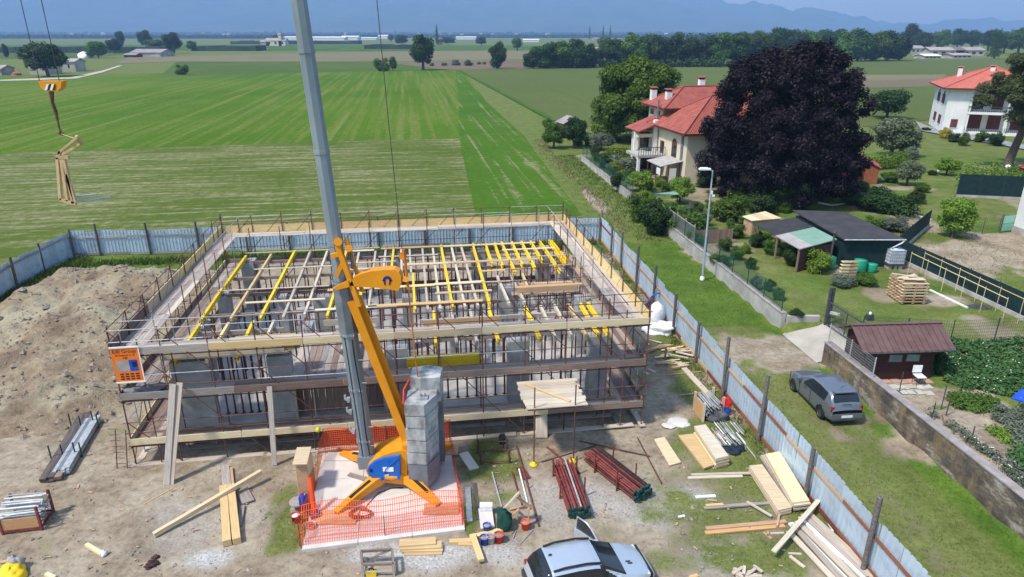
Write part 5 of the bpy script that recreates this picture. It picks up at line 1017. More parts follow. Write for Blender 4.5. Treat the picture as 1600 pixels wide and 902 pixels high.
for a, b_ in ((0, 1), (1, 2), (2, 3), (3, 0)): stick('rail', rk[a] + Vector((0, 0, .12)), rk[b_] + Vector((0, 0, .12)), .03, .03, MAT['rust'], sf, shape='tube', n=6)
stick('rail', rk[2] + Vector((0, 0, .5)), rk[3] + Vector((0, 0, .5)), .025, .025, MAT['rust'], sf, shape='tube', n=6)
pp = P(787, 702); o = stick('rusty_stake', pp, pp + Vector((0, 0, .6)), .02, .02, MAT['rust'], None, shape='tube', n=6); tag(o, 'rusty stake carrying the black bag', 'stake')
lump('black_bag', 'black cloth bag hanging on a stake by the scaffold', 'bag', pp + Vector((-.05, 0, .3)), .15, .13, .4, 'black', 7, 14, .5); o = stick('iron_rod', P(746, 708), P(746, 708) + Vector((0, 0, .9)), .02, .02, MAT['rust'], None, shape='tube', n=6); tag(o, 'upright dark iron rod beside the steel rack', 'rod')
plk('grey concrete board tilted against the netting', (724, 708), (741, 733), .4, .05, 'pad_concrete', .0, .0, name='concrete_board', cat='board'); plk('galvanised plank on the grass right of the pad', (731, 762), (734, 815), .2, .05, 'galv', .02); plk('dark brown plank on the grass right of the pad', (741, 755), (748, 812), .14, .05, 'old_wood', .01)
for lab, a, b_, r, m_ in (('grey and red steel pole on the grass', (769, 738), (784, 792), .028, 'galv'), ('rusty pole nearest the trestle in the yard', (800, 737), (816, 790), .03, 'prop_red'), ('white and red pole beside the trestle', (811, 733), (824, 785), .03, 'white'), ('long rusty prop lying past the trestle', (807, 697), (842, 822), .035, 'rust'), ('red prop lying behind the first prop bundle', (855, 699), (906, 740), .04, 'prop_red'), ('rusty rod lying before the loading platform', (905, 689), (1015, 713), .028, 'rust'), ('rusty rod lying right of the prop bundles', (996, 684), (1034, 756), .028, 'rust'), ('long thin rod lying under the loading platform', (846, 722), (935, 695), .02, 'rust')):
    o = stick('steel_pole', P(*a, .06), P(*b_, .06), r, r, MAT[m_], None, shape='tube', n=8); tag(o, lab, 'pole')
b = MB(); c = P(818, 740, .02); b.beam(P(812, 730, .03), P(824, 748, .03), .3, .03); o = b.build('red_plate', MAT['prop_red'], None); tag(o, 'red painted steel plate lying on the grass', 'plate')
def gend(o, q, d):
    b = MB(); b.tube(q - d * .02, q + d * .05, .07, None, 6); b.build('end_plate', MAT['green_post'], o, None)
pile('prop_bundle', 'steeply lying bundle of red steel props with green ends', 'props', (878, 728), (905, 806), 7, 3, .11, .11, ['prop_red', 'prop_red', 'prop_red', 'galv'], .1, 'prop', .12, 'tube', ('prop_red', .85, (.18, .62)), 'bundles of red props', gend, .03)
pile('prop_bundle', 'larger slanting bundle of red steel props towards the lane', 'props', (925, 716), (1003, 778), 7, 4, .11, .11, ['prop_red', 'prop_red', 'prop_red', 'prop_dark'], .1, 'prop', .08, 'tube', ('prop_red', .9, (.25, .7)), 'bundles of red props', gend, .02)
# sheets and stacks near the hoarding
def sheets(label, pxs, n, th, m_, z0=.02, jit=.03, mats=None):
    root = thing('board_stack', label, 'boards', P(*pxs[0], 0))
    for k in range(n):
        j = Vector((random.uniform(-jit, jit), random.uniform(-jit, jit), 0)); b = MB(); z = z0 + (k + 1) * th
        b.slab([P(*q, z0 + n * th) * Vector((1, 1, 0)) + j + Vector((0, 0, z)) if False else Vector((*(P(*q, z0 + n * th) + j).xy, z - .003)) for q in pxs], th - .006); b.build('board', MAT[(mats or [m_])[k % len(mats or [m_])]], root)
    return root
sheets('single cream plywood board lying before the prop bundle', [(1022, 686), (1038, 682.5), (1064, 722), (1046, 727)], 1, .05, 'pale_wood'); sheets('low stack of two tan plywood boards near the crate', [(1061, 680), (1086, 677), (1119, 725), (1101, 731)], 2, .06, 'osb'); sheets('tall stack of plywood boards near the crate', [(1086, 666), (1104, 663), (1140, 712), (1120, 717)], 7, .07, 'osb', .02, .04, ['white_wood', 'osb', 'pale_wood'])
sheets('stack of cream boards leaning out from the hoarding pile', [(1170, 728), (1190, 726), (1237, 793), (1215, 798)], 3, .08, 'white_wood', .05, .03, ['pale_wood', 'white_wood']); sheets('fanned grey boards between the two big board stacks', [(1187, 712), (1203, 711), (1247, 790), (1237, 791)], 3, .06, 'grey_wood', .02, .08, ['white_wood', 'grey_wood']); sheets('yellow stained board stack against the hoarding', [(1197, 710), (1219, 706), (1266, 783), (1240, 786)], 4, .075, 'yellow_wood', .12, .05, ['white_wood', 'white_wood', 'white_wood', 'pale_wood'])
for lab, a, b_, w, h, m_, z in (('pale plank reaching under the cream stack', (1075, 747), (1160, 744), .14, .05, 'white_wood', .02), ('second pale plank reaching under the cream stack', (1080, 742), (1188, 739), .12, .05, 'white_wood', .06), ('short white offcut lying alone on the grass', (1087, 777), (1118, 775), .12, .05, 'white', .01), ('tiny tan offcut below the white one', (1105, 781), (1120, 783), .06, .04, 'tan_wood', .01), ('grey plank running towards the hoarding stacks', (1100, 794), (1205, 786), .14, .06, 'grey_wood', .01), ('tan plank on top of the grey plank', (1103, 790), (1130, 788), .12, .04, 'yellow_wood', .07), ('thin plank crossing the grey plank', (1167, 784), (1206, 807), .09, .05, 'white_wood', .08), ('upper one of two long orange planks', (1103, 826), (1228, 815), .16, .06, 'tan_wood', .05), ('lower one of two long orange planks', (1102, 833), (1226, 822), .16, .06, 'orange_wood', .0), ('short batten standing on the orange planks', (1218, 802), (1214, 822), .07, .05, 'tan_wood', .11), ('cross board lying over the long white boards', (1209, 862), (1279, 782), .16, .05, 'white_wood', .32), ('thin stick left of the white board pile', (1193, 832), (1206, 842), .07, .04, 'tan_wood', 0), ('pale stick left of the white board pile', (1204, 834), (1225, 833), .08, .04, 'white_wood', 0), ('batten on the grass before the white boards', (1234, 869), (1257, 887), .10, .05, 'white_wood', 0), ('short batten behind the grass batten', (1232, 865), (1252, 866), .08, .04, 'white_wood', 0)):
    plk(lab, a, b_, w, h, m_, z)
wb = thing('white_board_pile', 'sprawling pile of long whitish boards along the hoarding', 'boards', P(1290, 860))
for k in range(16):
    o_ = k % 8; x0 = 1231 + o_ * 5.2 + random.uniform(-3, 3); y0 = 826 - o_ * 3.6 + random.uniform(-8, 8); dx = random.uniform(-5, 5); plk('', (x0, y0), (x0 + 92 + dx + o_ * 1.6, y0 + 98 + random.uniform(-4, 6)), .20 if k % 3 else .13, .05, random.choice(['white_wood', 'white_wood', 'deck_wood', 'white']), .01 + (k // 8) * .08 + .012 * (k % 4), parent=wb)
b = MB(); c = P(1303, 826); b.slab([P(1293, 818, .02), P(1301, 832, .0), PY(1311, 818, P(1305, 830).y + .25), PY(1300, 803, P(1297, 818).y + .25)], .05); o = b.build('concrete_board', MAT['pad_concrete'], None); tag(o, 'grey slab leaning against the hoarding by the white boards', 'slab')
lump('cement_lump', 'pale flat lump of cement by the hoarding foot', 'lump', P(1325, 868, 0), .35, .18, .10, 'pad_concrete', 3, rough=.5)
of = thing('offcut_pile', 'small pile of white wood offcuts at the bottom of the yard', 'offcuts', P(1165, 895))
for k in range(12): a = random.uniform(0, 3.1); c = (1165 + random.uniform(-20, 20), 893 + random.uniform(-5, 8)); plk('', (c[0] - 13 * math.cos(a), c[1] - 6 * math.sin(a)), (c[0] + 13 * math.cos(a), c[1] + 6 * math.sin(a)), .09, .05, 'white_wood', .015 * k, parent=of, name='offcut')
plk('orange offcut at the bottom of the yard', (1078, 903), (1090, 899), .12, .05, 'orange_wood'); plk('white offcut on the gravel near the silver car', (1060, 808), (1070, 806), .08, .04, 'white')
# plywood crate with galvanised tubes
pc = thing('plywood_crate', 'open plywood crate filled with galvanised tubes near the hoarding', 'crate', P(1095, 655)); k0, k1, k2, k3 = P(1084, 641), P(1098, 660), P(1128, 650), P(1112, 634)
def wallp(a, b_, h, m_, nm='side'): b = MB(); b.beam(a + Vector((0, 0, h / 2)), b_ + Vector((0, 0, h / 2)), .03, h); b.build(nm, MAT[m_], pc)
wallp(k0, k1, .75, 'orange_wood'); wallp(k3, k2, .5, 'orange_wood')
for q in (k0, k1, k2, k3): stick('corner_post', q, q + Vector((0, 0, .95)), .09, .09, MAT['white_wood'], pc)
for k in range(30): t = random.uniform(.1, .9); z = .25 + k * .019; a, b_ = k0.lerp(k3, t), k1.lerp(k2, t); stick('tube', a + Vector((0, 0, z)) - (b_ - a) * .08, b_ + Vector((0, 0, z + random.uniform(-.03, .03))) + (b_ - a) * .1, .026, .026, MAT['galv'], pc, shape='tube', n=6)
lump('fittings_heap', 'heap of dark steel scaffold fittings beside the plywood crate', 'fittings', P(1118, 656, 0), .45, .3, .36, 'dark_metal', 12, 26, .8)
jk = thing('work_jacket', 'red and blue work jacket hung at the foot of a hoarding post', 'jacket', P(1133, 645)); c = P(1133, 640, .25)
lump('body', '', '', c + Vector((0, 0, .2)), .25, .16, .42, 'cloth_red', 2, 16, .3, parent=jk); lump('hem', '', '', c + Vector((0, -.02, -.2)), .21, .16, .46, 'plastic_blue', 6, 16, .25, parent=jk); o = stick('wooden_stub', P(1133, 648, 0), P(1133, 648, 0) + Vector((0, 0, .5)), .05, .05, MAT['grey_wood']); tag(o, 'wooden stub holding up the red jacket', 'stub')
gp = thing('tube_pile', 'fanned pile of galvanised tubes behind the tall plywood stack', 'tubes', P(1140, 680))
for k in range(34): t = k / 33; y = 664 + 22 * random.random(); x = 1118 + t * 40; stick('tube', P(x - 6, y - 5, .05 + .25 * random.random()), P(x + 8, y + 12, .05 + .25 * random.random()), .024, .024, MAT[random.choice(['galv', 'white', 'galv'])], gp, shape='tube', n=6)
stick('tube', P(1160, 690, .05), P(1180, 714, .04), .022, .022, MAT['galv'], gp, shape='tube', n=6)
plk('short brown timber between plywood stack and tubes', (1120, 683), (1133, 690), .2, .12, 'brown_wood', .05); plk('second short brown timber between plywood stack and tubes', (1117, 676), (1130, 684), .16, .1, 'tan_wood', .08); lump('black_tarp', 'black tarpaulin crumpled beside the tall plywood stack', 'tarp', P(1148, 705, 0), .45, .28, .22, 'cloth_navy', 9, rough=.8)
# beside the scaffold on the lane side
bb_ = thing('bulk_bag', 'white bulk bag with blue straps beside the scaffold corner', 'bag', P(1024, 505)); lump('sack', '', '', P(1024, 502, 0), .55, .5, 1.15, 'cloth_white', 5, 18, .22, parent=bb_); b = MB(); c = P(1030, 492, 0); b.path([c + Vector((math.cos(a) * .75, .3 + math.sin(a) * .12, .1 + math.sin(a) * 1.15)) for a in np.linspace(0, math.pi, 10)], .05, 6); b.build('strap', MAT['plastic_blue'], bb_)
lump('white_sheet', 'crumpled white plastic sheet on the ground beside the bulk bag', 'sheet', P(1035, 518, 0), .95, .6, .45, 'cloth_white', 11, 26, .7)
lump('blue_tarp', 'dark blue tarpaulin behind the white bulk bag', 'tarp', P(1010, 489, 0), .4, .3, .6, 'cloth_navy', 14, 16, .4)
for k in range(17):
    c = (1054 + random.uniform(-18, 18), 555 + random.uniform(-16, 18)); a = random.uniform(-.5, .5); L = random.uniform(8, 18); o = plk('pale wood offcut scattered beside the scaffold on the lane side', (c[0] - L * math.cos(a), c[1] - L * .5 * math.sin(a)), (c[0] + L * math.cos(a), c[1] + L * .5 * math.sin(a)), random.uniform(.06, .14), .04, random.choice(['white_wood', 'pale_wood', 'tan_wood']), .01 + .012 * k, name='offcut', cat='offcut', group='wood offcuts beside the scaffold')
for lab, a, b_, w, h, m_ in (('long double plank lying towards the plywood crate', (1060, 566), (1112, 622), .3, .06, 'white_wood'), ('thin batten crossing the long double plank', (1040, 586), (1096, 581), .06, .04, 'tan_wood'), ('thin batten before the plywood crate', (1062, 618), (1122, 610), .07, .05, 'tan_wood'), ('short log on the grass by the scaffold corner', (1008, 549), (1038, 541), .14, .12, 'tan_wood'), ('plank pointing away from the scaffold corner', (1010, 530), (1034, 536), .1, .04, 'white_wood'), ('small split board beside the scaffold', (1006, 581), (1013, 585), .14, .04, 'white_wood'), ('second small split board beside the scaffold', (1012, 577), (1024, 582), .12, .04, 'white_wood')): plk(lab, a, b_, w, h, m_, .02)
pst = P(1039, 562); o = stick('wooden_post', pst, pst + Vector((0, 0, .65)), .06, .06, MAT['post_wood'], None, shape='tube', n=8); tag(o, 'short wooden post beside the scattered offcuts', 'post')
for k, (px_, py_, r) in enumerate(((985, 660, 0), (1060, 660, .5), (1045, 665, .3))):
    if r: lump('concrete_spill', ['', 'flat pale concrete spill on the ground by the scaffold', 'smaller concrete spill on the ground by the scaffold'][k], 'concrete', P(px_, py_, 0), r, r * .8, .05, 'pad_concrete', k, rough=.4)
# tarp on the lower left scaffold deck
lump('grey_tarp', 'grey plastic sheet bundled on the middle scaffold deck below the banner', 'tarp', W(.75, .4, 2.97), .7, .35, .3, 'steel_grey', 3, 18, .6, rz=.2)
# ================================================================ cars
def car(name, label, M, L, prof, belt, width, paint, axles, rw, glass, extra):
    root = thing(name, label, 'car', M=M)
    xs_ = np.arange(0, L + .001, .035); sm = lambda y, k=5: np.convolve(np.pad(y, k, 'edge'), np.ones(2 * k + 1) / (2 * k + 1), 'valid')
    roof = sm(np.interp(xs_, *zip(*prof)), 2); bl = np.minimum(sm(np.interp(xs_, *zip(*belt))), roof - .035); wd = sm(np.interp(xs_, *zip(*width)), 3)
    zb = sm(np.interp(xs_, [0, .25, .6, L - .7, L - .25, L], [.34, .24, .19, .19, .22, .32]))
    segs = [2, 4, 4, 8, 3, 5, 5]; V = []; tag_ = []
    for i, x in enumerate(xs_):
        w = wd[i]; k = min(1, max(0, (roof[i] - bl[i]) / .42)); wr = w * (.90 * (1 - k) + .74 * k)
        ctrl = [(w - .07, zb[i]), (w - .01, zb[i] + .14), (w, .58 if bl[i] > .62 else bl[i] * .85), (w - .02, bl[i]), (wr + .05, roof[i] - .07 * k - .015), (wr - .03, roof[i] - .012), (wr * .5, roof[i] + .012), (0, roof[i] + .018)]
        row = []
        for (a, c), n in zip(zip(ctrl[:-1], ctrl[1:]), segs):
            for j in range(n): t = j / n; row.append((a[0] + (c[0] - a[0]) * t, a[1] + (c[1] - a[1]) * t))
        row.append(ctrl[-1]); V.append(row)
    NT = len(V[0]); cum = np.cumsum([0] + segs); parts = {}
    def vert(i, j, s_): return Vector((xs_[i] - L / 2, V[i][j][0] * s_, V[i][j][1]))
    for i in range(len(xs_) - 1):
        xm = (xs_[i] + xs_[i + 1]) / 2
        for j in range(NT - 1):
            sg = int(np.searchsorted(cum, j, 'right') - 1); fr_ = (j - cum[sg] + .5) / segs[sg]; zm = (V[i][j][1] + V[i][j + 1][1]) / 2
            if sg < 4 and any((xm - ax) ** 2 + (zm - rw) ** 2 < (rw + .05) ** 2 for ax in axles): continue
            for s_ in (-1, 1):
                key = 'body'
                for gname, test in glass:
                    if test(xm, sg, fr_, zm, s_): key = gname + ('' if sg >= 4 and gname in ('windscreen', 'rear_window') else '_L' if s_ > 0 else '_R')
                    if key != 'body': break
                if key == 'body' and zm < .30: key = 'sill'
                if key.startswith('skip'): continue
                q = [vert(i, j, s_), vert(i + 1, j, s_), vert(i + 1, j + 1, s_), vert(i, j + 1, s_)]
                parts.setdefault(key, MB()).add(q, [(0, 3, 2, 1) if s_ < 0 else (0, 1, 2, 3)][::1] if s_ > 0 else [(0, 1, 2, 3)], True)
    for key, b in parts.items():
        # weld and orient
        vs = {}; nf_ = []; nv = []
        for f in b.f:
            idx = []
            for k in f:
                c = tuple(round(x, 4) for x in b.v[k])
                if c not in vs: vs[c] = len(nv); nv.append(b.v[k])
                idx.append(vs[c])
            ctr = sum((nv[k] for k in idx), Vector()) / 4; nr = (nv[idx[1]] - nv[idx[0]]).cross(nv[idx[2]] - nv[idx[0]])
            if nr.dot(Vector((ctr.x * .2, ctr.y, ctr.z - .6))) < 0: idx = idx[::-1]
            if len(set(idx)) > 2: nf_.append(tuple(dict.fromkeys(idx)))
        bb2 = MB(); bb2.add(nv, nf_, True); me = bb2.mesh(); nm = key.split('_L')[0].split('_R')[0] if key not in ('rear_window',) else key
        mm_ = paint if key == 'body' else MAT['dark_metal'] if key in ('sill',) else MAT['black'] if 'trim' in key else MAT['glass']
        me.materials.append(mm_); place(bpy.data.objects.new(nm, me), root, M)
    cw = max(wd)
    b = MB(); b.bb(-L / 2 + .15, L / 2 - .15, -cw + .16, cw - .16, .2, .74); me = b.mesh(); me.materials.append(MAT['black']); place(bpy.data.objects.new('underbody', me), root, M)
    for ax in axles:
        for s_ in (-1, 1):
            c = Vector((ax - L / 2, s_ * (cw - .19), rw)); b = MB(); b.lathe(c, [(0, -.0), (rw - .03, -.0), (rw, .03), (rw, .16), (rw - .03, .19), (rw * .62, .185)], 24, True, (0, s_, 0)); me = b.mesh(); me.materials.append(MAT['rubber']); wl = place(bpy.data.objects.new('wheel', me), root, M)
            b = MB(); b.lathe(c, [(rw * .63, .19), (rw * .60, .165), (rw * .2, .175), (0, .18)], 20, True, (0, s_, 0)); me = b.mesh(); me.materials.append(MAT['rim']); place(bpy.data.objects.new('rim', me), wl, M)
    def add(nm, m_, b, parent=None): me = b.mesh(); me.materials.append(MAT[m_] if isinstance(m_, str) else m_); return place(bpy.data.objects.new(nm, me), parent or root, M)
    extra(add, L, cw)
    return root
def polo_x(add, L, w):
    for s_ in (-1, 1):
        add('tail_light', 'red_glass', MB().box((-L / 2 + .10, s_ * (w - .17), .80), (.13, .12, .24))); add('mirror', MAT['paint_grey'], MB().box((.62, s_ * (w + .06), 1.0), (.12, .18, .14)))
        add('headlight', 'light_glass', MB().box((L / 2 - .36, s_ * (w - .25), .70), (.2, .2, .1)))
        for x in (-.32, .62): add('door_seam', 'black', MB().box((x, s_ * (w + .001), .62), (.012, .012, .62)))
        for x in (-.22, .72 - .9 + .0): add('door_handle', MAT['paint_grey'], MB().box((x + .35, s_ * (w + .012), .84), (.16, .03, .03)))
    add('bumper', MAT['paint_grey'], MB().box((-L / 2 + .05, 0, .46), (.16, 2 * w - .22, .2))); add('bumper_strip', 'dark_metal', MB().box((-L / 2 + .04, 0, .33), (.18, 2 * w - .3, .1))); add('number_plate', 'white', MB().box((-L / 2 - .04, 0, .47), (.015, .5, .11))); add('wiper', 'black', MB().box((-L / 2 + .04, .05, 1.02), (.02, .4, .02)))
    add('spoiler', MAT['paint_grey'], MB().box((-L / 2 + .42, 0, 1.45), (.22, 1.0, .03))); add('brake_light', 'red_glass', MB().box((-L / 2 + .31, 0, 1.44), (.02, .3, .025))); b = MB(); b.tube((-L / 2 + .75, 0, 1.47), (-L / 2 + .55, 0, 1.68), .008, None, 5); add('aerial', 'black', b)
pm_ = Matrix.Translation((14.28, 27.68, 0)) @ Matrix.Rotation(math.atan2(2.44, -.26), 4, 'Z')
def g_polo(x, sg, f, z, s_):
    if sg == 3 and .12 < f < .9:
        if .62 < x < 1.24 and z < 1.36: return True
        if 1.30 < x < 2.18 and z < 1.36 - max(0, x - 1.9) * .9: return True
    return False
car('parked_car', 'grey five-door hatchback parked on the grass lane by the wall', pm_, 3.9, [(0, .62), (.03, .92), (.12, 1.04), (.34, 1.34), (.58, 1.44), (1.2, 1.485), (1.75, 1.46), (2.15, 1.37), (2.85, 1.02), (3.15, .97), (3.6, .86), (3.8, .74), (3.9, .55)], [(0, .6), (.1, .95), (.5, .96), (2.6, .88), (3.3, .78), (3.9, .52)], [(0, .66), (.15, .76), (.6, .82), (2.9, .825), (3.5, .76), (3.75, .66), (3.9, .5)], MAT['paint_grey'], (.72, 3.16), .30,
    [('side_window', g_polo), ('rear_window', lambda x, sg, f, z, s_: sg >= 5 and .15 < x < .385), ('windscreen', lambda x, sg, f, z, s_: sg >= 5 and 2.22 < x < 2.82), ('trim', lambda x, sg, f, z, s_: sg == 3 and .05 < f < .95 and .55 < x < 2.3 and z < 1.37 - max(0, x - 1.9) * .9)], polo_x)
def silver_x(add, L, w):
    for s_ in (-1, 1):
        b = MB(); b.path([(-L / 2 + .62, s_ * .56, 1.455), (-L / 2 + 1.0, s_ * .57, 1.52), (-L / 2 + 1.7, s_ * .57, 1.52), (-L / 2 + 2.15, s_ * .56, 1.44)], .035, 6); add('roof_rail', 'black', b)
        add('headlight', 'light_glass', MB().box((L / 2 - .40, s_ * (w - .25), .70), (.3, .2, .1))); add('tail_light', 'red_glass', MB().box((-L / 2 + .10, s_ * (w - .18), .80), (.12, .12, .3)))
    add('mirror', MAT['paint_silver'], MB().box((.62, -(w + .07), 1.0), (.13, .2, .15))); add('hood_vent', 'black', MB().box((1.18, -.22, .975), (.16, .035, .02), Matrix.Rotation(.15, 3, 'Y'))); add('hood_vent', 'black', MB().box((1.22, -.30, .965), (.16, .035, .02), Matrix.Rotation(.15, 3, 'Y')))
    add('aerial', 'black', MB().box((-L / 2 + .72, .12, 1.475), (.10, .05, .05))); add('bumper', 'dark_metal', MB().box((-L / 2 + .05, 0, .46), (.18, 2 * w - .2, .2))); add('number_plate', 'white', MB().box((-L / 2 - .045, 0, .55), (.015, .5, .11)))
    # open far front door
    Md = Matrix.Translation((.66, w - .03, 0)) @ Matrix.Rotation(R(180 - 62), 4, 'Z')
    d = MB(); vs = [(0, 0, .28), (1.05, 0, .28), (1.08, 0, .9), (0, 0, .93)]; d.add([Md @ Vector((x, y + .0, z)) for x, y, z in vs] + [Md @ Vector((x, y + .11, z)) for x, y, z in vs], [(0, 1, 2, 3), (7, 6, 5, 4), (0, 4, 5, 1), (1, 5, 6, 2), (2, 6, 7, 3), (3, 7, 4, 0)]); dr_ = add('door', MAT['paint_silver'], d)
    d = MB(); vs = [(.04, -.012, .32), (1.0, -.012, .32), (1.03, -.012, .88), (.04, -.012, .9)]; d.add([Md @ Vector(q) for q in vs], [(0, 1, 2, 3)]); add('door_lining', 'black', d, dr_)
    d = MB(); d.path([Md @ Vector(q) for q in ((.02, .05, .93), (.42, .04, 1.30), (.6, .035, 1.40), (1.02, .03, 1.41), (1.07, .04, .92))], .028, 6); add('window_frame', MAT['paint_silver'], d, dr_)
    d = MB(); d.add([Md @ Vector(q) for q in ((.06, .04, .93), (1.04, .035, .92), (1.0, .03, 1.38), (.6, .03, 1.37), (.42, .035, 1.27))], [(0, 1, 2, 3, 4)]); add('window', 'glass', d, dr_)
    d = MB(); d.box(Md @ Vector((.1, .2, 1.0)), (.2, .14, .15)); add('mirror', MAT['paint_silver'], d, dr_)
sm_ = Matrix.Translation((2.38, 16.5, 0)) @ Matrix.Rotation(R(14.5), 4, 'Z') @ Matrix.Scale(.96, 4)
def g_silver(x, sg, f, z, s_):
    if sg == 3 and .12 < f < .9:
        if (.42 < x < .98 or 1.04 < x < 1.78 or (1.84 < x < 2.65 and s_ < 0 and z < 1.36 - max(0, x - 2.1) * .75)): return True
    return False
car('parked_car', 'silver estate car with its far front door open in the yard', sm_, 4.05, [(0, .62), (.04, .95), (.16, 1.05), (.38, 1.36), (.6, 1.44), (1.4, 1.47), (1.95, 1.44), (2.2, 1.38), (2.95, 1.00), (3.3, .92), (3.75, .78), (3.95, .66), (4.05, .52)], [(0, .6), (.1, .93), (.5, .95), (2.7, .88), (3.4, .78), (4.05, .5)], [(0, .64), (.15, .76), (.6, .82), (3.0, .825), (3.6, .76), (3.9, .64), (4.05, .45)], MAT['paint_silver'], (.78, 3.25), .30,
    [('skip', lambda x, sg, f, z, s_: False), ('side_window', g_silver), ('rear_window', lambda x, sg, f, z, s_: sg >= 4 and .10 < x < .56), ('windscreen', lambda x, sg, f, z, s_: sg >= 5 and 2.16 < x < 2.94), ('trim', lambda x, sg, f, z, s_: (sg == 3 and .05 < f < .95 and .36 < x < 2.72 and z < 1.37 - max(0, x - 2.1) * .75) or (sg == 4 and 2.1 < x < 2.94))], silver_x)
# ================================================================ lane side: walls, lamp, gardens
m, nt, b = nodes('weathered_wall')
n1 = noisef(nt, 0.8, (1, 1, 2.2), 7, .7); n2 = noisef(nt, 1.6, (1, 1, .35), 5, .6); n3 = noisef(nt, 9, detail=4)
c = ramp(nt, [(0.42, (0.065, 0.054, 0.048)), (0.54, (0.15, 0.115, 0.08)), (0.60, (0.28, 0.245, 0.20)), (0.72, (0.38, 0.355, 0.32))], n1.outputs[0]).outputs[0]
c = mixc(nt, ramp(nt, [(0.5, (0, 0, 0)), (0.66, (.8, .8, .8))], n2.outputs[0]).outputs[0], c, (0.24, 0.165, 0.08))
c = mixc(nt, 1.0, c, ramp(nt, [(0.3, (.8, .8, .8)), (.7, (1.15, 1.15, 1.15))], n3.outputs[0]).outputs[0], 'MULTIPLY')
nt.links.new(c, b.inputs['Base Color']); b.inputs['Roughness'].default_value = .95; bp = nd(nt, 'ShaderNodeBump'); bp.inputs['Distance'].default_value = .02; nt.links.new(n3.outputs[0], bp.inputs['Height']); nt.links.new(bp.outputs[0], b.inputs['Normal'])
def gwall(label, pts, hts, m_, th=.26, cop='coping', step=5.0):
    root = thing('garden_wall', label, 'wall', pts[0] + (0,) if len(pts[0]) == 2 else pts[0])
    for (a, ha), (b_, hb_) in zip(zip(pts[:-1], hts[:-1]), zip(pts[1:], hts[1:])):
        a, b_ = Vector((*a, 0)), Vector((*b_, 0)); d = b_ - a; n = max(1, round(d.length / step)); s_ = Vector((d.y, -d.x, 0)).normalized() * (1 if d.y < 0 else 1)
        if s_.x < 0: s_ = -s_
        for i in range(n):
            p, q = a + d * (i / n), a + d * ((i + 1) / n) - d.normalized() * .008; h0, h1 = ha + (hb_ - ha) * i / n, ha + (hb_ - ha) * (i + 1) / n
            b = MB(); vs = [p + Vector((0, 0, -.2)), q + Vector((0, 0, -.2)), q + Vector((0, 0, h1)), p + Vector((0, 0, h0))]
            b.add(vs + [v + s_ * th for v in vs], [(0, 1, 2, 3), (7, 6, 5, 4), (0, 4, 5, 1), (1, 5, 6, 2), (2, 6, 7, 3), (3, 7, 4, 0)])
            nrm = (vs[1] - vs[0]).cross(vs[2] - vs[0])
            if nrm.dot(s_) > 0: b.f = [f[::-1] for f in b.f]
            b.build('wall_section', MAT[m_], root)
            o = stick('coping', p + s_ * (th / 2 - .0) + Vector((0, 0, h0 + .032)), q + s_ * (th / 2) + Vector((0, 0, h1 + .032)), th + .08, .06, MAT[cop], root)
    return root
gwall('pale rendered garden wall along the far half of the lane', [(9.23, 91.3), (11.83, 68.9), (12.95, 56.8), (15.36, 35.87)], [.65, .8, .96, 1.05], 'wall_render')
gwall('stained old garden wall along the near half of the lane', [(15.93, 31.6), (17.13, 18.4), (17.5, 13.5)], [1.25, 1.45, 1.5], 'weathered_wall', .3)
b = MB(); b.bb(15.63, 17.45, 35.62, 35.86, -.1, 1.0); o = b.build('wall_return', MAT['wall_render'], None); tag(o, 'short rendered wall return beside the driveway gate', 'wall')
b = MB(); pts_ = []
drv = [(15.3, 35.55, .02), (15.75, 31.75, .02), (17.75, 31.75, .50), (18.2, 32.2, .62), (18.3, 35.0, .62), (17.6, 35.55, .50)]
b.add([Vector((x, y, gz((x, y)) + .025)) for x, y, z in drv] , [(0, 1, 2, 5), (2, 3, 4, 5)]); o = b.build('driveway', MAT['driveway'], None); tag(o, 'pale concrete driveway rising from the lane to the gate', 'driveway', kind='structure')
def meshfence(label, pts, h, m_, post, base, sp=.07, group=None, zf=None, pr=.03, dens=1):
    root = thing('mesh_fence', label, 'fence', (*pts[0], 0), group=group); r = .007
    for k, (a, b_) in enumerate(zip(pts[:-1], pts[1:])):
        a, b_ = Vector((*a, 0)), Vector((*b_, 0)); d = b_ - a; L = d.length; e = d.normalized(); zz = (lambda p: zf(p) if zf else base)
        b = MB(); n = int(L / sp)
        for i in range(n + 1): p = a + d * (i / n); z = zz(p); b.add([p - e * r + Vector((0, 0, z)), p + e * r + Vector((0, 0, z)), p + e * r + Vector((0, 0, z + h)), p - e * r + Vector((0, 0, z + h))], [(0, 1, 2, 3)])
        nh = int(h / (sp * 1.3)); ns = max(1, int(L / 3))
        for j in range(nh + 1):
            for i in range(ns):
                p, q = a + d * (i / ns), a + d * ((i + 1) / ns); zt = Vector((0, 0, zz(p) + h * j / nh)); zt2 = Vector((0, 0, zz(q) + h * j / nh)); u = Vector((0, 0, r)); b.add([p + zt - u, q + zt2 - u, q + zt2 + u, p + zt + u], [(0, 1, 2, 3)])
        b.build('wire_mesh', MAT[m_], root)
        npst = max(1, round(L / 2.4))
        for i in range(npst + (1 if k == len(pts) - 2 else 0)): p = a + d * (i / npst); z = zz(p); stick('post', p + Vector((0, 0, z)), p + Vector((0, 0, z + h + .08)), pr, pr, MAT[post], root, shape='tube', n=6)
    return root
wallh = lambda p: float(np.interp(p.y, [18.4, 31.6, 35.87, 56.8, 68.9, 91.3], [1.5, 1.3, 1.1, 1.02, .86, .7]))
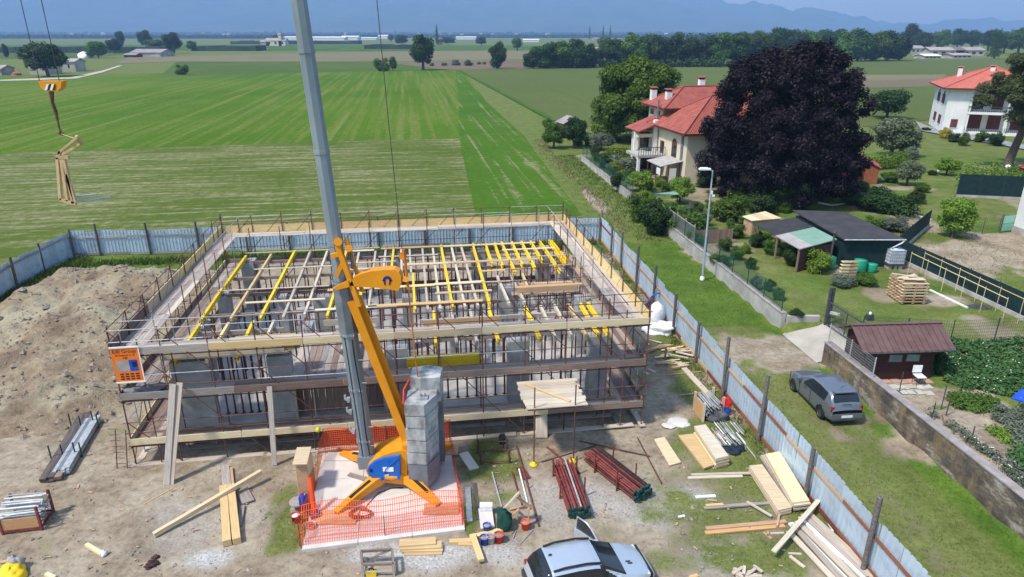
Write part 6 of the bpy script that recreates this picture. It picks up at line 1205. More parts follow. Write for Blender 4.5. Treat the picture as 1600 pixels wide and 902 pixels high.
meshfence('green mesh fence on the garden wall beside the lamp post', [(15.45, 36.2), (13.1, 56.5)], 1.15, 'green_mesh', 'green_post', 1.0, .06, zf=wallh); meshfence('green mesh fence on the far garden wall before the villa', [(12.1, 67.5), (9.4, 91.0)], 1.3, 'green_mesh', 'green_post', 1.0, .055, zf=wallh)
meshfence('grey wire fence on the old wall beside the brown shed', [(16.0, 31.4), (16.35, 27.6)], 1.0, 'galv', 'galv', 1.3, .09); meshfence('green wire fence between shed garden and lawn', [(18.6, 33.2), (23.0, 32.6), (30.5, 33.4)], 1.4, 'green_mesh', 'green_post', .6, .12)
wf = thing('slat_fence', 'weathered slatted fence on the garden wall behind the conifers', 'fence', (13.0, 56.5, 1))
for k in range(7): stick('slat', (13.25, 56.2, 1.1 + k * .17), (13.9, 50.4, 1.15 + k * .17), .03, .09, MAT['grey_wood'], wf)
for t in (0, .33, .66, 1): p = Vector((13.3, 56.2, .9)).lerp(Vector((13.95, 50.4, .9)), t); stick('post', p, p + Vector((0, 0, 1.45)), .08, .08, MAT['grey_wood'], wf)
fr_ = thing('board_fence', 'brown picket fence panel behind the mesh fence', 'fence', (14.3, 51, .6))
for k in range(14): stick('picket', (14.3 + k * .22, 51.2 + k * .02, .6), (14.3 + k * .22, 51.2 + k * .02, 1.7), .19, .03, MAT['brown_wood'], fr_, up=(0, 1, 0))
stick('rail', (14.2, 51.26, 1.4), (17.3, 51.5, 1.4), .04, .08, MAT['brown_wood'], fr_)
lm = thing('street_lamp', 'tall grey street lamp standing on the grass lane', 'street lamp', (13.17, 44.5, 0))
stick('pole', (13.17, 44.5, 0), (13.12, 44.5, 7.6), .085, .085, MAT['lamp_pole'], lm, shape='tube', n=10, r1=.05); b = MB(); b.lathe((13.17, 44.5, 0), [(.16, 0), (.16, .18), (.11, .26), (.1, .3)], 12); b.build('base', MAT['white'], lm)
stick('arm', (13.12, 44.5, 7.55), (12.75, 44.4, 7.72), .035, .035, MAT['lamp_pole'], lm, shape='tube', n=8); b = MB(); b.box((12.55, 44.35, 7.72), (.75, .26, .1)); b.box((12.5, 44.35, 7.79), (.5, .2, .06)); b.build('lamp_head', MAT['white'], lm); b = MB(); b.box((12.5, 44.35, 7.66), (.45, .2, .02)); b.build('lens', MAT['light_glass'], lm)
b = MB(); b.box((13.2, 44.42, 6.15), (.1, .1, .22)); b.box((13.3, 44.4, 5.95), (.16, .12, .12)); b.build('sensor', MAT['white'], lm)
# gate
gt = thing('sliding_gate', 'dark metal sliding gate with spiked bars at the driveway', 'gate', P(1285, 515, .5)); g0, g1 = Vector((17.62, 35.3, .55)), Vector((18.05, 31.9, .6))
for p in (g0,): 
    for dx in (0, .18): stick('gate_post', p + Vector((dx, 0, 0)), p + Vector((dx, 0, 2.3)), .12, .12, MAT['dark_metal'], gt)
for z in (.12, .75, 1.45): stick('rail', g0 + Vector((.05, -.1, z)), g1 + Vector((.05, 0, z)), .05, .07, MAT['dark_metal'], gt)
for i in range(30): p = g0.lerp(g1, (i + .5) / 30) + Vector((.05, 0, 0)); stick('bar', p + Vector((0, 0, .12)), p + Vector((0, 0, 1.62)), .012, .012, MAT['dark_metal'], gt, shape='tube', n=4)
for t in (.02, .5, .98): p = g0.lerp(g1, t) + Vector((.05, 0, 0)); stick('stile', p + Vector((0, 0, .1)), p + Vector((0, 0, 1.5)), .06, .06, MAT['dark_metal'], gt)
o = stick('letter_box', (17.5, 34.7, 1.62), (17.9, 34.4, 1.62), .16, .12, MAT['galv']); tag(o, 'pale box lamp fixed at the gate post', 'lamp box')
gm = thing('gate_motor', 'small dark gate motor with a flashing lamp on the lawn', 'gate motor', P(1358, 498, .6)); c = P(1358, 500, .6); b = MB(); b.bb(c.x - .18, c.x + .18, c.y - .13, c.y + .13, .6, .95); b.build('housing', MAT['dark_metal'], gm); b = MB(); b.lathe((c.x, c.y, .95), [(.07, 0), (.07, .12), (0, .16)], 10); b.build('beacon', MAT['white'], gm)
# brown shed
sh = thing('garden_shed', 'dark brown wooden garden shed with a ribbed metal roof', 'shed', (18.2, 29.9, GZ)); sA, sB, sC, sD = Vector((16.5, 28.75, GZ)), Vector((19.9, 29.0, GZ)), Vector((20.0, 31.0, GZ)), Vector((16.6, 30.8, GZ)); ez = 1.75; rz_ = 2.35
def wallbetween(root, a, b_, z0, z1, n, m_, th=.04, nm='board', vert=True):
    a, b_ = Vector(a), Vector(b_); d = b_ - a
    for i in range(n):
        p, q = a + d * (i / n), a + d * ((i + 1) / n) - d.normalized() * .006
        b = MB(); b.beam(p + Vector((0, 0, (z0 + z1) / 2)), q + Vector((0, 0, (z0 + z1) / 2)), th + (.008 if i % 2 else 0), z1 - z0); b.build(nm, MAT[m_], root)
def hboards(root, a, b_, z0, z1, n, m_): 
    for i in range(n): h = (z1 - z0) / n; b = MB(); b.beam(Vector(a) + Vector((0, 0, z0 + h * (i + .5))), Vector(b_) + Vector((0, 0, z0 + h * (i + .5))), .04 + (.012 if i % 2 else 0), h - .006); b.build('board', MAT[m_], root)
hboards(sh, sA, sB, 0, ez, 9, 'shed_wood'); hboards(sh, sD, sA, 0, ez, 9, 'shed_wood'); hboards(sh, sB, sC, 0, ez, 9, 'shed_wood'); hboards(sh, sC, sD, 0, ez, 9, 'shed_wood')
rm0, rm1 = sA.lerp(sD, .58), sB.lerp(sC, .58); up_ = Vector((0, 0, 1))
for a, b_, c in ((sA, sD, rm0), (sB, sC, rm1)): b = MB(); e = (sB - sA).normalized() * .02; vs = [a + up_ * ez, b_ + up_ * ez, c + up_ * (rz_ - .05)]; b.add([v - e for v in vs] + [v + e for v in vs], [(0, 1, 2), (5, 4, 3), (0, 3, 4, 1), (1, 4, 5, 2), (2, 5, 3, 0)]); b.build('gable', MAT['shed_wood'], sh)
e0 = (sB - sA).normalized(); r0, r1 = rm0 - e0 * .35 + up_ * rz_, rm1 + e0 * .75 + up_ * rz_
f0, f1 = sA - e0 * .35 + Vector((0, -.35, ez - .12)), sB + e0 * .75 + Vector((0, -.35, ez - .12)); k0_, k1_ = sD - e0 * .35 + Vector((0, .35, ez - .05)), sC + e0 * .75 + Vector((0, .35, ez - .05))
NP = 15
for i in range(NP):
    for (a0, a1, c0_, c1_) in ((f0, f1, r0, r1), (k0_, k1_, r0, r1)):
        p, q, s_, t = a0.lerp(a1, i / NP), a0.lerp(a1, (i + 1) / NP - .004), c0_.lerp(c1_, (i + 1) / NP - .004), c0_.lerp(c1_, i / NP)
        b = MB(); b.slab([p, q, s_, t], .03); nrm = (q - p).cross(s_ - p).normalized(); nrm = nrm if nrm.z > 0 else -nrm; b.beam(p + nrm * .02, t + nrm * .02, .04, .05, nrm); b.build('roof_panel', MAT['shed_roof'], sh)
stick('ridge_cap', r0 + up_ * .03, r1 + up_ * .03, .2, .03, MAT['shed_roof'], sh); stick('gutter', f0 + Vector((0, -.03, -.04)), f1 + Vector((0, -.03, -.04)), .04, .04, MAT['dark_metal'], sh, shape='tube', n=6)
for t in (.43, .68):
    c = sA.lerp(sB, t) + Vector((0, -.04, 1.15)); b = MB(); b.box(c, (.66, .05, .42)); w_ = b.build('window', MAT['trim_brown'], sh); b = MB(); b.box(c + Vector((0, -.03, 0)), (.58, .02, .34)); b.build('pane', MAT['pane_green'], w_)
ch = thing('white_chair', 'white plastic chair standing before the brown shed', 'chair', P(1434, 601, GZ)); cc = P(1434, 601, GZ)
b = MB(); b.box(cc + Vector((0, 0, .45)), (.42, .42, .04)); b.build('seat', MAT['white'], ch); b = MB(); b.box(cc + Vector((-.05, .2, .72)), (.42, .04, .36)); b.build('backrest', MAT['white'], ch)
for dx in (-.18, .18):
    for dy in (-.18, .18): stick('leg', cc + Vector((dx, dy, .005)), cc + Vector((dx, dy, .43)), .015, .015, MAT['dark_metal'], ch, shape='tube', n=5)
for k in range(18):
    c = P(1385 + (k % 6) * 13 + random.uniform(-2, 2), 596 + (k // 6) * 9 + random.uniform(-1, 1), GZ); b = MB(); b.box(c + Vector((0, 0, .012)), (.38, .38, .03), Matrix.Rotation(.1, 3, 'Z')); o = b.build('paving_slab', MAT['paving_red' if k < 7 else 'paving'], ground)
# scrim fences, trellis
def scrim(label, a, b_, h, base=.25):
    a, b_ = Vector((*a, GZ * 0 + gz(a))), Vector((*b_, gz(b_))); root = thing('scrim_fence', label, 'fence', a, group='dark screened garden fences'); d = b_ - a; n = max(1, round(d.length / 2.5))
    for i in range(n):
        p, q = a + d * (i / n), a + d * ((i + 1) / n); b = MB(); b.beam(p + up_ * (base + (h - base) / 2), q + up_ * (base + (h - base) / 2), .03, h - base); b.build('screen', MAT['scrim'], root); b = MB(); b.beam(p + up_ * (base / 2 - .1), q - d.normalized() * .01 + up_ * (base / 2 - .1), .18, base + .2); b.build('footing', MAT['wall_render'], root)
        stick('post', p, p + up_ * (h + .1), .03, .03, MAT['green_post'], root, shape='tube', n=6)
    return root
scrim('dark screened fence running beside the bamboo trellis', (27.9, 47.4), (29.6, 33.5), 1.55); scrim('dark screened fence climbing back from the water tank', (27.9, 47.6), (35.4, 56.2), 1.5); scrim('dark screened fence before the white villa garden', (44.6, 67.5), (50.8, 66.6), 2.3)
tr = thing('bamboo_trellis', 'tall bamboo pole trellis beside the dark screened fence', 'trellis', P(1520, 470, GZ))
ta, tb = Vector((27.2, 44.0, GZ)), Vector((27.9, 35.5, GZ))
for off in (0, 1.0):
    for z in (1.5,): stick('pole', ta + Vector((off * .9 - .2, 0, z)), tb + Vector((off * .9 - .2, 0, z)), .025, .025, MAT['yellow_wood'], tr, shape='tube', n=5)
    for i in range(6): p = ta.lerp(tb, i / 5) + Vector((off * .9 - .2, 0, 0)); stick('pole', p, p + up_ * 1.6, .02, .02, MAT['pale_wood'], tr, shape='tube', n=5)
# carport and lean-to roofs
cpn = thing('carport', 'low outbuilding with a flat black felt roof beside the water tank', 'outbuilding', (24.3, 48.8, GZ))
q4 = [Vector((22.13, 52.62, 2.95)), Vector((25.99, 52.0, 2.95)), Vector((27.1, 45.24, 2.72)), Vector((22.9, 45.24, 2.72))]; b = MB(); b.slab(q4, .10); b.build('roof', MAT['felt'], cpn)
inn = [Vector((*(q.lerp(sum(q4, Vector()) / 4, .09)).xy, GZ)) for q in q4]
for i, m_ in ((2, 'scrim'), (3, 'scrim'), (0, 'brown_wood'), (1, 'brown_wood')): a, b_ = inn[i], inn[(i + 1) % 4]; b = MB(); b.beam(a + up_ * 1.0, b_ + up_ * 1.0, .05, 1.98); b.build('wall', MAT[m_], cpn)
stick('gutter', q4[2] + Vector((.05, -.05, -.05)), q4[3] + Vector((0, -.05, -.05)), .05, .05, MAT['galv'], cpn, shape='tube', n=6); b = MB(); b.path([Vector((27.1, 45.2, 2.7)), Vector((26.9, 45.2, 2.45)), Vector((26.4, 45.4, 2.05)), Vector((26.3, 45.5, 1.95))], .05, 6); b.build('downpipe', MAT['white'], cpn)
b = MB(); b.tube((21.9, 44.7, GZ), (21.9, 44.7, 3.3), .07, None, 8); b.lathe((21.9, 44.7, 3.3), [(.14, 0), (.14, .1), (0, .14)], 8); o = b.build('stove_pipe', MAT['dark_metal'], cpn)
ln = thing('lean_to', 'open lean-to with one black and one green felt roof panel', 'outbuilding', (20.6, 48, GZ)); r4 = [Vector((18.57, 50.43, 2.35)), Vector((22.0, 51.7, 2.6)), Vector((22.6, 45.66, 2.6)), Vector((19.45, 44.15, 2.35))]
m0_, m1_ = r4[0].lerp(r4[3], .48), r4[1].lerp(r4[2], .48); b = MB(); b.slab([r4[0], r4[1], m1_, m0_], .06); b.build('roof_panel', MAT['felt'], ln); b = MB(); m2, m3 = m0_.lerp(m1_, .33), r4[3].lerp(r4[2], .33); b.slab([m0_, m2, m3, r4[3]], .07); b.build('roof_panel', MAT['grey_felt'], ln); b = MB(); b.slab([m2, m1_, r4[2], m3], .07); b.build('roof_panel', MAT['green_felt'], ln)
for t in (0, .5, 1): p = r4[0].lerp(r4[3], t).lerp(sum(r4, Vector()) / 4, .07); stick('post', (p.x, p.y, GZ), (p.x, p.y, 2.28), .1, .1, MAT['brown_wood'], ln)
a, b_ = [Vector((*q.lerp(sum(r4, Vector()) / 4, .1).xy, GZ)) for q in (r4[3], r4[2])]; b = MB(); b.beam(a + up_ * .8, b_ + up_ * .8, .04, 1.6); b.build('wall', MAT['trim_brown'], ln); a, b_ = [Vector((*q.lerp(sum(r4, Vector()) / 4, .1).xy, GZ)) for q in (r4[1], r4[2])]; b = MB(); b.beam(a + up_ * .9, b_ + up_ * .9, .04, 1.8); b.build('wall', MAT['trim_brown'], ln)
wsn = thing('wood_store', 'small brick coloured wood store with a pale boarded top', 'wood store', P(1185, 365, GZ)); w4 = [P(1160, 338, 1.9), P(1196, 330, 1.9), P(1222, 341, 1.9), P(1175, 345, 1.9)]
for k in range(6): b = MB(); t0, t1 = k / 6, (k + 1) / 6 - .01; b.slab([w4[0].lerp(w4[1], t0), w4[0].lerp(w4[1], t1), w4[3].lerp(w4[2], t1), w4[3].lerp(w4[2], t0)], .05); b.build('roof_board', MAT['pale_wood'], wsn)
cw4 = [Vector((*q.lerp(sum(w4, Vector()) / 4, .12).xy, GZ)) for q in w4]
for i in range(4): wallbetween(wsn, cw4[i], cw4[(i + 1) % 4], 0, 1.25, 7, 'tan_wood', nm='slat')
ib = thing('water_tank', 'white caged plastic water tank on concrete blocks', 'water tank', P(1391, 415, GZ)); ic = Vector((26.65, 45.35, GZ)); b = MB()
b.bb(ic.x - .48, ic.x + .48, ic.y - .42, ic.y + .42, GZ + .42, GZ + 1.36); b.lathe((ic.x, ic.y, GZ + 1.36), [(.16, 0), (.16, .06), (0, .07)], 10); b.build('tank', MAT['tank_white'], ib)
b = MB(); 
for k in range(8):
    x = ic.x - .5 + k / 7
    for y in (ic.y - .45, ic.y + .45): b.tube((x, y, GZ + .4), (x, y, GZ + 1.4), .016, None, 5)
for z in np.linspace(.45, 1.38, 5):
    for y in (ic.y - .45, ic.y + .45): b.tube((ic.x - .52, y, GZ + z), (ic.x + .52, y, GZ + z), .016, None, 5)
    for x in (ic.x - .52, ic.x + .52): b.tube((x, ic.y - .45, GZ + z), (x, ic.y + .45, GZ + z), .016, None, 5)
b.build('cage', MAT['galv'], ib); b = MB(); b.bb(ic.x - .55, ic.x + .55, ic.y - .5, ic.y + .5, GZ + .3, GZ + .41); b.build('pallet', MAT['dark_metal'], ib)
for dx in (-.35, 0, .35): b = MB(); b.bb(ic.x + dx - .12, ic.x + dx + .12, ic.y - .4, ic.y + .4, GZ - .02, GZ + .295); b.build('support_block', MAT['wall_render'], ib)
def barrel(label, px_, py_, r, h, m_='plastic_green'):
    c = P(px_, py_, GZ); o_ = thing('barrel', label, 'barrel', c); b = MB(); b.lathe(c, [(0, 0), (r * .85, 0), (r, .1), (r, h * .8), (r * .95, h)], 16); b.build('drum', MAT[m_], o_); b = MB(); b.lathe(c, [(r * .97, h), (r, h + .03), (r * .2, h + .05), (0, h + .05)], 16); b.build('lid', MAT[m_], o_)
barrel('larger green lidded barrel near the water tank', 1342, 425, .42, .85); barrel('smaller green lidded barrel next to the water tank', 1361, 425, .35, .55); barrel('green barrel half hidden behind the crates', 1296, 420, .35, .85)
bx_ = thing('fruit_crates', 'stack of slatted wooden fruit crates near the green barrels', 'crates', P(1318, 430, GZ)); c = P(1316, 432, GZ)
for k in range(5):
    for j in range(2): b = MB(); b.box(c + Vector((j * .55 + k * .03, k * .02, .12 + k * .22)), (.5, .4, .05)); b.box(c + Vector((j * .55 + k * .03, -.2 + k * .02, .18 + k * .22)), (.5, .03, .1)); b.build('crate', MAT['tan_wood' if j else 'pale_wood'], bx_)
# pallet stack
ps = thing('pallet_stack', 'stack of tan wooden pallets on the lawn with broken boards on top', 'pallets', P(1415, 475, GZ)); pc_ = Vector((24.25, 39.2, GZ))
for l in range(7):
    for k in range(6): b = MB(); b.box(pc_ + Vector((random.uniform(-.03, .03), -.75 + k * .3, .19 + l * .19)), (1.55, .2, .03)); b.build('deck_board', MAT[random.choice(['tan_wood', 'pale_wood', 'tan_wood'])], ps)
    for dx in (-.65, 0, .65): b = MB(); b.box(pc_ + Vector((dx, 0, .12 + l * .19)), (.13, 1.66, .10)); b.build('bearer', MAT['tan_wood'], ps)
for k in range(9): a = random.uniform(-.8, .8); stick('board', pc_ + Vector((-.6 + random.uniform(-.2, .2), random.uniform(-.7, .7), 1.42 + k * .012)), pc_ + Vector((.6, random.uniform(-.7, .7), 1.44 + k * .012)), .14, .03, MAT[random.choice(['pale_wood', 'white_wood', 'tan_wood'])], ps)
plk('white edging board on the lawn beyond the pallets', (1453, 453), (1512, 481), .1, .08, 'white', GZ, name='edging_board', cat='board'); lump('grey_mat', 'dark grey mat lying on the soil by the trellis', 'mat', P(1530, 480, GZ), .7, .4, .06, 'dark_metal', 2)
lump('mulch_mound', 'sheet covered mound behind the water tank', 'mound', P(1345, 412, GZ), 1.5, .5, .55, 'grey_felt', 3, 22, .3)
# huts further back
def hut(name, label, c, w, d, h, rise, rz0, wm, rm, over=.2, door=True):
    M = mtx((c[0], c[1], gz(c)), rz0); root = thing(name, label, 'shed', M=M); Mz = lambda x, y, z: M @ Vector((x, y, z))
    def pt_(b, nm, m_): me = b.mesh(); me.materials.append(MAT[m_]); return place(bpy.data.objects.new(nm, me), root, M)
    b = MB(); b.prism([(-w / 2, -d / 2), (w / 2, -d / 2), (w / 2, d / 2), (-w / 2, d / 2)], 0, h); b.add([(-w / 2, -d / 2, h), (w / 2, -d / 2, h), (0, -d / 2, h + rise), (-w / 2, d / 2, h), (w / 2, d / 2, h), (0, d / 2, h + rise)], [(0, 1, 2), (5, 4, 3)]); pt_(b, 'wall', wm)
    for s_ in (-1, 1): b = MB(); b.slab([(s_ * (w / 2 + over), -d / 2 - over, h - over * rise / (w / 2)), (s_ * (w / 2 + over), d / 2 + over, h - over * rise / (w / 2)), (0, d / 2 + over, h + rise + .04), (0, -d / 2 - over, h + rise + .04)], .06); pt_(b, 'roof', rm)
    if door: b = MB(); b.bb(-.4, .4, -d / 2 - .04, -d / 2 - .005, .05, min(1.9, h - .1)); pt_(b, 'door', 'trim_brown')
hut('garden_hut', 'reddish wooden garden hut with a red roof behind the copper beech', (38.5, 75.6), 3.6, 3.0, 1.9, .8, -.35, 'hut_orange', 'hut_roof'); hut('metal_locker', 'small grey metal shed under the copper beech', (31.7, 66.4), 2.1, 1.8, 1.75, .12, .1, 'dark_metal', 'galv', .08, False)
b = MB(); c = P(1030, 310, GZ); b.slab([P(1021, 306, 1.7), P(1061, 304, 1.7), P(1058, 298, 1.95), P(1022, 302, 1.95)], .05); 
gs = thing('green_shelter', 'small shelter with a pale green sheet roof behind the conifers', 'shelter', c); b.build('roof', MAT['green_felt'], gs)
for x, y in ((1023, 320), (1058, 316)): p = P(x, y, GZ); stick('post', p, p + up_ * 1.1, .05, .05, MAT['dark_metal'], gs, shape='tube', n=5)
hut('dark_hut', 'dark garden hut hidden among shrubs at the field corner', (10.0, 118), 4.0, 3.4, 2.0, .9, .3, 'old_wood', 'roof_far')
hut('tool_hut', 'second dark garden hut behind the shrubs near the big green tree', (17.0, 122), 3.6, 2.6, 1.9, .7, .2, 'old_wood', 'roof_far')
# ================================================================ houses
def facade(root, M, x0, x1, z0, z1, y, wins, wm, nm='wall'): pass
class House:
    def __init__(s, name, label, org, rz0, cat='house'): s.M = mtx(org, rz0); s.r = thing(name, label, cat, M=s.M)
    def part(s, b, nm, m_, parent=None): me = b.mesh(); me.materials.append(MAT[m_]); return place(bpy.data.objects.new(nm, me), parent or s.r, s.M)
    def box(s, x0, x1, y0, y1, z0, z1, nm, m_, parent=None): return s.part(MB().bb(x0, x1, y0, y1, z0, z1), nm, m_, parent)
    def win(s, face, u, z, w, h, m_='glass', fr='trim_brown', arch=False, shutters=None):
        """face: ('y', value, sign) or ('x', value, sign); u along the face"""
        ax, val, sg = face
        def bx(du0, du1, z0, z1, o0, o1):
            a, b_ = sorted((val + sg * o0, val + sg * o1)); return MB().bb(u + du0, u + du1, a, b_, z0, z1) if ax == 'y' else MB().bb(a, b_, u + du0, u + du1, z0, z1)
        f = s.part(bx(-w / 2, w / 2, z, z + h, -.05, .05), 'window', fr); b = bx(-w / 2 + .08, -.03, z + .08, z + h - .08, .05, .065); s.part(b, 'pane', m_, f); s.part(bx(.03, w / 2 - .08, z + .08, z + h - .08, .05, .065), 'pane', m_, f); s.part(bx(-w / 2 - .06, w / 2 + .06, z - .07, z - .005, -.02, .12), 'sill', 'white_wall', f)
        if arch:
            b = MB(); pts = [(u + w / 2 * math.cos(a), z + h + w / 2 * math.sin(a)) for a in np.linspace(0, math.pi, 9)]
            lo, hi = sorted((val - .05, val + sg * .055)); mk = (lambda q, o: (q[0], o, q[1])) if ax == 'y' else (lambda q, o: (o, q[0], q[1]))
            b.add([mk(q, lo) for q in pts] + [mk(q, hi) for q in pts], [tuple(range(9)), tuple(range(17, 8, -1))] + [(i, i + 1, 10 + i, 9 + i) for i in range(8)]); s.part(b, 'arch', fr, f)
        if shutters:
            for d in (-1, 1): s.part(bx(d * (w / 2 + w * .27) - w * .24, d * (w / 2 + w * .27) + w * .24, z, z + h, .0, .07), 'shutter', shutters, f)
    def hip(s, x0, x1, y0, y1, z, rise, m_, over=.7, ridge=None, th=.15):
        x0 -= over; x1 += over; y0 -= over; y1 += over; w, d = x1 - x0, y1 - y0; k = min(w, d) / 2
        if w >= d: ra, rb = (x0 + k, (y0 + y1) / 2), (x1 - k, (y0 + y1) / 2)
        else: ra, rb = ((x0 + x1) / 2, y0 + k), ((x0 + x1) / 2, y1 - k)
        if abs(ra[0] - rb[0]) + abs(ra[1] - rb[1]) < .05: rb = (rb[0] + .1, rb[1])
        A_, B_, C_, D_, E_, F_ = [Vector(q) for q in ((x0, y0, z), (x1, y0, z), (x1, y1, z), (x0, y1, z), (*ra, z + rise), (*rb, z + rise))]
        fs = [(A_, B_, F_, E_), (B_, C_, F_), (C_, D_, E_, F_), (D_, A_, E_)] if w >= d else [(A_, B_, E_), (B_, C_, F_, E_), (C_, D_, F_), (D_, A_, E_, F_)]
        rf = None
        for f in fs:
            b = MB(); b.slab(f, th); o = s.part(b, 'roof', m_)
        for p, q in ((A_, E_), (D_, E_ if w >= d else F_), (B_, F_ if w >= d else E_), (C_, F_), (E_, F_)): b = MB(); b.tube(p + Vector((0, 0, .02)), q + Vector((0, 0, .02)), .11, None, 6); s.part(b, 'ridge_tiles', m_, o)
        b = MB(); b.bb(x0 + .02, x1 - .02, y0 + .02, y1 - .02, z - .24, z - .16); s.part(b, 'soffit', 'trim_brown')
    def chimney(s, x, y, z0, z1, m_='white_wall', cap='red_tiles'): c = s.box(x - .32, x + .32, y - .32, y + .32, z0, z1, 'chimney', m_); s.part(MB().bb(x - .26, x + .26, y - .26, y + .26, z1, z1 + .22), 'flue', 'black', c); b = MB(); b.slab([(x - .45, y - .4, z1 + .26), (x + .45, y - .4, z1 + .26), (x + .45, y + .4, z1 + .36), (x - .45, y + .4, z1 + .36)], .08); s.part(b, 'cap', cap, c)
hv = House('villa', 'cream villa with red tiled roofs and chimneys left of the copper beech', (18.6, 73.2, GZ), R(10.8))
hv.box(0, 14, 0, 9, -.6, 5.5, 'wall', 'cream'); hv.hip(0, 14, 0, 9, 5.55, 3.4, 'red_tiles', .8)
hv.box(.8, 11, 9.01, 13.4, -.6, 7.0, 'wall', 'cream'); hv.hip(.8, 11, 7.5, 13.4, 7.4, 2.1, 'red_tiles', .8)
hv.box(-1.9, .79, 9.2, 11.6, -.6, 4.7, 'wall', 'cream'); b = MB(); b.slab([(-2.7, 7.4, 4.8), (-2.7, 12.0, 4.8), (.78, 12.0, 6.1), (.78, 7.4, 6.1)], .15); hv.part(b, 'roof', 'red_tiles')
X0 = ('x', 0.0, -1); hv.win(X0, 3.2, 2.2, 1.3, 1.7, arch=True); hv.win(X0, 6.6, 2.3, 1.1, 1.5); hv.win(('y', 0.0, -1), 5.2, .3, 1.5, 2.4); hv.win(('y', 0.0, -1), 8.5, 3.2, 1.3, 1.4); hv.win(('x', .8, -1), 10.2, 6.1, 1.2, .8, fr='white_wall'); hv.win(('x', .8, -1), 12.2, 6.1, 1.2, .8, fr='white_wall')
hv.win(('y', 9.2, -1), -1.2, 2.6, 1.1, 1.9); hv.win(('y', 9.2, -1), -1.0, .1, 1.6, 2.0)
hv.box(-3.4, -.01, 5.2, 9.19, 2.15, 2.4, 'balcony', 'wall_render')
for k in range(12): hv.part(MB().bb(-3.35 + k * .285, -3.30 + k * .285, 5.22, 5.27, 2.4, 3.25), 'baluster', 'dark_metal')
hv.box(-3.4, -.2, 5.2, 5.28, 3.25, 3.32, 'handrail', 'dark_metal'); hv.box(-3.4, -3.1, 5.25, 5.55, -.5, 2.14, 'pillar', 'white_wall'); hv.box(-2.6, -2.3, 8.8, 9.1, -.5, 4.6, 'pillar', 'white_wall'); hv.box(-2.4, -.3, 8.2, 9.0, 4.0, 4.4, 'awning', 'cream')
hv.box(-.15, .25, .9, 1.3, -.4, 5.3, 'downpipe', 'steel_grey'); hv.box(2.4, 2.75, -.45, -.1, -.4, 5.3, 'flue_pipe', 'steel_grey'); hv.box(-.6, -.15, 7.8, 8.3, 2.4, 6.0, 'pillar', 'white_wall')
b = MB(); b.slab([(-2.6, .6, 2.0), (-2.6, 4.6, 2.0), (-.02, 4.6, 2.5), (-.02, .6, 2.5)], .08); pr_ = hv.part(b, 'porch_roof', 'grey_felt')
for y in (.7, 2.0, 3.3, 4.5): hv.box(-2.5, -2.4, y - .05, y + .05, -.1, 1.95, 'porch_post', 'trim_brown', pr_)
for x in (-1.6, -.6): hv.box(x - .05, x + .05, .65, .75, -.1, 2.1, 'porch_post', 'trim_brown', pr_)
hv.box(-1.5, -.7, .66, .72, .0, 1.7, 'porch_door', 'white_wall', pr_); hv.box(-2.47, -2.44, 2.1, 3.2, .9, 1.7, 'pane', 'glass', pr_); hv.box(-2.47, -2.44, .8, 1.9, 1.0, 1.7, 'sign_board', 'white_wall', pr_)
for q in ((1.0, 12.8, 7.2, 9.0), (1.6, 9.6, 7.6, 9.0), (4.3, 2.2, 5.9, 7.6), (6.5, 11.5, 8.8, 10.2)): hv.chimney(*q)
hv.box(-.2, -.05, 8.2, 8.35, 6.0, 8.2, 'flue_pipe', 'steel_grey')
# white villa on the right
a0 = Vector((73.4, 118.8, 0)); wv = House('villa', 'white villa with bright red roof, balconies and brown shutters behind the pine', a0, math.atan2(-.38, .925))
wv.box(0, 14, 3.5, 14, -.3, 7.4, 'wall', 'white_wall'); wv.box(0, 3.2, 0, 3.49, -.3, 7.4, 'wall', 'white_wall'); wv.hip(0, 14, 0, 14, 7.5, 3.2, 'bright_tiles', 1.1)
wv.box(3.21, 14, 0, 3.49, 3.3, 3.65, 'balcony', 'white_wall'); wv.box(3.21, 14, -.02, .06, 4.5, 4.58, 'handrail', 'dark_metal'); wv.box(3.21, 14, 0, 3.49, -.3, .35, 'terrace', 'white_wall')
for k in range(36): wv.box(3.3 + k * .3, 3.34 + k * .3, .0, .04, 3.65, 4.5, 'baluster', 'dark_metal'); wv.box(3.3 + k * .3, 3.34 + k * .3, .0, .04, .35, 1.2, 'baluster', 'dark_metal')
for x in (3.4, 9.0, 13.8): wv.box(x - .2, x + .2, .1, .5, .35, 3.29, 'pillar', 'white_wall'); wv.box(x - .2, x + .2, .1, .5, 3.66, 7.3, 'pillar', 'white_wall')
for x in (5.2, 8.0, 11.4): wv.win(('y', 3.5, -1), x, 3.9, 1.6, 2.3, 'shutter', 'shutter'); wv.win(('y', 3.5, -1), x, .6, 1.9, 2.3, 'shutter', 'shutter')
for y in (4.0, 9.0): wv.win(('x', 0.0, -1), y, 4.6, 1.2, 1.5, 'shutter', 'shutter', True, 'shutter'); wv.win(('x', 0.0, -1), y, 1.2, 1.2, 1.5, 'shutter', 'shutter', False, 'shutter')
wv.box(14.01, 20, 1.0, 12, -.3, 3.2, 'wall', 'white_wall'); b = MB(); b.slab([(13.9, -.2, 3.3), (20.5, -.2, 3.3), (20.5, 12.4, 3.5), (13.9, 12.4, 3.5)], .2); wv.part(b, 'roof', 'wall_render'); wv.win(('y', 1.0, -1), 17.5, 0.2, 2.6, 2.2, 'shutter', 'shutter'); wv.win(('y', 0.0, -1), 1.6, 1.0, 1.0, 1.4, 'shutter', 'shutter')
wv.chimney(2.5, 9.5, 8.6, 10.2, cap='bright_tiles'); wv.chimney(6.5, 5.5, 9.2, 10.6, cap='bright_tiles')
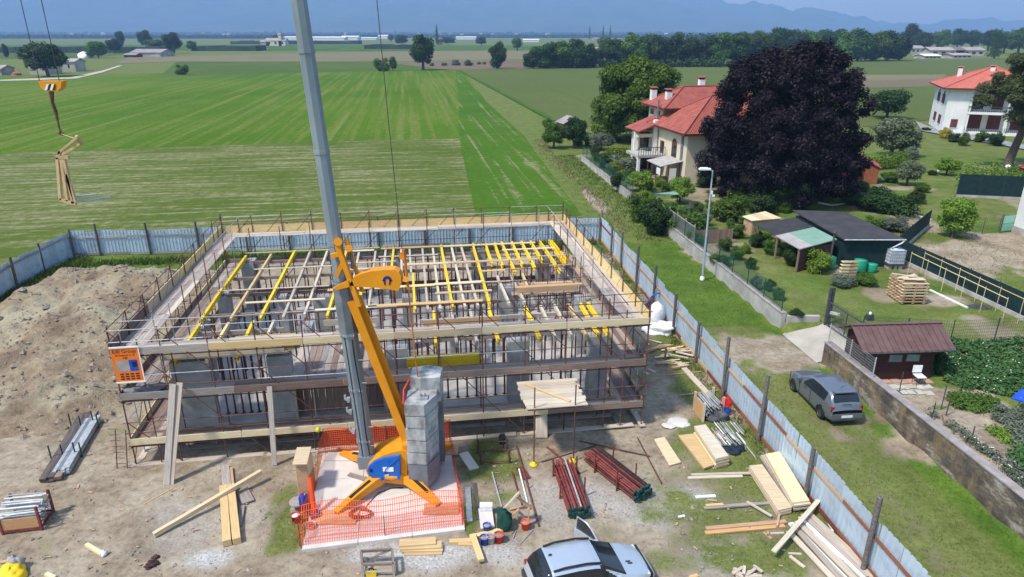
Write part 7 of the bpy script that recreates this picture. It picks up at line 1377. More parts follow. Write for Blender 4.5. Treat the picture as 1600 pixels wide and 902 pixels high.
# white house corner at the right edge
hw = House('house', 'white house corner at the right edge of the sandy yard', (41.75, 44.6, GZ), R(2)); hw.box(0, 9, 0, 10, -.5, 5.2, 'wall', 'white_wall'); hw.box(-.04, 9.04, -.04, 10.04, -.5, .55, 'plinth', 'wall_render'); hw.hip(0, 9, 0, 10, 5.3, 2.2, 'red_tiles', .5); hw.win(('x', 0, -1), 3.5, 2.0, 1.1, 1.4, 'glass', 'shutter'); hw.win(('y', 0, -1), 3.5, 2.0, 1.1, 1.4, 'glass', 'shutter')
mg = thing('garden_gate', 'small mint green panelled gate by the white house corner', 'gate', P(1572, 362, GZ)); ga, gb = P(1562, 364, GZ), P(1582, 362, GZ)
for p in (ga, gb): stick('post', p, p + up_ * 1.55, .06, .06, MAT['dark_metal'], mg)
for z in (.45, 1.1): b = MB(); b.beam(ga.lerp(gb, .06) + up_ * z, ga.lerp(gb, .94) + up_ * z, .03, .58); b.build('panel', MAT['gate_mint'], mg)
meshfence('thin dark wire fence across the sandy yard', [tuple(P(1490, 370, GZ).xy), tuple(P(1534, 366, GZ).xy), tuple(P(1560, 362, GZ).xy)], 1.3, 'dark_metal', 'dark_metal', GZ, .25)
for k, (x, y) in enumerate(((1572, 268), (1466, 262))): pass
gl = thing('globe_lamp', 'white globe lamp on a short post below the pine', 'garden lamp', G(1571, 277)); c = G(1571, 277); stick('post', c, c + up_ * .9, .12, .12, MAT['white'], gl, shape='tube', n=8); b = MB(); b.lathe(c + up_ * .9, [(0.1, 0), (.26, .12), (.32, .3), (.22, .5), (0, .58)], 12); b.build('globe', MAT['white'], gl)
gl2 = G(1466, 268); o = stick('bollard', gl2, gl2 + up_ * .9, .12, .12, MAT['white'], None, shape='tube', n=8); tag(o, 'short white bollard beside the garden drive', 'bollard')
# garden path edging, low walls
for lab, pts_ in (('pale stone edging beside the lawn path', [(1395, 325), (1420, 335), (1455, 345)]), ('low stone edging beside the red hut', [(1278, 318), (1300, 322), (1325, 318)])):
    b = MB(); b.path([G(*q) + up_ * .04 for q in pts_], .12, 5); o = b.build('stone_edging', MAT['paving'], None); tag(o, lab, 'edging')
bt = thing('blue_cover', 'blue sheet roof over a rack at the right edge of the vegetable garden', 'cover', P(1600, 640, GZ)); b = MB(); b.slab([P(1580, 622, 1.3), P(1640, 640, 1.3), P(1650, 620, 1.5), P(1595, 608, 1.5)], .05); b.build('sheet', MAT['plastic_blue'], bt)
for x, y in ((1588, 645), (1640, 662)): p = P(x, y, GZ); stick('post', p, p + up_ * .75, .04, .04, MAT['grey_wood'], bt)
for k, (x, y, h) in enumerate(((1405, 612, 1.0), (1470, 640, 1.2), (1478, 650, 1.0), (1455, 658, .9), (1517, 690, .7))): p = P(x, y, GZ); o = stick('garden_stake', p, p + up_ * h, .025, .025, MAT['dark_metal'], None, shape='tube', n=6); tag(o, f'thin dark stake in the vegetable garden, {ORD[k]} counting from the shed', 'stake', 'stakes in the vegetable garden')
# ================================================================ trees and plants
def leaf_mesh(lobes, n, size, mname, flat=.5, seed=1, shell=.30, droop=0.0, aspect=.55, up=.35):
    """n small leaf faces spread through the volume of the lobes (x, y, z, rx, ry, rz)"""
    g = np.random.default_rng(seed); lb = np.array(lobes, float)
    vol = lb[:, 3] * lb[:, 4] * lb[:, 5]; pr = vol ** .7; pr /= pr.sum(); k = g.choice(len(lb), n, p=pr)
    d = g.normal(0, 1, (n, 3)); d /= np.linalg.norm(d, axis=1, keepdims=True); r = 1 - shell * np.abs(g.normal(0, 1, n)) ** 1.0
    r = np.clip(r, .05, 1.12) * (1 + .10 * g.normal(0, 1, n))
    c = lb[k, :3] + d * lb[k, 3:6] * r[:, None]
    nr = d + g.normal(0, .55, (n, 3)) + np.array([0, 0, up]); nr /= np.linalg.norm(nr, axis=1, keepdims=True)
    t = g.normal(0, 1, (n, 3)); t[:, 2] -= droop; t -= nr * (t * nr).sum(1, keepdims=True); t /= np.linalg.norm(t, axis=1, keepdims=True); b = np.cross(nr, t)
    s = size * g.uniform(.6, 1.35, n)[:, None]
    v = np.stack([c - t * s, c - b * s * aspect, c + t * s, c + b * s * aspect], 1).reshape(-1, 3)
    me = np_mesh('leaves', v, np.arange(4 * n).reshape(-1, 4), False)
    lobe_t = g.uniform(0, 1, len(lb)); set_attr(me, 'tint', np.repeat(np.clip(.55 * lobe_t[k] + .5 * g.uniform(0, 1, n), 0, 1), 4))
    me.materials.append(MAT[mname]); return me
def lobes_round(n, seed, rx=.5, ry=.5, z0=.12, z1=1.0, lr=.2, squash=1.0, top=1.0):
    g = np.random.default_rng(seed); out = []
    zc, hz_ = (z0 + z1) / 2, (z1 - z0) / 2
    for i in range(n):
        d = g.normal(0, 1, 3); d /= np.linalg.norm(d); r = g.uniform(.35, .82)
        k = lr * g.uniform(.7, 1.3); zz = d[2] * r; taper = 1 - (1 - top) * max(0, zz)
        out.append((d[0] * r * rx * taper, d[1] * r * ry * taper, zc + zz * hz_, k, k, k * squash * hz_ * 2))
    out.append((0, 0, zc, rx * .55, ry * .55, hz_ * .6)); return out
PROTO = {}
def proto(kind):
    if kind in PROTO: return PROTO[kind]
    vs = []
    if kind.startswith('round'):
        m_ = kind.split('_', 1)[1]
        for sd in range(3): vs.append(leaf_mesh(lobes_round(22, 10 + sd, .40, .40, .12, .93, .19), 8000, .031, m_, seed=sd))
    elif kind.startswith('tall'):
        m_ = kind.split('_', 1)[1]
        for sd in range(3): vs.append(leaf_mesh(lobes_round(26, 40 + sd, .40, .40, .0, .93, .18, .8), 8000, .030, m_, seed=sd + 5))
    elif kind.startswith('poplar'):
        m_ = kind.split('_', 1)[1]
        for sd in range(2): vs.append(leaf_mesh([(0.08 * math.sin(i * 2.1), .08 * math.cos(i * 1.7), .12 + .86 * i / 13, .40 * (1 - .75 * (i / 13) ** 2), .40 * (1 - .75 * (i / 13) ** 2), .09) for i in range(14)], 1800, .03, m_, seed=sd))
    elif kind.startswith('bush'):
        m_ = kind.split('_', 1)[1]
        for sd in range(3): vs.append(leaf_mesh([(q[0], q[1], max(.12, q[2]), *q[3:]) for q in lobes_round(16, 70 + sd, .40, .40, -.1, .9, .2)], 4800, .036, m_, seed=sd + 9))
    PROTO[kind] = vs; return vs
def trunk_mesh(h, r, seed=0, limbs=6, z0=.35):
    g = random.Random(seed); b = MB(); b.path([(0, 0, -.05 * h), (g.uniform(-.02, .02) * h, 0, h * .3), (g.uniform(-.03, .03) * h, g.uniform(-.03, .03) * h, h * .62), (0, 0, h * .85)], [r * 1.25, r, r * .7, r * .2], 8)
    for i in range(limbs): a = i * 2.4 + g.uniform(-.4, .4); z = h * (z0 + .35 * i / limbs); L = h * g.uniform(.22, .36); b.path([(0, 0, z), (math.cos(a) * L * .5, math.sin(a) * L * .5, z + L * .35), (math.cos(a) * L, math.sin(a) * L, z + L * .75)], [r * .5, r * .32, r * .08], 5)
    me = b.mesh(); me.materials.append(MAT['bark']); return me
TR = {}
def tree(label, base, top, width, kind, name='tree', cat='tree', group=None, trunk=True, bz=None, H=None, trk=.035):
    """base, top, width in photo pixels: the foot stands on the ground there, height and spread follow from its distance"""
    p = G(*base) if bz is None else P(*base, bz)
    if H is None: H = max(.4, PY(base[0], top, p.y).z - p.z)
    dist = p.y * COS - (p.z - CH) * SIN; Wd = width / FPX * dist
    M = Matrix.Translation(p) @ Matrix.Rotation(random.uniform(0, 6.28), 4, 'Z') @ Matrix.Diagonal((Wd / .98, Wd / .98, H / 1.0, 1))
    r = thing(name, label, cat, M=M, group=group); vs = proto(kind); o = bpy.data.objects.new('crown' if cat == 'tree' else 'foliage', random.choice(vs)); place(o, r, M)
    if trunk:
        key = random.randrange(3)
        if key not in TR: TR[key] = trunk_mesh(1.0, trk, key)
        o = bpy.data.objects.new('trunk' if cat == 'tree' else 'stem', TR[key]); place(o, r, M @ Matrix.Diagonal((max(.35, min(1.3, H / Wd)), max(.35, min(1.3, H / Wd)), .8, 1)))
    return r
def hero(name, label, base, H, lobes, n, size, m_, trunk_r, seed=3, limbs=9, **kw):
    M = Matrix.Translation(base); r = thing(name, label, 'tree', M=M)
    place(bpy.data.objects.new('crown', leaf_mesh(lobes, n, size, m_, seed=seed, **kw)), r, M); place(bpy.data.objects.new('trunk', trunk_mesh(H * .92, trunk_r, seed, limbs)), r, M)
# copper beech: tall ovoid with upswept feathery outline
g_ = np.random.default_rng(5); bl_ = []
for i in range(240):
    z = g_.uniform(1.2, 16.3); a = g_.uniform(0, 6.28); prof_ = np.interp(z, [0.8, 2.5, 5, 8, 11, 13.5, 15.5, 16.6], [7.6, 8.5, 9.0, 8.9, 8.2, 6.8, 4.6, 1.8]); rr = prof_ * g_.uniform(.72, .95)
    k = g_.uniform(.75, 1.3); bl_.append((math.cos(a) * rr, math.sin(a) * rr, z, k, k, k * g_.uniform(.7, 1.3)))
bl_ += [(0, 0, 5, 5, 5, 4), (0, 0, 10, 4.6, 4.6, 4.5), (0, 0, 13.2, 5.0, 5.0, 2.8), (0, 0, 15.2, 2.8, 2.8, 1.8), (0, 0, 7, 7.0, 7.0, 4)]; bl_ = [(q[0] * .9, q[1] * .9, q[2] * .86, *(c * .85 for c in q[3:])) for q in bl_]
bb0 = P(1227, 318, GZ); hero('copper_beech', 'huge dark purple copper beech in the villa garden', bb0 + Vector((0, 2.5, 0)), 16.5, bl_, 190000, .125, 'leaf_purple', .5, shell=.34, up=.6)
# big green tree left of the villa
g_ = np.random.default_rng(8); tl = []
for i in range(70):
    z = g_.uniform(1.6, 11.0); a = g_.uniform(0, 6.28); rr = np.interp(z, [1, 3, 6, 9, 11.3], [5.6, 7.2, 7.4, 5.8, 2.2]) * g_.uniform(.5, .92); k = g_.uniform(1.2, 2.0); tl.append((math.cos(a) * rr, math.sin(a) * rr, z, k, k, k * .8))
tl += [(0, 0, 5.5, 4.5, 4.5, 3.6)]; tl = [tuple(c * 1.06 for c in q) for q in tl]
tb_ = P(998, 220, 0); hero('broadleaf_tree', 'big round bright green tree behind the cream villa', tb_, 12, tl, 70000, .21, 'leaf_fresh', .4, 11)
# stone pine at the right edge
g_ = np.random.default_rng(12); pl_ = []
for i in range(95):
    d = g_.normal(0, 1, 3); d /= np.linalg.norm(d); rr = g_.uniform(.4, .9); k = g_.uniform(.8, 1.5); pl_.append((2.0 + d[0] * rr * 6.4, d[1] * rr * 6.4, 9.6 + d[2] * rr * (4.6 if d[2] > 0 else 4.4), k, k, k * .6))
M = Matrix.Translation((60.3, 83.3, 0)); pn = thing('stone_pine', 'tall spreading pine with a bare trunk at the right of the white villa', 'tree', M=M)
place(bpy.data.objects.new('crown', leaf_mesh(pl_, 60000, .2, 'leaf_pine', seed=4, aspect=.3, up=.8)), pn, M)
b = MB(); b.path([(0, 0, -.2), (.5, 0, 3), (1.1, 0, 6), (1.6, 0, 9.5)], [.55, .46, .38, .25], 10)
for i in range(8): a = i * .8; b.path([(1.2, 0, 6.5 + i * .25), (1.5 + math.cos(a) * 2.2, math.sin(a) * 2.2, 8.3 + i * .2), (1.8 + math.cos(a) * 4.4, math.sin(a) * 4.4, 9.9)], [.2, .14, .05], 6)
me = b.mesh(); me.materials.append(MAT['bark']); place(bpy.data.objects.new('trunk', me), pn, M)
# garden trees and shrubs
for a in (('grey green willow-like tree behind the red hut', (1392, 244), 183, 86, 'round_leaf_willow'), ('dark leafy tree between the beech and the white villa', (1385, 186), 132, 72, 'round_leaf_dark'), ('small olive-like tree beside the grey metal shed', (1417, 290), 245, 44, 'round_leaf_willow'), ('small round tree on the drive lawn', (1478, 274), 244, 40, 'round_leaf_bright'),
          ('tall leafy shrub tree at the field corner', (897, 232), 178, 40, 'round_leaf_dark'), ('bright green shrub tree before the dark hut', (865, 232), 188, 44, 'round_leaf_mid'), ('small conical tree behind the far mesh fence', (903, 228), 205, 24, 'tall_leaf_mid'), ('loose shrub tree with reddish haze near the field corner', (940, 235), 203, 44, 'round_leaf_silver'), ('bright bushy tree before the villa porch', (1000, 300), 262, 48, 'round_leaf_bright'),
          ('yellow green bush tree before the villa wall', (1062, 318), 272, 44, 'round_leaf_bright'), ('fern leaved tree at the scrim fence corner', (1487, 372), 308, 66, 'round_leaf_bright')): tree(*a)
for a in (('left one of the dark round conifers on the garden wall', (998, 345), 297, 46, 'bush_leaf_mid'), ('large dark green conifer bush leaning over the lane', (1022, 366), 302, 66, 'bush_leaf_dark'), ('bright hedge bush behind the slatted fence', (1075, 362), 318, 74, 'bush_leaf_mid'), ('dark shrub below the copper beech', (1140, 345), 300, 64, 'bush_leaf_mid'), ('low dark shrub beneath the beech canopy', (1190, 335), 300, 52, 'bush_leaf_dark'), ('round shrub by the villa corner', (1100, 292), 268, 36, 'bush_leaf_dark'), ('silvery olive bush before the villa terrace', (972, 268), 238, 54, 'bush_leaf_silver'),
          ('dark shrub left of the villa terrace', (945, 262), 236, 40, 'bush_leaf_dark'), ('potted bushy plant left of the lean-to post', (1207, 398), 368, 32, 'bush_leaf_mid'), ('round dark potted shrub before the lean-to', (1236, 415), 382, 36, 'bush_leaf_dark'), ('bright leafy shrub before the green roof panel', (1275, 424), 385, 52, 'bush_leaf_bright'), ('leafy shrub beneath the black roof panel', (1183, 385), 358, 34, 'bush_leaf_dark'), ('spiky striped plants beside the green barrels', (1318, 448), 428, 50, 'bush_leaf_silver'), ('grassy plants under the smaller barrel', (1350, 444), 426, 44, 'bush_leaf_mid'),
          ('dark leafy shrub on the lawn behind the black roof', (1370, 330), 290, 70, 'bush_leaf_dark'), ('green spreading shrub beside the lawn path', (1330, 318), 285, 56, 'bush_leaf_mid'), ('shrub at the turn of the lawn path', (1410, 335), 300, 56, 'bush_leaf_dark'), ('low mixed shrubs behind the black roof', (1400, 360), 335, 60, 'bush_leaf_silver'), ('scrubby bush by the scrim fence', (1362, 358), 335, 40, 'bush_leaf_mid'), ('small clipped bush beside the drive', (1456, 274), 265, 18, 'bush_leaf_dark'), ('yellow flowering bush before the white villa', (1474, 216), 197, 22, 'bush_leaf_yellow'), ('green bush under the yellow flowering bush', (1490, 222), 205, 24, 'bush_leaf_dark'), ('low dark bush at the white villa corner', (1447, 205), 198, 18, 'bush_leaf_dark'),
          ('loose bush hiding the driveway fence', (1240, 500), 480, 34, 'bush_leaf_dark'), ('low grey green bush by the wall return', (1180, 452), 428, 24, 'bush_leaf_silver'), ('leafy weeds behind the mesh fence by the lamp', (1125, 415), 395, 40, 'bush_leaf_mid'), ('bush between villa porch and green shelter', (1045, 300), 280, 36, 'bush_leaf_mid'), ('low green bush before the villa terrace end', (985, 285), 262, 36, 'bush_leaf_mid'), ('bush with pale leaves near the beech foot', (1150, 320), 288, 40, 'bush_leaf_bright'), ('dark vegetable bush beside the brown shed', (1466, 585), 545, 28, 'bush_leaf_dark'), ('low bramble at the wall beside the blue cover', (1572, 655), 630, 54, 'bush_leaf_silver')):
    tree(*a, name='shrub', cat='shrub', group='shrubs in the gardens', trunk=False)
fill = sorted([(x, y, random.uniform(14, 26), random.uniform(18, 36)) for x, y in ((962, 292), (1010, 318), (1035, 338), (1090, 330), (1118, 340), (1165, 352), (1150, 372), (1115, 372), (1098, 352), (1205, 352), (1225, 332), (1262, 330), (1300, 318), (1350, 300), (1392, 285), (1430, 318), (1440, 300), (1132, 392), (1150, 405), (1172, 420), (1200, 455), (1215, 470), (1085, 382), (1255, 415), (1165, 395), (930, 245), (918, 228), (880, 215), (858, 205), (1425, 250), (1515, 300), (1530, 222), (1505, 228), (1555, 228), (975, 282), (1000, 290), (1015, 296), (1030, 292), (1052, 330), (1075, 338), (1108, 325), (1130, 330), (1142, 358), (1070, 300), (960, 272), (1190, 372), (1225, 400), (1180, 345))])
for i, (x, y, h_, w) in enumerate(fill): tree(f'low green garden shrub, {ORD[i]} counting from the field side', (x, y), y - h_, w, random.choice(['bush_leaf_dark', 'bush_leaf_mid', 'bush_leaf_mid', 'bush_leaf_bright', 'bush_leaf_silver']), name='shrub', cat='shrub', group='low filling shrubs in the gardens', trunk=False)
def hedge(label, a, b_, w, h, m_, z=None, n=14, leaves=3600):
    p, q = (G(*a), G(*b_)); lob = []; 
    for i in range(n): c = p.lerp(q, i / (n - 1)); lob.append((c.x - p.x, c.y - p.y, h * .5, w / 2 * random.uniform(.9, 1.1), w / 2 * random.uniform(.9, 1.1), h * .55))
    L = (q - p).length
    if L / n > w * .5: lob = [((q - p).x * i / (3 * n), (q - p).y * i / (3 * n), h * .5, w / 2 * random.uniform(.9, 1.1), w / 2 * random.uniform(.9, 1.1), h * .55 * random.uniform(.9, 1.1)) for i in range(3 * n + 1)]
    me = leaf_mesh(lob, leaves, .11, m_, seed=n); o = bpy.data.objects.new('hedge', me); place(o, None, Matrix.Translation(p)); tag(o, label, 'hedge')
hedge('bright clipped hedge behind the red garden hut', (1330, 268), (1410, 262), 1.6, 1.9, 'leaf_bright'); hedge('yellow green hedge behind the villa terrace', (948, 246), (1000, 246), 1.3, 1.5, 'leaf_bright', n=10, leaves=1800); hedge('leafy hedge above the dark screened fence', (1500, 292), (1600, 298), 1.8, 2.6, 'leaf_bright', n=15); hedge('dark hedge strip below the copper beech', (1170, 330), (1215, 318), 2.4, 1.6, 'leaf_dark', n=10, leaves=2600); hedge('shrub row beside the lawn path', (1345, 322), (1415, 340), 2.2, 1.4, 'leaf_dark', n=10, leaves=2600)
# vegetable plots
def veg(name, label, px_poly, n, h, m_, size=.10, leaves=26, flowers=None):
    pts = []; xs2 = [q[0] for q in px_poly]; ys2 = [q[1] for q in px_poly]
    def inside(x, y):
        c = False; j = len(px_poly) - 1
        for i in range(len(px_poly)):
            (xi, yi), (xj, yj) = px_poly[i], px_poly[j]
            if (yi > y) != (yj > y) and x < (xj - xi) * (y - yi) / (yj - yi) + xi: c = not c
            j = i
        return c
    while len(pts) < n:
        x, y = random.uniform(min(xs2), max(xs2)), random.uniform(min(ys2), max(ys2))
        if inside(x, y): q = P(x, y, GZ); pts.append((q.x, q.y, GZ + h * random.uniform(.2, .6), random.uniform(.2, .34), random.uniform(.2, .34), h * random.uniform(.4, .6)))
    me = leaf_mesh(pts, n * leaves, size, m_, seed=n, up=.9); o = bpy.data.objects.new(name, me); place(o); tag(o, label, 'vegetables', kind='stuff')
    if flowers:
        q = np.array([random.choice(pts)[:3] for _ in range(flowers)]) + np.random.default_rng(2).normal(0, .15, (flowers, 3)) * np.array([1, 1, .2]); q[:, 2] = GZ + h * .95
        scatter_stones(name + '_flowers', q, np.full(flowers, .035), 'petal_white', 'small white blossoms over the ' + name.replace('_', ' '))
veg('potato_plants', 'dense bed of flowering potato plants beside the brown shed', [(1456, 552), (1480, 538), (1640, 530), (1640, 616), (1560, 618), (1500, 606), (1470, 592)], 420, .36, 'leaf_potato', .095, 30, 50)
veg('low_vegetables', 'patch of low bright vegetables on the bare soil', [(1480, 622), (1500, 615), (1552, 625), (1560, 645), (1530, 645), (1490, 636)], 90, .3, 'leaf_mid', .07, 26); veg('herb_patch', 'small patch of light green herbs near the blue cover', [(1545, 672), (1560, 668), (1580, 690), (1570, 694)], 30, .25, 'leaf_bright', .06, 20); veg('wall_weeds', 'grey green weeds and white flowers along the old wall top', [(1440, 640), (1460, 650), (1600, 745), (1640, 780), (1640, 820), (1580, 745), (1500, 680)], 170, .35, 'leaf_silver', .06, 24, 46); veg('bramble_bed', 'dull green bed of weeds by the garden kerb', [(1560, 650), (1620, 660), (1640, 720), (1590, 700)], 90, .45, 'leaf_silver', .07, 24); veg('dark_plants', 'dark leafy plants near the garden kerb at the edge', [(1570, 710), (1600, 705), (1640, 735), (1600, 738)], 50, .4, 'leaf_potato', .08, 24)
o = stick('garden_kerb', P(1545, 700, GZ), P(1640, 770, GZ), .08, .12, MAT['coping']); tag(o, 'thin stone kerb across the vegetable garden corner', 'kerb')
n_ = 900; X_ = rng.uniform(28, 38, n_); Y_ = rng.uniform(40, 56, n_); okk = X_ > 29.5 + (Y_ - 40) * .05; tufts('yard_weeds', X_[okk], Y_[okk], np.full(okk.sum(), GZ), np.full(okk.sum(), .16), 'dry_grass', 'sparse weeds on the sandy yard', 4, .2)
# ================================================================ far trees: every tree of the hedgerows its own thing
FAR = [(833, 107, 70, 34), (852, 107, 58, 46), (876, 106.5, 55, 46), (903, 106.5, 56, 44), (922, 106, 64, 26), (947, 104.5, 58, 42), (968, 104, 52, 48), (994, 104, 44, 54), (1022, 104, 46, 50), (1048, 103.5, 50, 46), (1072, 103.5, 50, 46), (1098, 103, 47, 50), (1122, 103, 46, 46), (1148, 102, 44, 50), (1172, 101, 46, 46), (1195, 100, 44, 44), (1322, 96, 44, 40), (1340, 96, 42, 46), (1362, 95.5, 40, 44), (1385, 95, 43, 46), (1404, 95, 52, 36)]
for i, (x, yb, yt, w) in enumerate(FAR): tree(f'dark green tree of the far hedgerow, {ORD[i]} from its field end', (x, yb), yt, w * 1.22, random.choice(['tall_leaf_dark', 'tall_leaf_mid', 'tall_leaf_dark']), group='trees of the far hedgerow')
FAR2 = [(1215, 90, 42, 40), (1240, 88, 42, 44), (1262, 88, 40, 44), (1285, 86, 42, 40), (1305, 86, 41, 40), (1335, 85, 40, 40), (1440, 82, 44, 30), (1470, 80, 43, 30), (1494, 78, 41, 28), (1518, 78, 44, 26), (1543, 80, 40, 30), (1568, 84, 44, 40), (1590, 86, 38, 44), (1125, 84, 47, 36), (1160, 84, 46, 36), (1185, 84, 44, 36), (945, 80, 53, 26), (985, 78, 50, 20), (1020, 78, 48, 24), (1060, 78, 49, 24)]
for i, (x, yb, yt, w) in enumerate(sorted(FAR2)): tree(f'distant hazy tree behind the hedgerow, {ORD[i]} from the crane side', (x, yb), yt, w, random.choice(['round_leaf_dark', 'round_leaf_mid']), group='hazy trees behind the hedgerow')
for a in (('tall spreading tree alone at the far field edge', (661, 110), 48, 42, 'round_leaf_dark'), ('round bush tree at the end of the bright field', (598, 111.5), 86, 27, 'bush_leaf_mid'), ('small slim tree beside the round bush tree', (614, 110.5), 88, 15, 'round_leaf_mid'), ('conical dark tree at the far ditch', (777, 107.5), 56, 32, 'tall_leaf_dark'), ('lone round shrub in the green field', (285, 117), 97, 22, 'bush_leaf_mid'), ('dark round tree near the distant barn', (272, 84), 47, 31, 'round_leaf_dark'), ('broad dark tree shading the old farmhouse', (76, 120), 57, 70, 'round_leaf_dark'), ('small poplar beside the old farmhouse', (11, 90), 64, 13, 'tall_leaf_dark'), ('round tree beside the white tent', (154, 91), 64, 40, 'round_leaf_mid'), ('tree behind the distant barn', (180, 84), 58, 24, 'round_leaf_dark'), ('tall dark tree rising behind the barn roof', (190, 76), 48, 16, 'round_leaf_dark'), ('tall dark clump behind the distant barn', (229, 76), 44, 24, 'round_leaf_dark'), ('low trees right of the barn', (243, 80), 61, 36, 'round_leaf_mid'), ('small tree left of the orchard nets', (300, 80), 62, 18, 'round_leaf_mid'), ('tall dark cypress on the far plain', (683, 70), 39, 8, 'poplar_leaf_dark'), ('dark umbrella tree above the right hedgerow', (1419, 80), 36, 34, 'round_leaf_dark'), ('dusky conical tree beside the far farm roofs', (1553, 92), 46, 26, 'poplar_leaf_dark'), ('round tree at the far orchard edge', (808, 80), 55, 18, 'round_leaf_mid'), ('left one of three far cypresses', (921, 62), 40.5, 5, 'poplar_leaf_dark'), ('middle one of three far cypresses', (942, 62), 39.5, 5, 'poplar_leaf_dark'), ('right one of three far cypresses', (953, 62), 40, 5, 'poplar_leaf_dark'), ('leafy tree left of the field house', (431, 68), 53, 18, 'round_leaf_mid'), ('dark round tree beyond the far sheds', (611, 66), 52, 11, 'round_leaf_dark'), ('hazy clump of trees left of the lone tree', (628, 70), 54, 26, 'round_leaf_dark'), ('pair of dark trees on the far orchard edge', (752, 72), 55, 20, 'round_leaf_dark'), ('hazy trees right of the lone tree', (700, 70), 57, 30, 'round_leaf_dark')): tree(*a)
for i, (x, y, h_, w) in enumerate(((675, 103.5, 97, 9), (694, 103, 97, 13), (712, 102.5, 91, 18), (732, 103, 91, 18), (748, 101, 96, 10), (757, 101, 96, 8))): tree(f'low bush on the fallow strip, {ORD[i]} from the lone tree', (x, y), h_, w, 'bush_leaf_silver', name='bush', cat='bush', group='bushes on the fallow strip', trunk=False)
# orchard blocks under dark nets, far greenery that reads as one mass
def mass(name, label, x0, x1, yb, yt, n, m_, size=2.0, rows=2, cat='trees'):
    lob = []
    for r in range(rows):
        for x in np.linspace(x0, x1, n): q = P(x + random.uniform(-2, 2), yb - r * .8); h = max(2.5, PY(x, yt, q.y).z); lob.append((q.x, q.y, h * .5, (x1 - x0) / n / FPX * q.y * .8, 6, h * .55 * random.uniform(.8, 1.15)))
    me = leaf_mesh(lob, n * rows * 90, size, m_, seed=n); o = bpy.data.objects.new(name, me); place(o); tag(o, label, cat, kind='stuff')
mat('orchard_net', (0.022, 0.040, 0.026), (0.05, 0.07, 0.045), 0.05, 0.9, rnd=.1)
for lab, x0, x1, yb, h in (('long dark netted orchard left of the crane mast', 300, 400, 80, 4.5), ('dark netted orchard beyond the old farmhouse', -40, 250, 83, 4.5), ('dark netted orchard behind the round bush tree', 569, 640, 77, 4.5), ('thin dark netted orchard along the far plain', 360, 560, 69.5, 5)):
    a, b_ = P(x0, yb), P(x1, yb); b = MB(); d = (b_ - a).normalized(); s_ = Vector((-d.y, d.x, 0)); n = 14; root = thing('orchard_block', lab, 'orchard', a)
    for i in range(n): p, q = a.lerp(b_, i / n), a.lerp(b_, (i + .97) / n); b = MB(); hh_ = h * random.uniform(.85, 1.1); vs = [p, q, q + s_ * 30, p + s_ * 30]; b.prism([(v.x, v.y) for v in vs], 0, hh_); b.build('net_bay', MAT['orchard_net'], root)
mass('plain_trees', 'hazy belt of far trees on the plain before the mountains', -300, 480, 60.5, 55.5, 60, 'leaf_dark', 6.0); mass('plain_woods', 'hazy wooded belt on the far plain towards the right', 480, 1900, 59.5, 55.0, 110, 'leaf_dark', 6.0); mass('hedgerow_undergrowth', 'shadowy undergrowth along the foot of the far hedgerow', 826, 1300, 105, 92, 44, 'leaf_dark', .9, 1); mass('distant_woods', 'grey green distant woods behind the right hedgerow', 1080, 1900, 68, 53, 60, 'leaf_dark', 3.5, 2)
mass('foothill_woods', 'blue hazy woods at the foot of the mountains', -700, 2300, 56.5, 52.5, 150, 'leaf_dark', 16.0, 2)
# ================================================================ far buildings
def farhouse(label, base, w, h, d, rm='roof_far', wm='far_wall', rise=.45, name='farmhouse', cat='building', group=None, rz0=0.0, windows=0):
    p = G(*base); dist = p.y * COS + CH * SIN; Wm, Hm = w / FPX * dist, h / FPX * dist; Dm = d; M = mtx(p, rz0); r = thing(name, label, cat, M=M, group=group)
    def pt_(b, nm, m_, par=None): me = b.mesh(); me.materials.append(MAT[m_]); return place(bpy.data.objects.new(nm, me), par or r, M)
    b = MB(); b.bb(-Wm / 2, Wm / 2, 0, Dm, -.3, Hm); b.add([(-Wm / 2, 0, Hm), (-Wm / 2, Dm, Hm), (-Wm / 2, Dm / 2, Hm * (1 + rise)), (Wm / 2, 0, Hm), (Wm / 2, Dm, Hm), (Wm / 2, Dm / 2, Hm * (1 + rise))], [(0, 1, 2), (5, 4, 3)]); pt_(b, 'wall', wm); o = Wm * .03 + .3
    for s_ in (0, 1): y0 = -.5 if s_ == 0 else Dm + .5; b = MB(); b.slab([(-Wm / 2 - o, y0, Hm * .97), (Wm / 2 + o, y0, Hm * .97), (Wm / 2 + o, Dm / 2, Hm * (1 + rise) + .1), (-Wm / 2 - o, Dm / 2, Hm * (1 + rise) + .1)], .25); pt_(b, 'roof', rm)
    for i in range(windows): x = -Wm / 2 + Wm * (i + .5) / windows; pt_(MB().bb(x - Wm * .06, x + Wm * .06, -.06, -.01, Hm * .35, Hm * .72), 'window', 'glass')
    return r
farhouse('old stone farmhouse with a brown roof behind the broad tree', (62, 116.5), 30, 17, 9, rise=.3, windows=2); farhouse('stone farm wing at the right of the broad tree', (109, 112), 20, 15, 8, rise=.25, windows=1); farhouse('long pale barn with a low roof beyond the field', (228, 89), 46, 6.5, 22, rise=.7, windows=0); farhouse('dark open shed left of the pale barn', (203, 90), 18, 4, 10, wm='trim_brown', rise=.5); farhouse('low house at the left edge of the plain', (-6, 118), 18, 10, 8, windows=1)
lump('white_tent', 'white tent sheet beside the distant farm', 'tent', G(134, 91), 5, 4, 4, 'white', 3, 14, .3); lump('red_shrub', 'red flowering bush beside the old farmhouse', 'bush', G(25, 118), 1.9, 1.2, 1.3, 'brick_red', 5, 14, .6)
farhouse('yellowish field house with a small tower', (431, 72), 30, 8, 14, wm='cream', windows=3); o = farhouse('slim tower of the field house', (438, 72), 4.5, 17, 5, wm='cream', rise=.12); farhouse('low pale farm sheds left of the field house', (414, 72), 14, 6, 14)
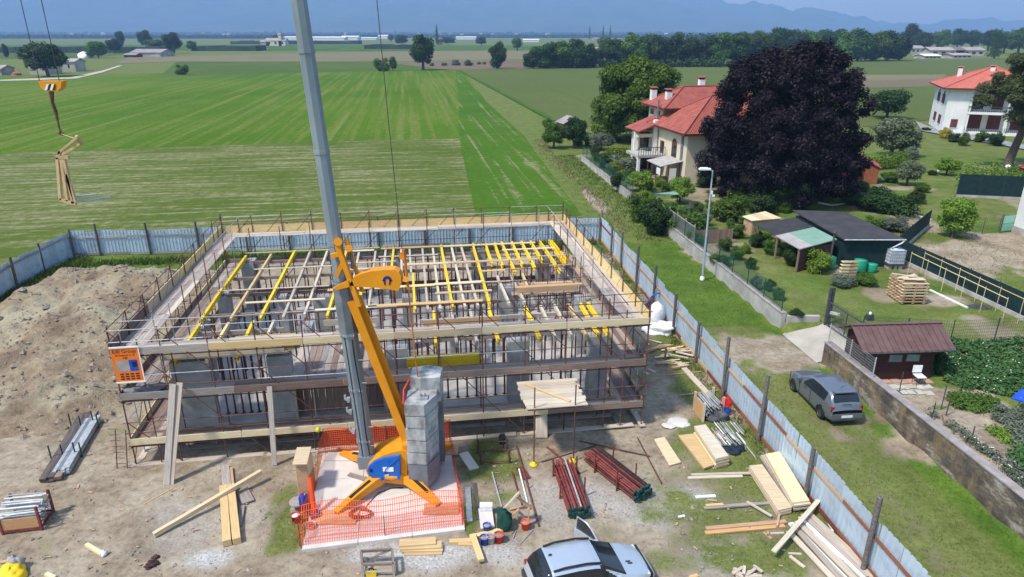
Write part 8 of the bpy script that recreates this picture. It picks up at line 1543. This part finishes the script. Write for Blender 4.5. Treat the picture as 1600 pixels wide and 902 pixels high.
for i, (x, w, y, h) in enumerate(((512, 52, 63.5, 4.5), (546, 26, 63, 5.0), (576, 24, 62.5, 3.0), (462, 36, 62.5, 4), (728, 30, 62, 3.5), (830, 24, 66, 3.5), (598, 14, 61, 4.5))): farhouse(f'far white greenhouse or shed on the plain, {ORD[i]} in order of nearness', (x, y), w, h, 40, rm='white_wall', wm='white_wall', rise=.3, name='greenhouse', group='white sheds on the plain')
farhouse('red roofed house by the lone tree', (686, 70), 9, 6, 10, rm='tile_far', wm='tile_far'); farhouse('red roofed house behind the hedgerow gap', (932, 63), 10, 2.5, 20, rm='tile_far'); farhouse('pinkish house in the hedgerow gap', (930, 83), 10, 6, 10, wm='tile_far')
for lab, b0, w, h, rm in (('broad grey roofed farmhouse beyond the right field', (1480, 88), 52, 9, 'roof_far'), ('long grey farm wing right of the farmhouse', (1515, 88), 44, 9, 'roof_far'), ('low white farm annex before the farmhouse', (1457, 92.5), 24, 5, 'white_wall'), ('white garage before the far farm', (1503, 92), 28, 5.5, 'roof_far'), ('grey roofed barn left of the far farm', (1430, 84), 26, 8, 'roof_far'), ('white house glimpsed behind the hedgerow', (1185, 76), 18, 7, 'tile_far')): farhouse(lab, b0, w, h, 14, rm, windows=4)
gts = np.random.default_rng(21)
for k in range(90):
    x = gts.choice([gts.uniform(0, 420), gts.uniform(560, 820), gts.uniform(0, 1600)]); Y = gts.uniform(3600, 5600); X = (x - 800) / FPX * Y * 1.06; s_ = gts.uniform(7, 17); zb_ = max(0, float(np.interp(Y, [5200, 5600], [0, 1])))
    M = mtx((X, Y, 0), gts.uniform(0, 3), s_ / 10)
    if 'town' not in PROTO:
        pr_ = []
        for wm_, rm_ in (('white_wall', 'tile_far'), ('far_wall', 'tile_far'), ('cream', 'tile_far'), ('white_wall', 'roof_far')):
            b = MB(); b.bb(-6, 6, -5, 5, -1, 10); me1 = b.mesh(); me1.materials.append(MAT[wm_]); b = MB(); b.add([(-7, -6, 9.8), (7, -6, 9.8), (7, 6, 9.8), (-7, 6, 9.8), (-7, 0, 13.5), (7, 0, 13.5)], [(0, 1, 5, 4), (2, 3, 4, 5), (0, 4, 3), (1, 2, 5), (3, 2, 1, 0)]); me2 = b.mesh(); me2.materials.append(MAT[rm_]); pr_.append((me1, me2))
        PROTO['town'] = pr_
    r = thing('town_house', 'tiny pale house of the hazy town at the mountain foot', 'house', M=M, group='houses of the far town'); a_, b_ = PROTO['town'][k % 4]; place(bpy.data.objects.new('wall', a_), r, M); place(bpy.data.objects.new('roof', b_), r, M)
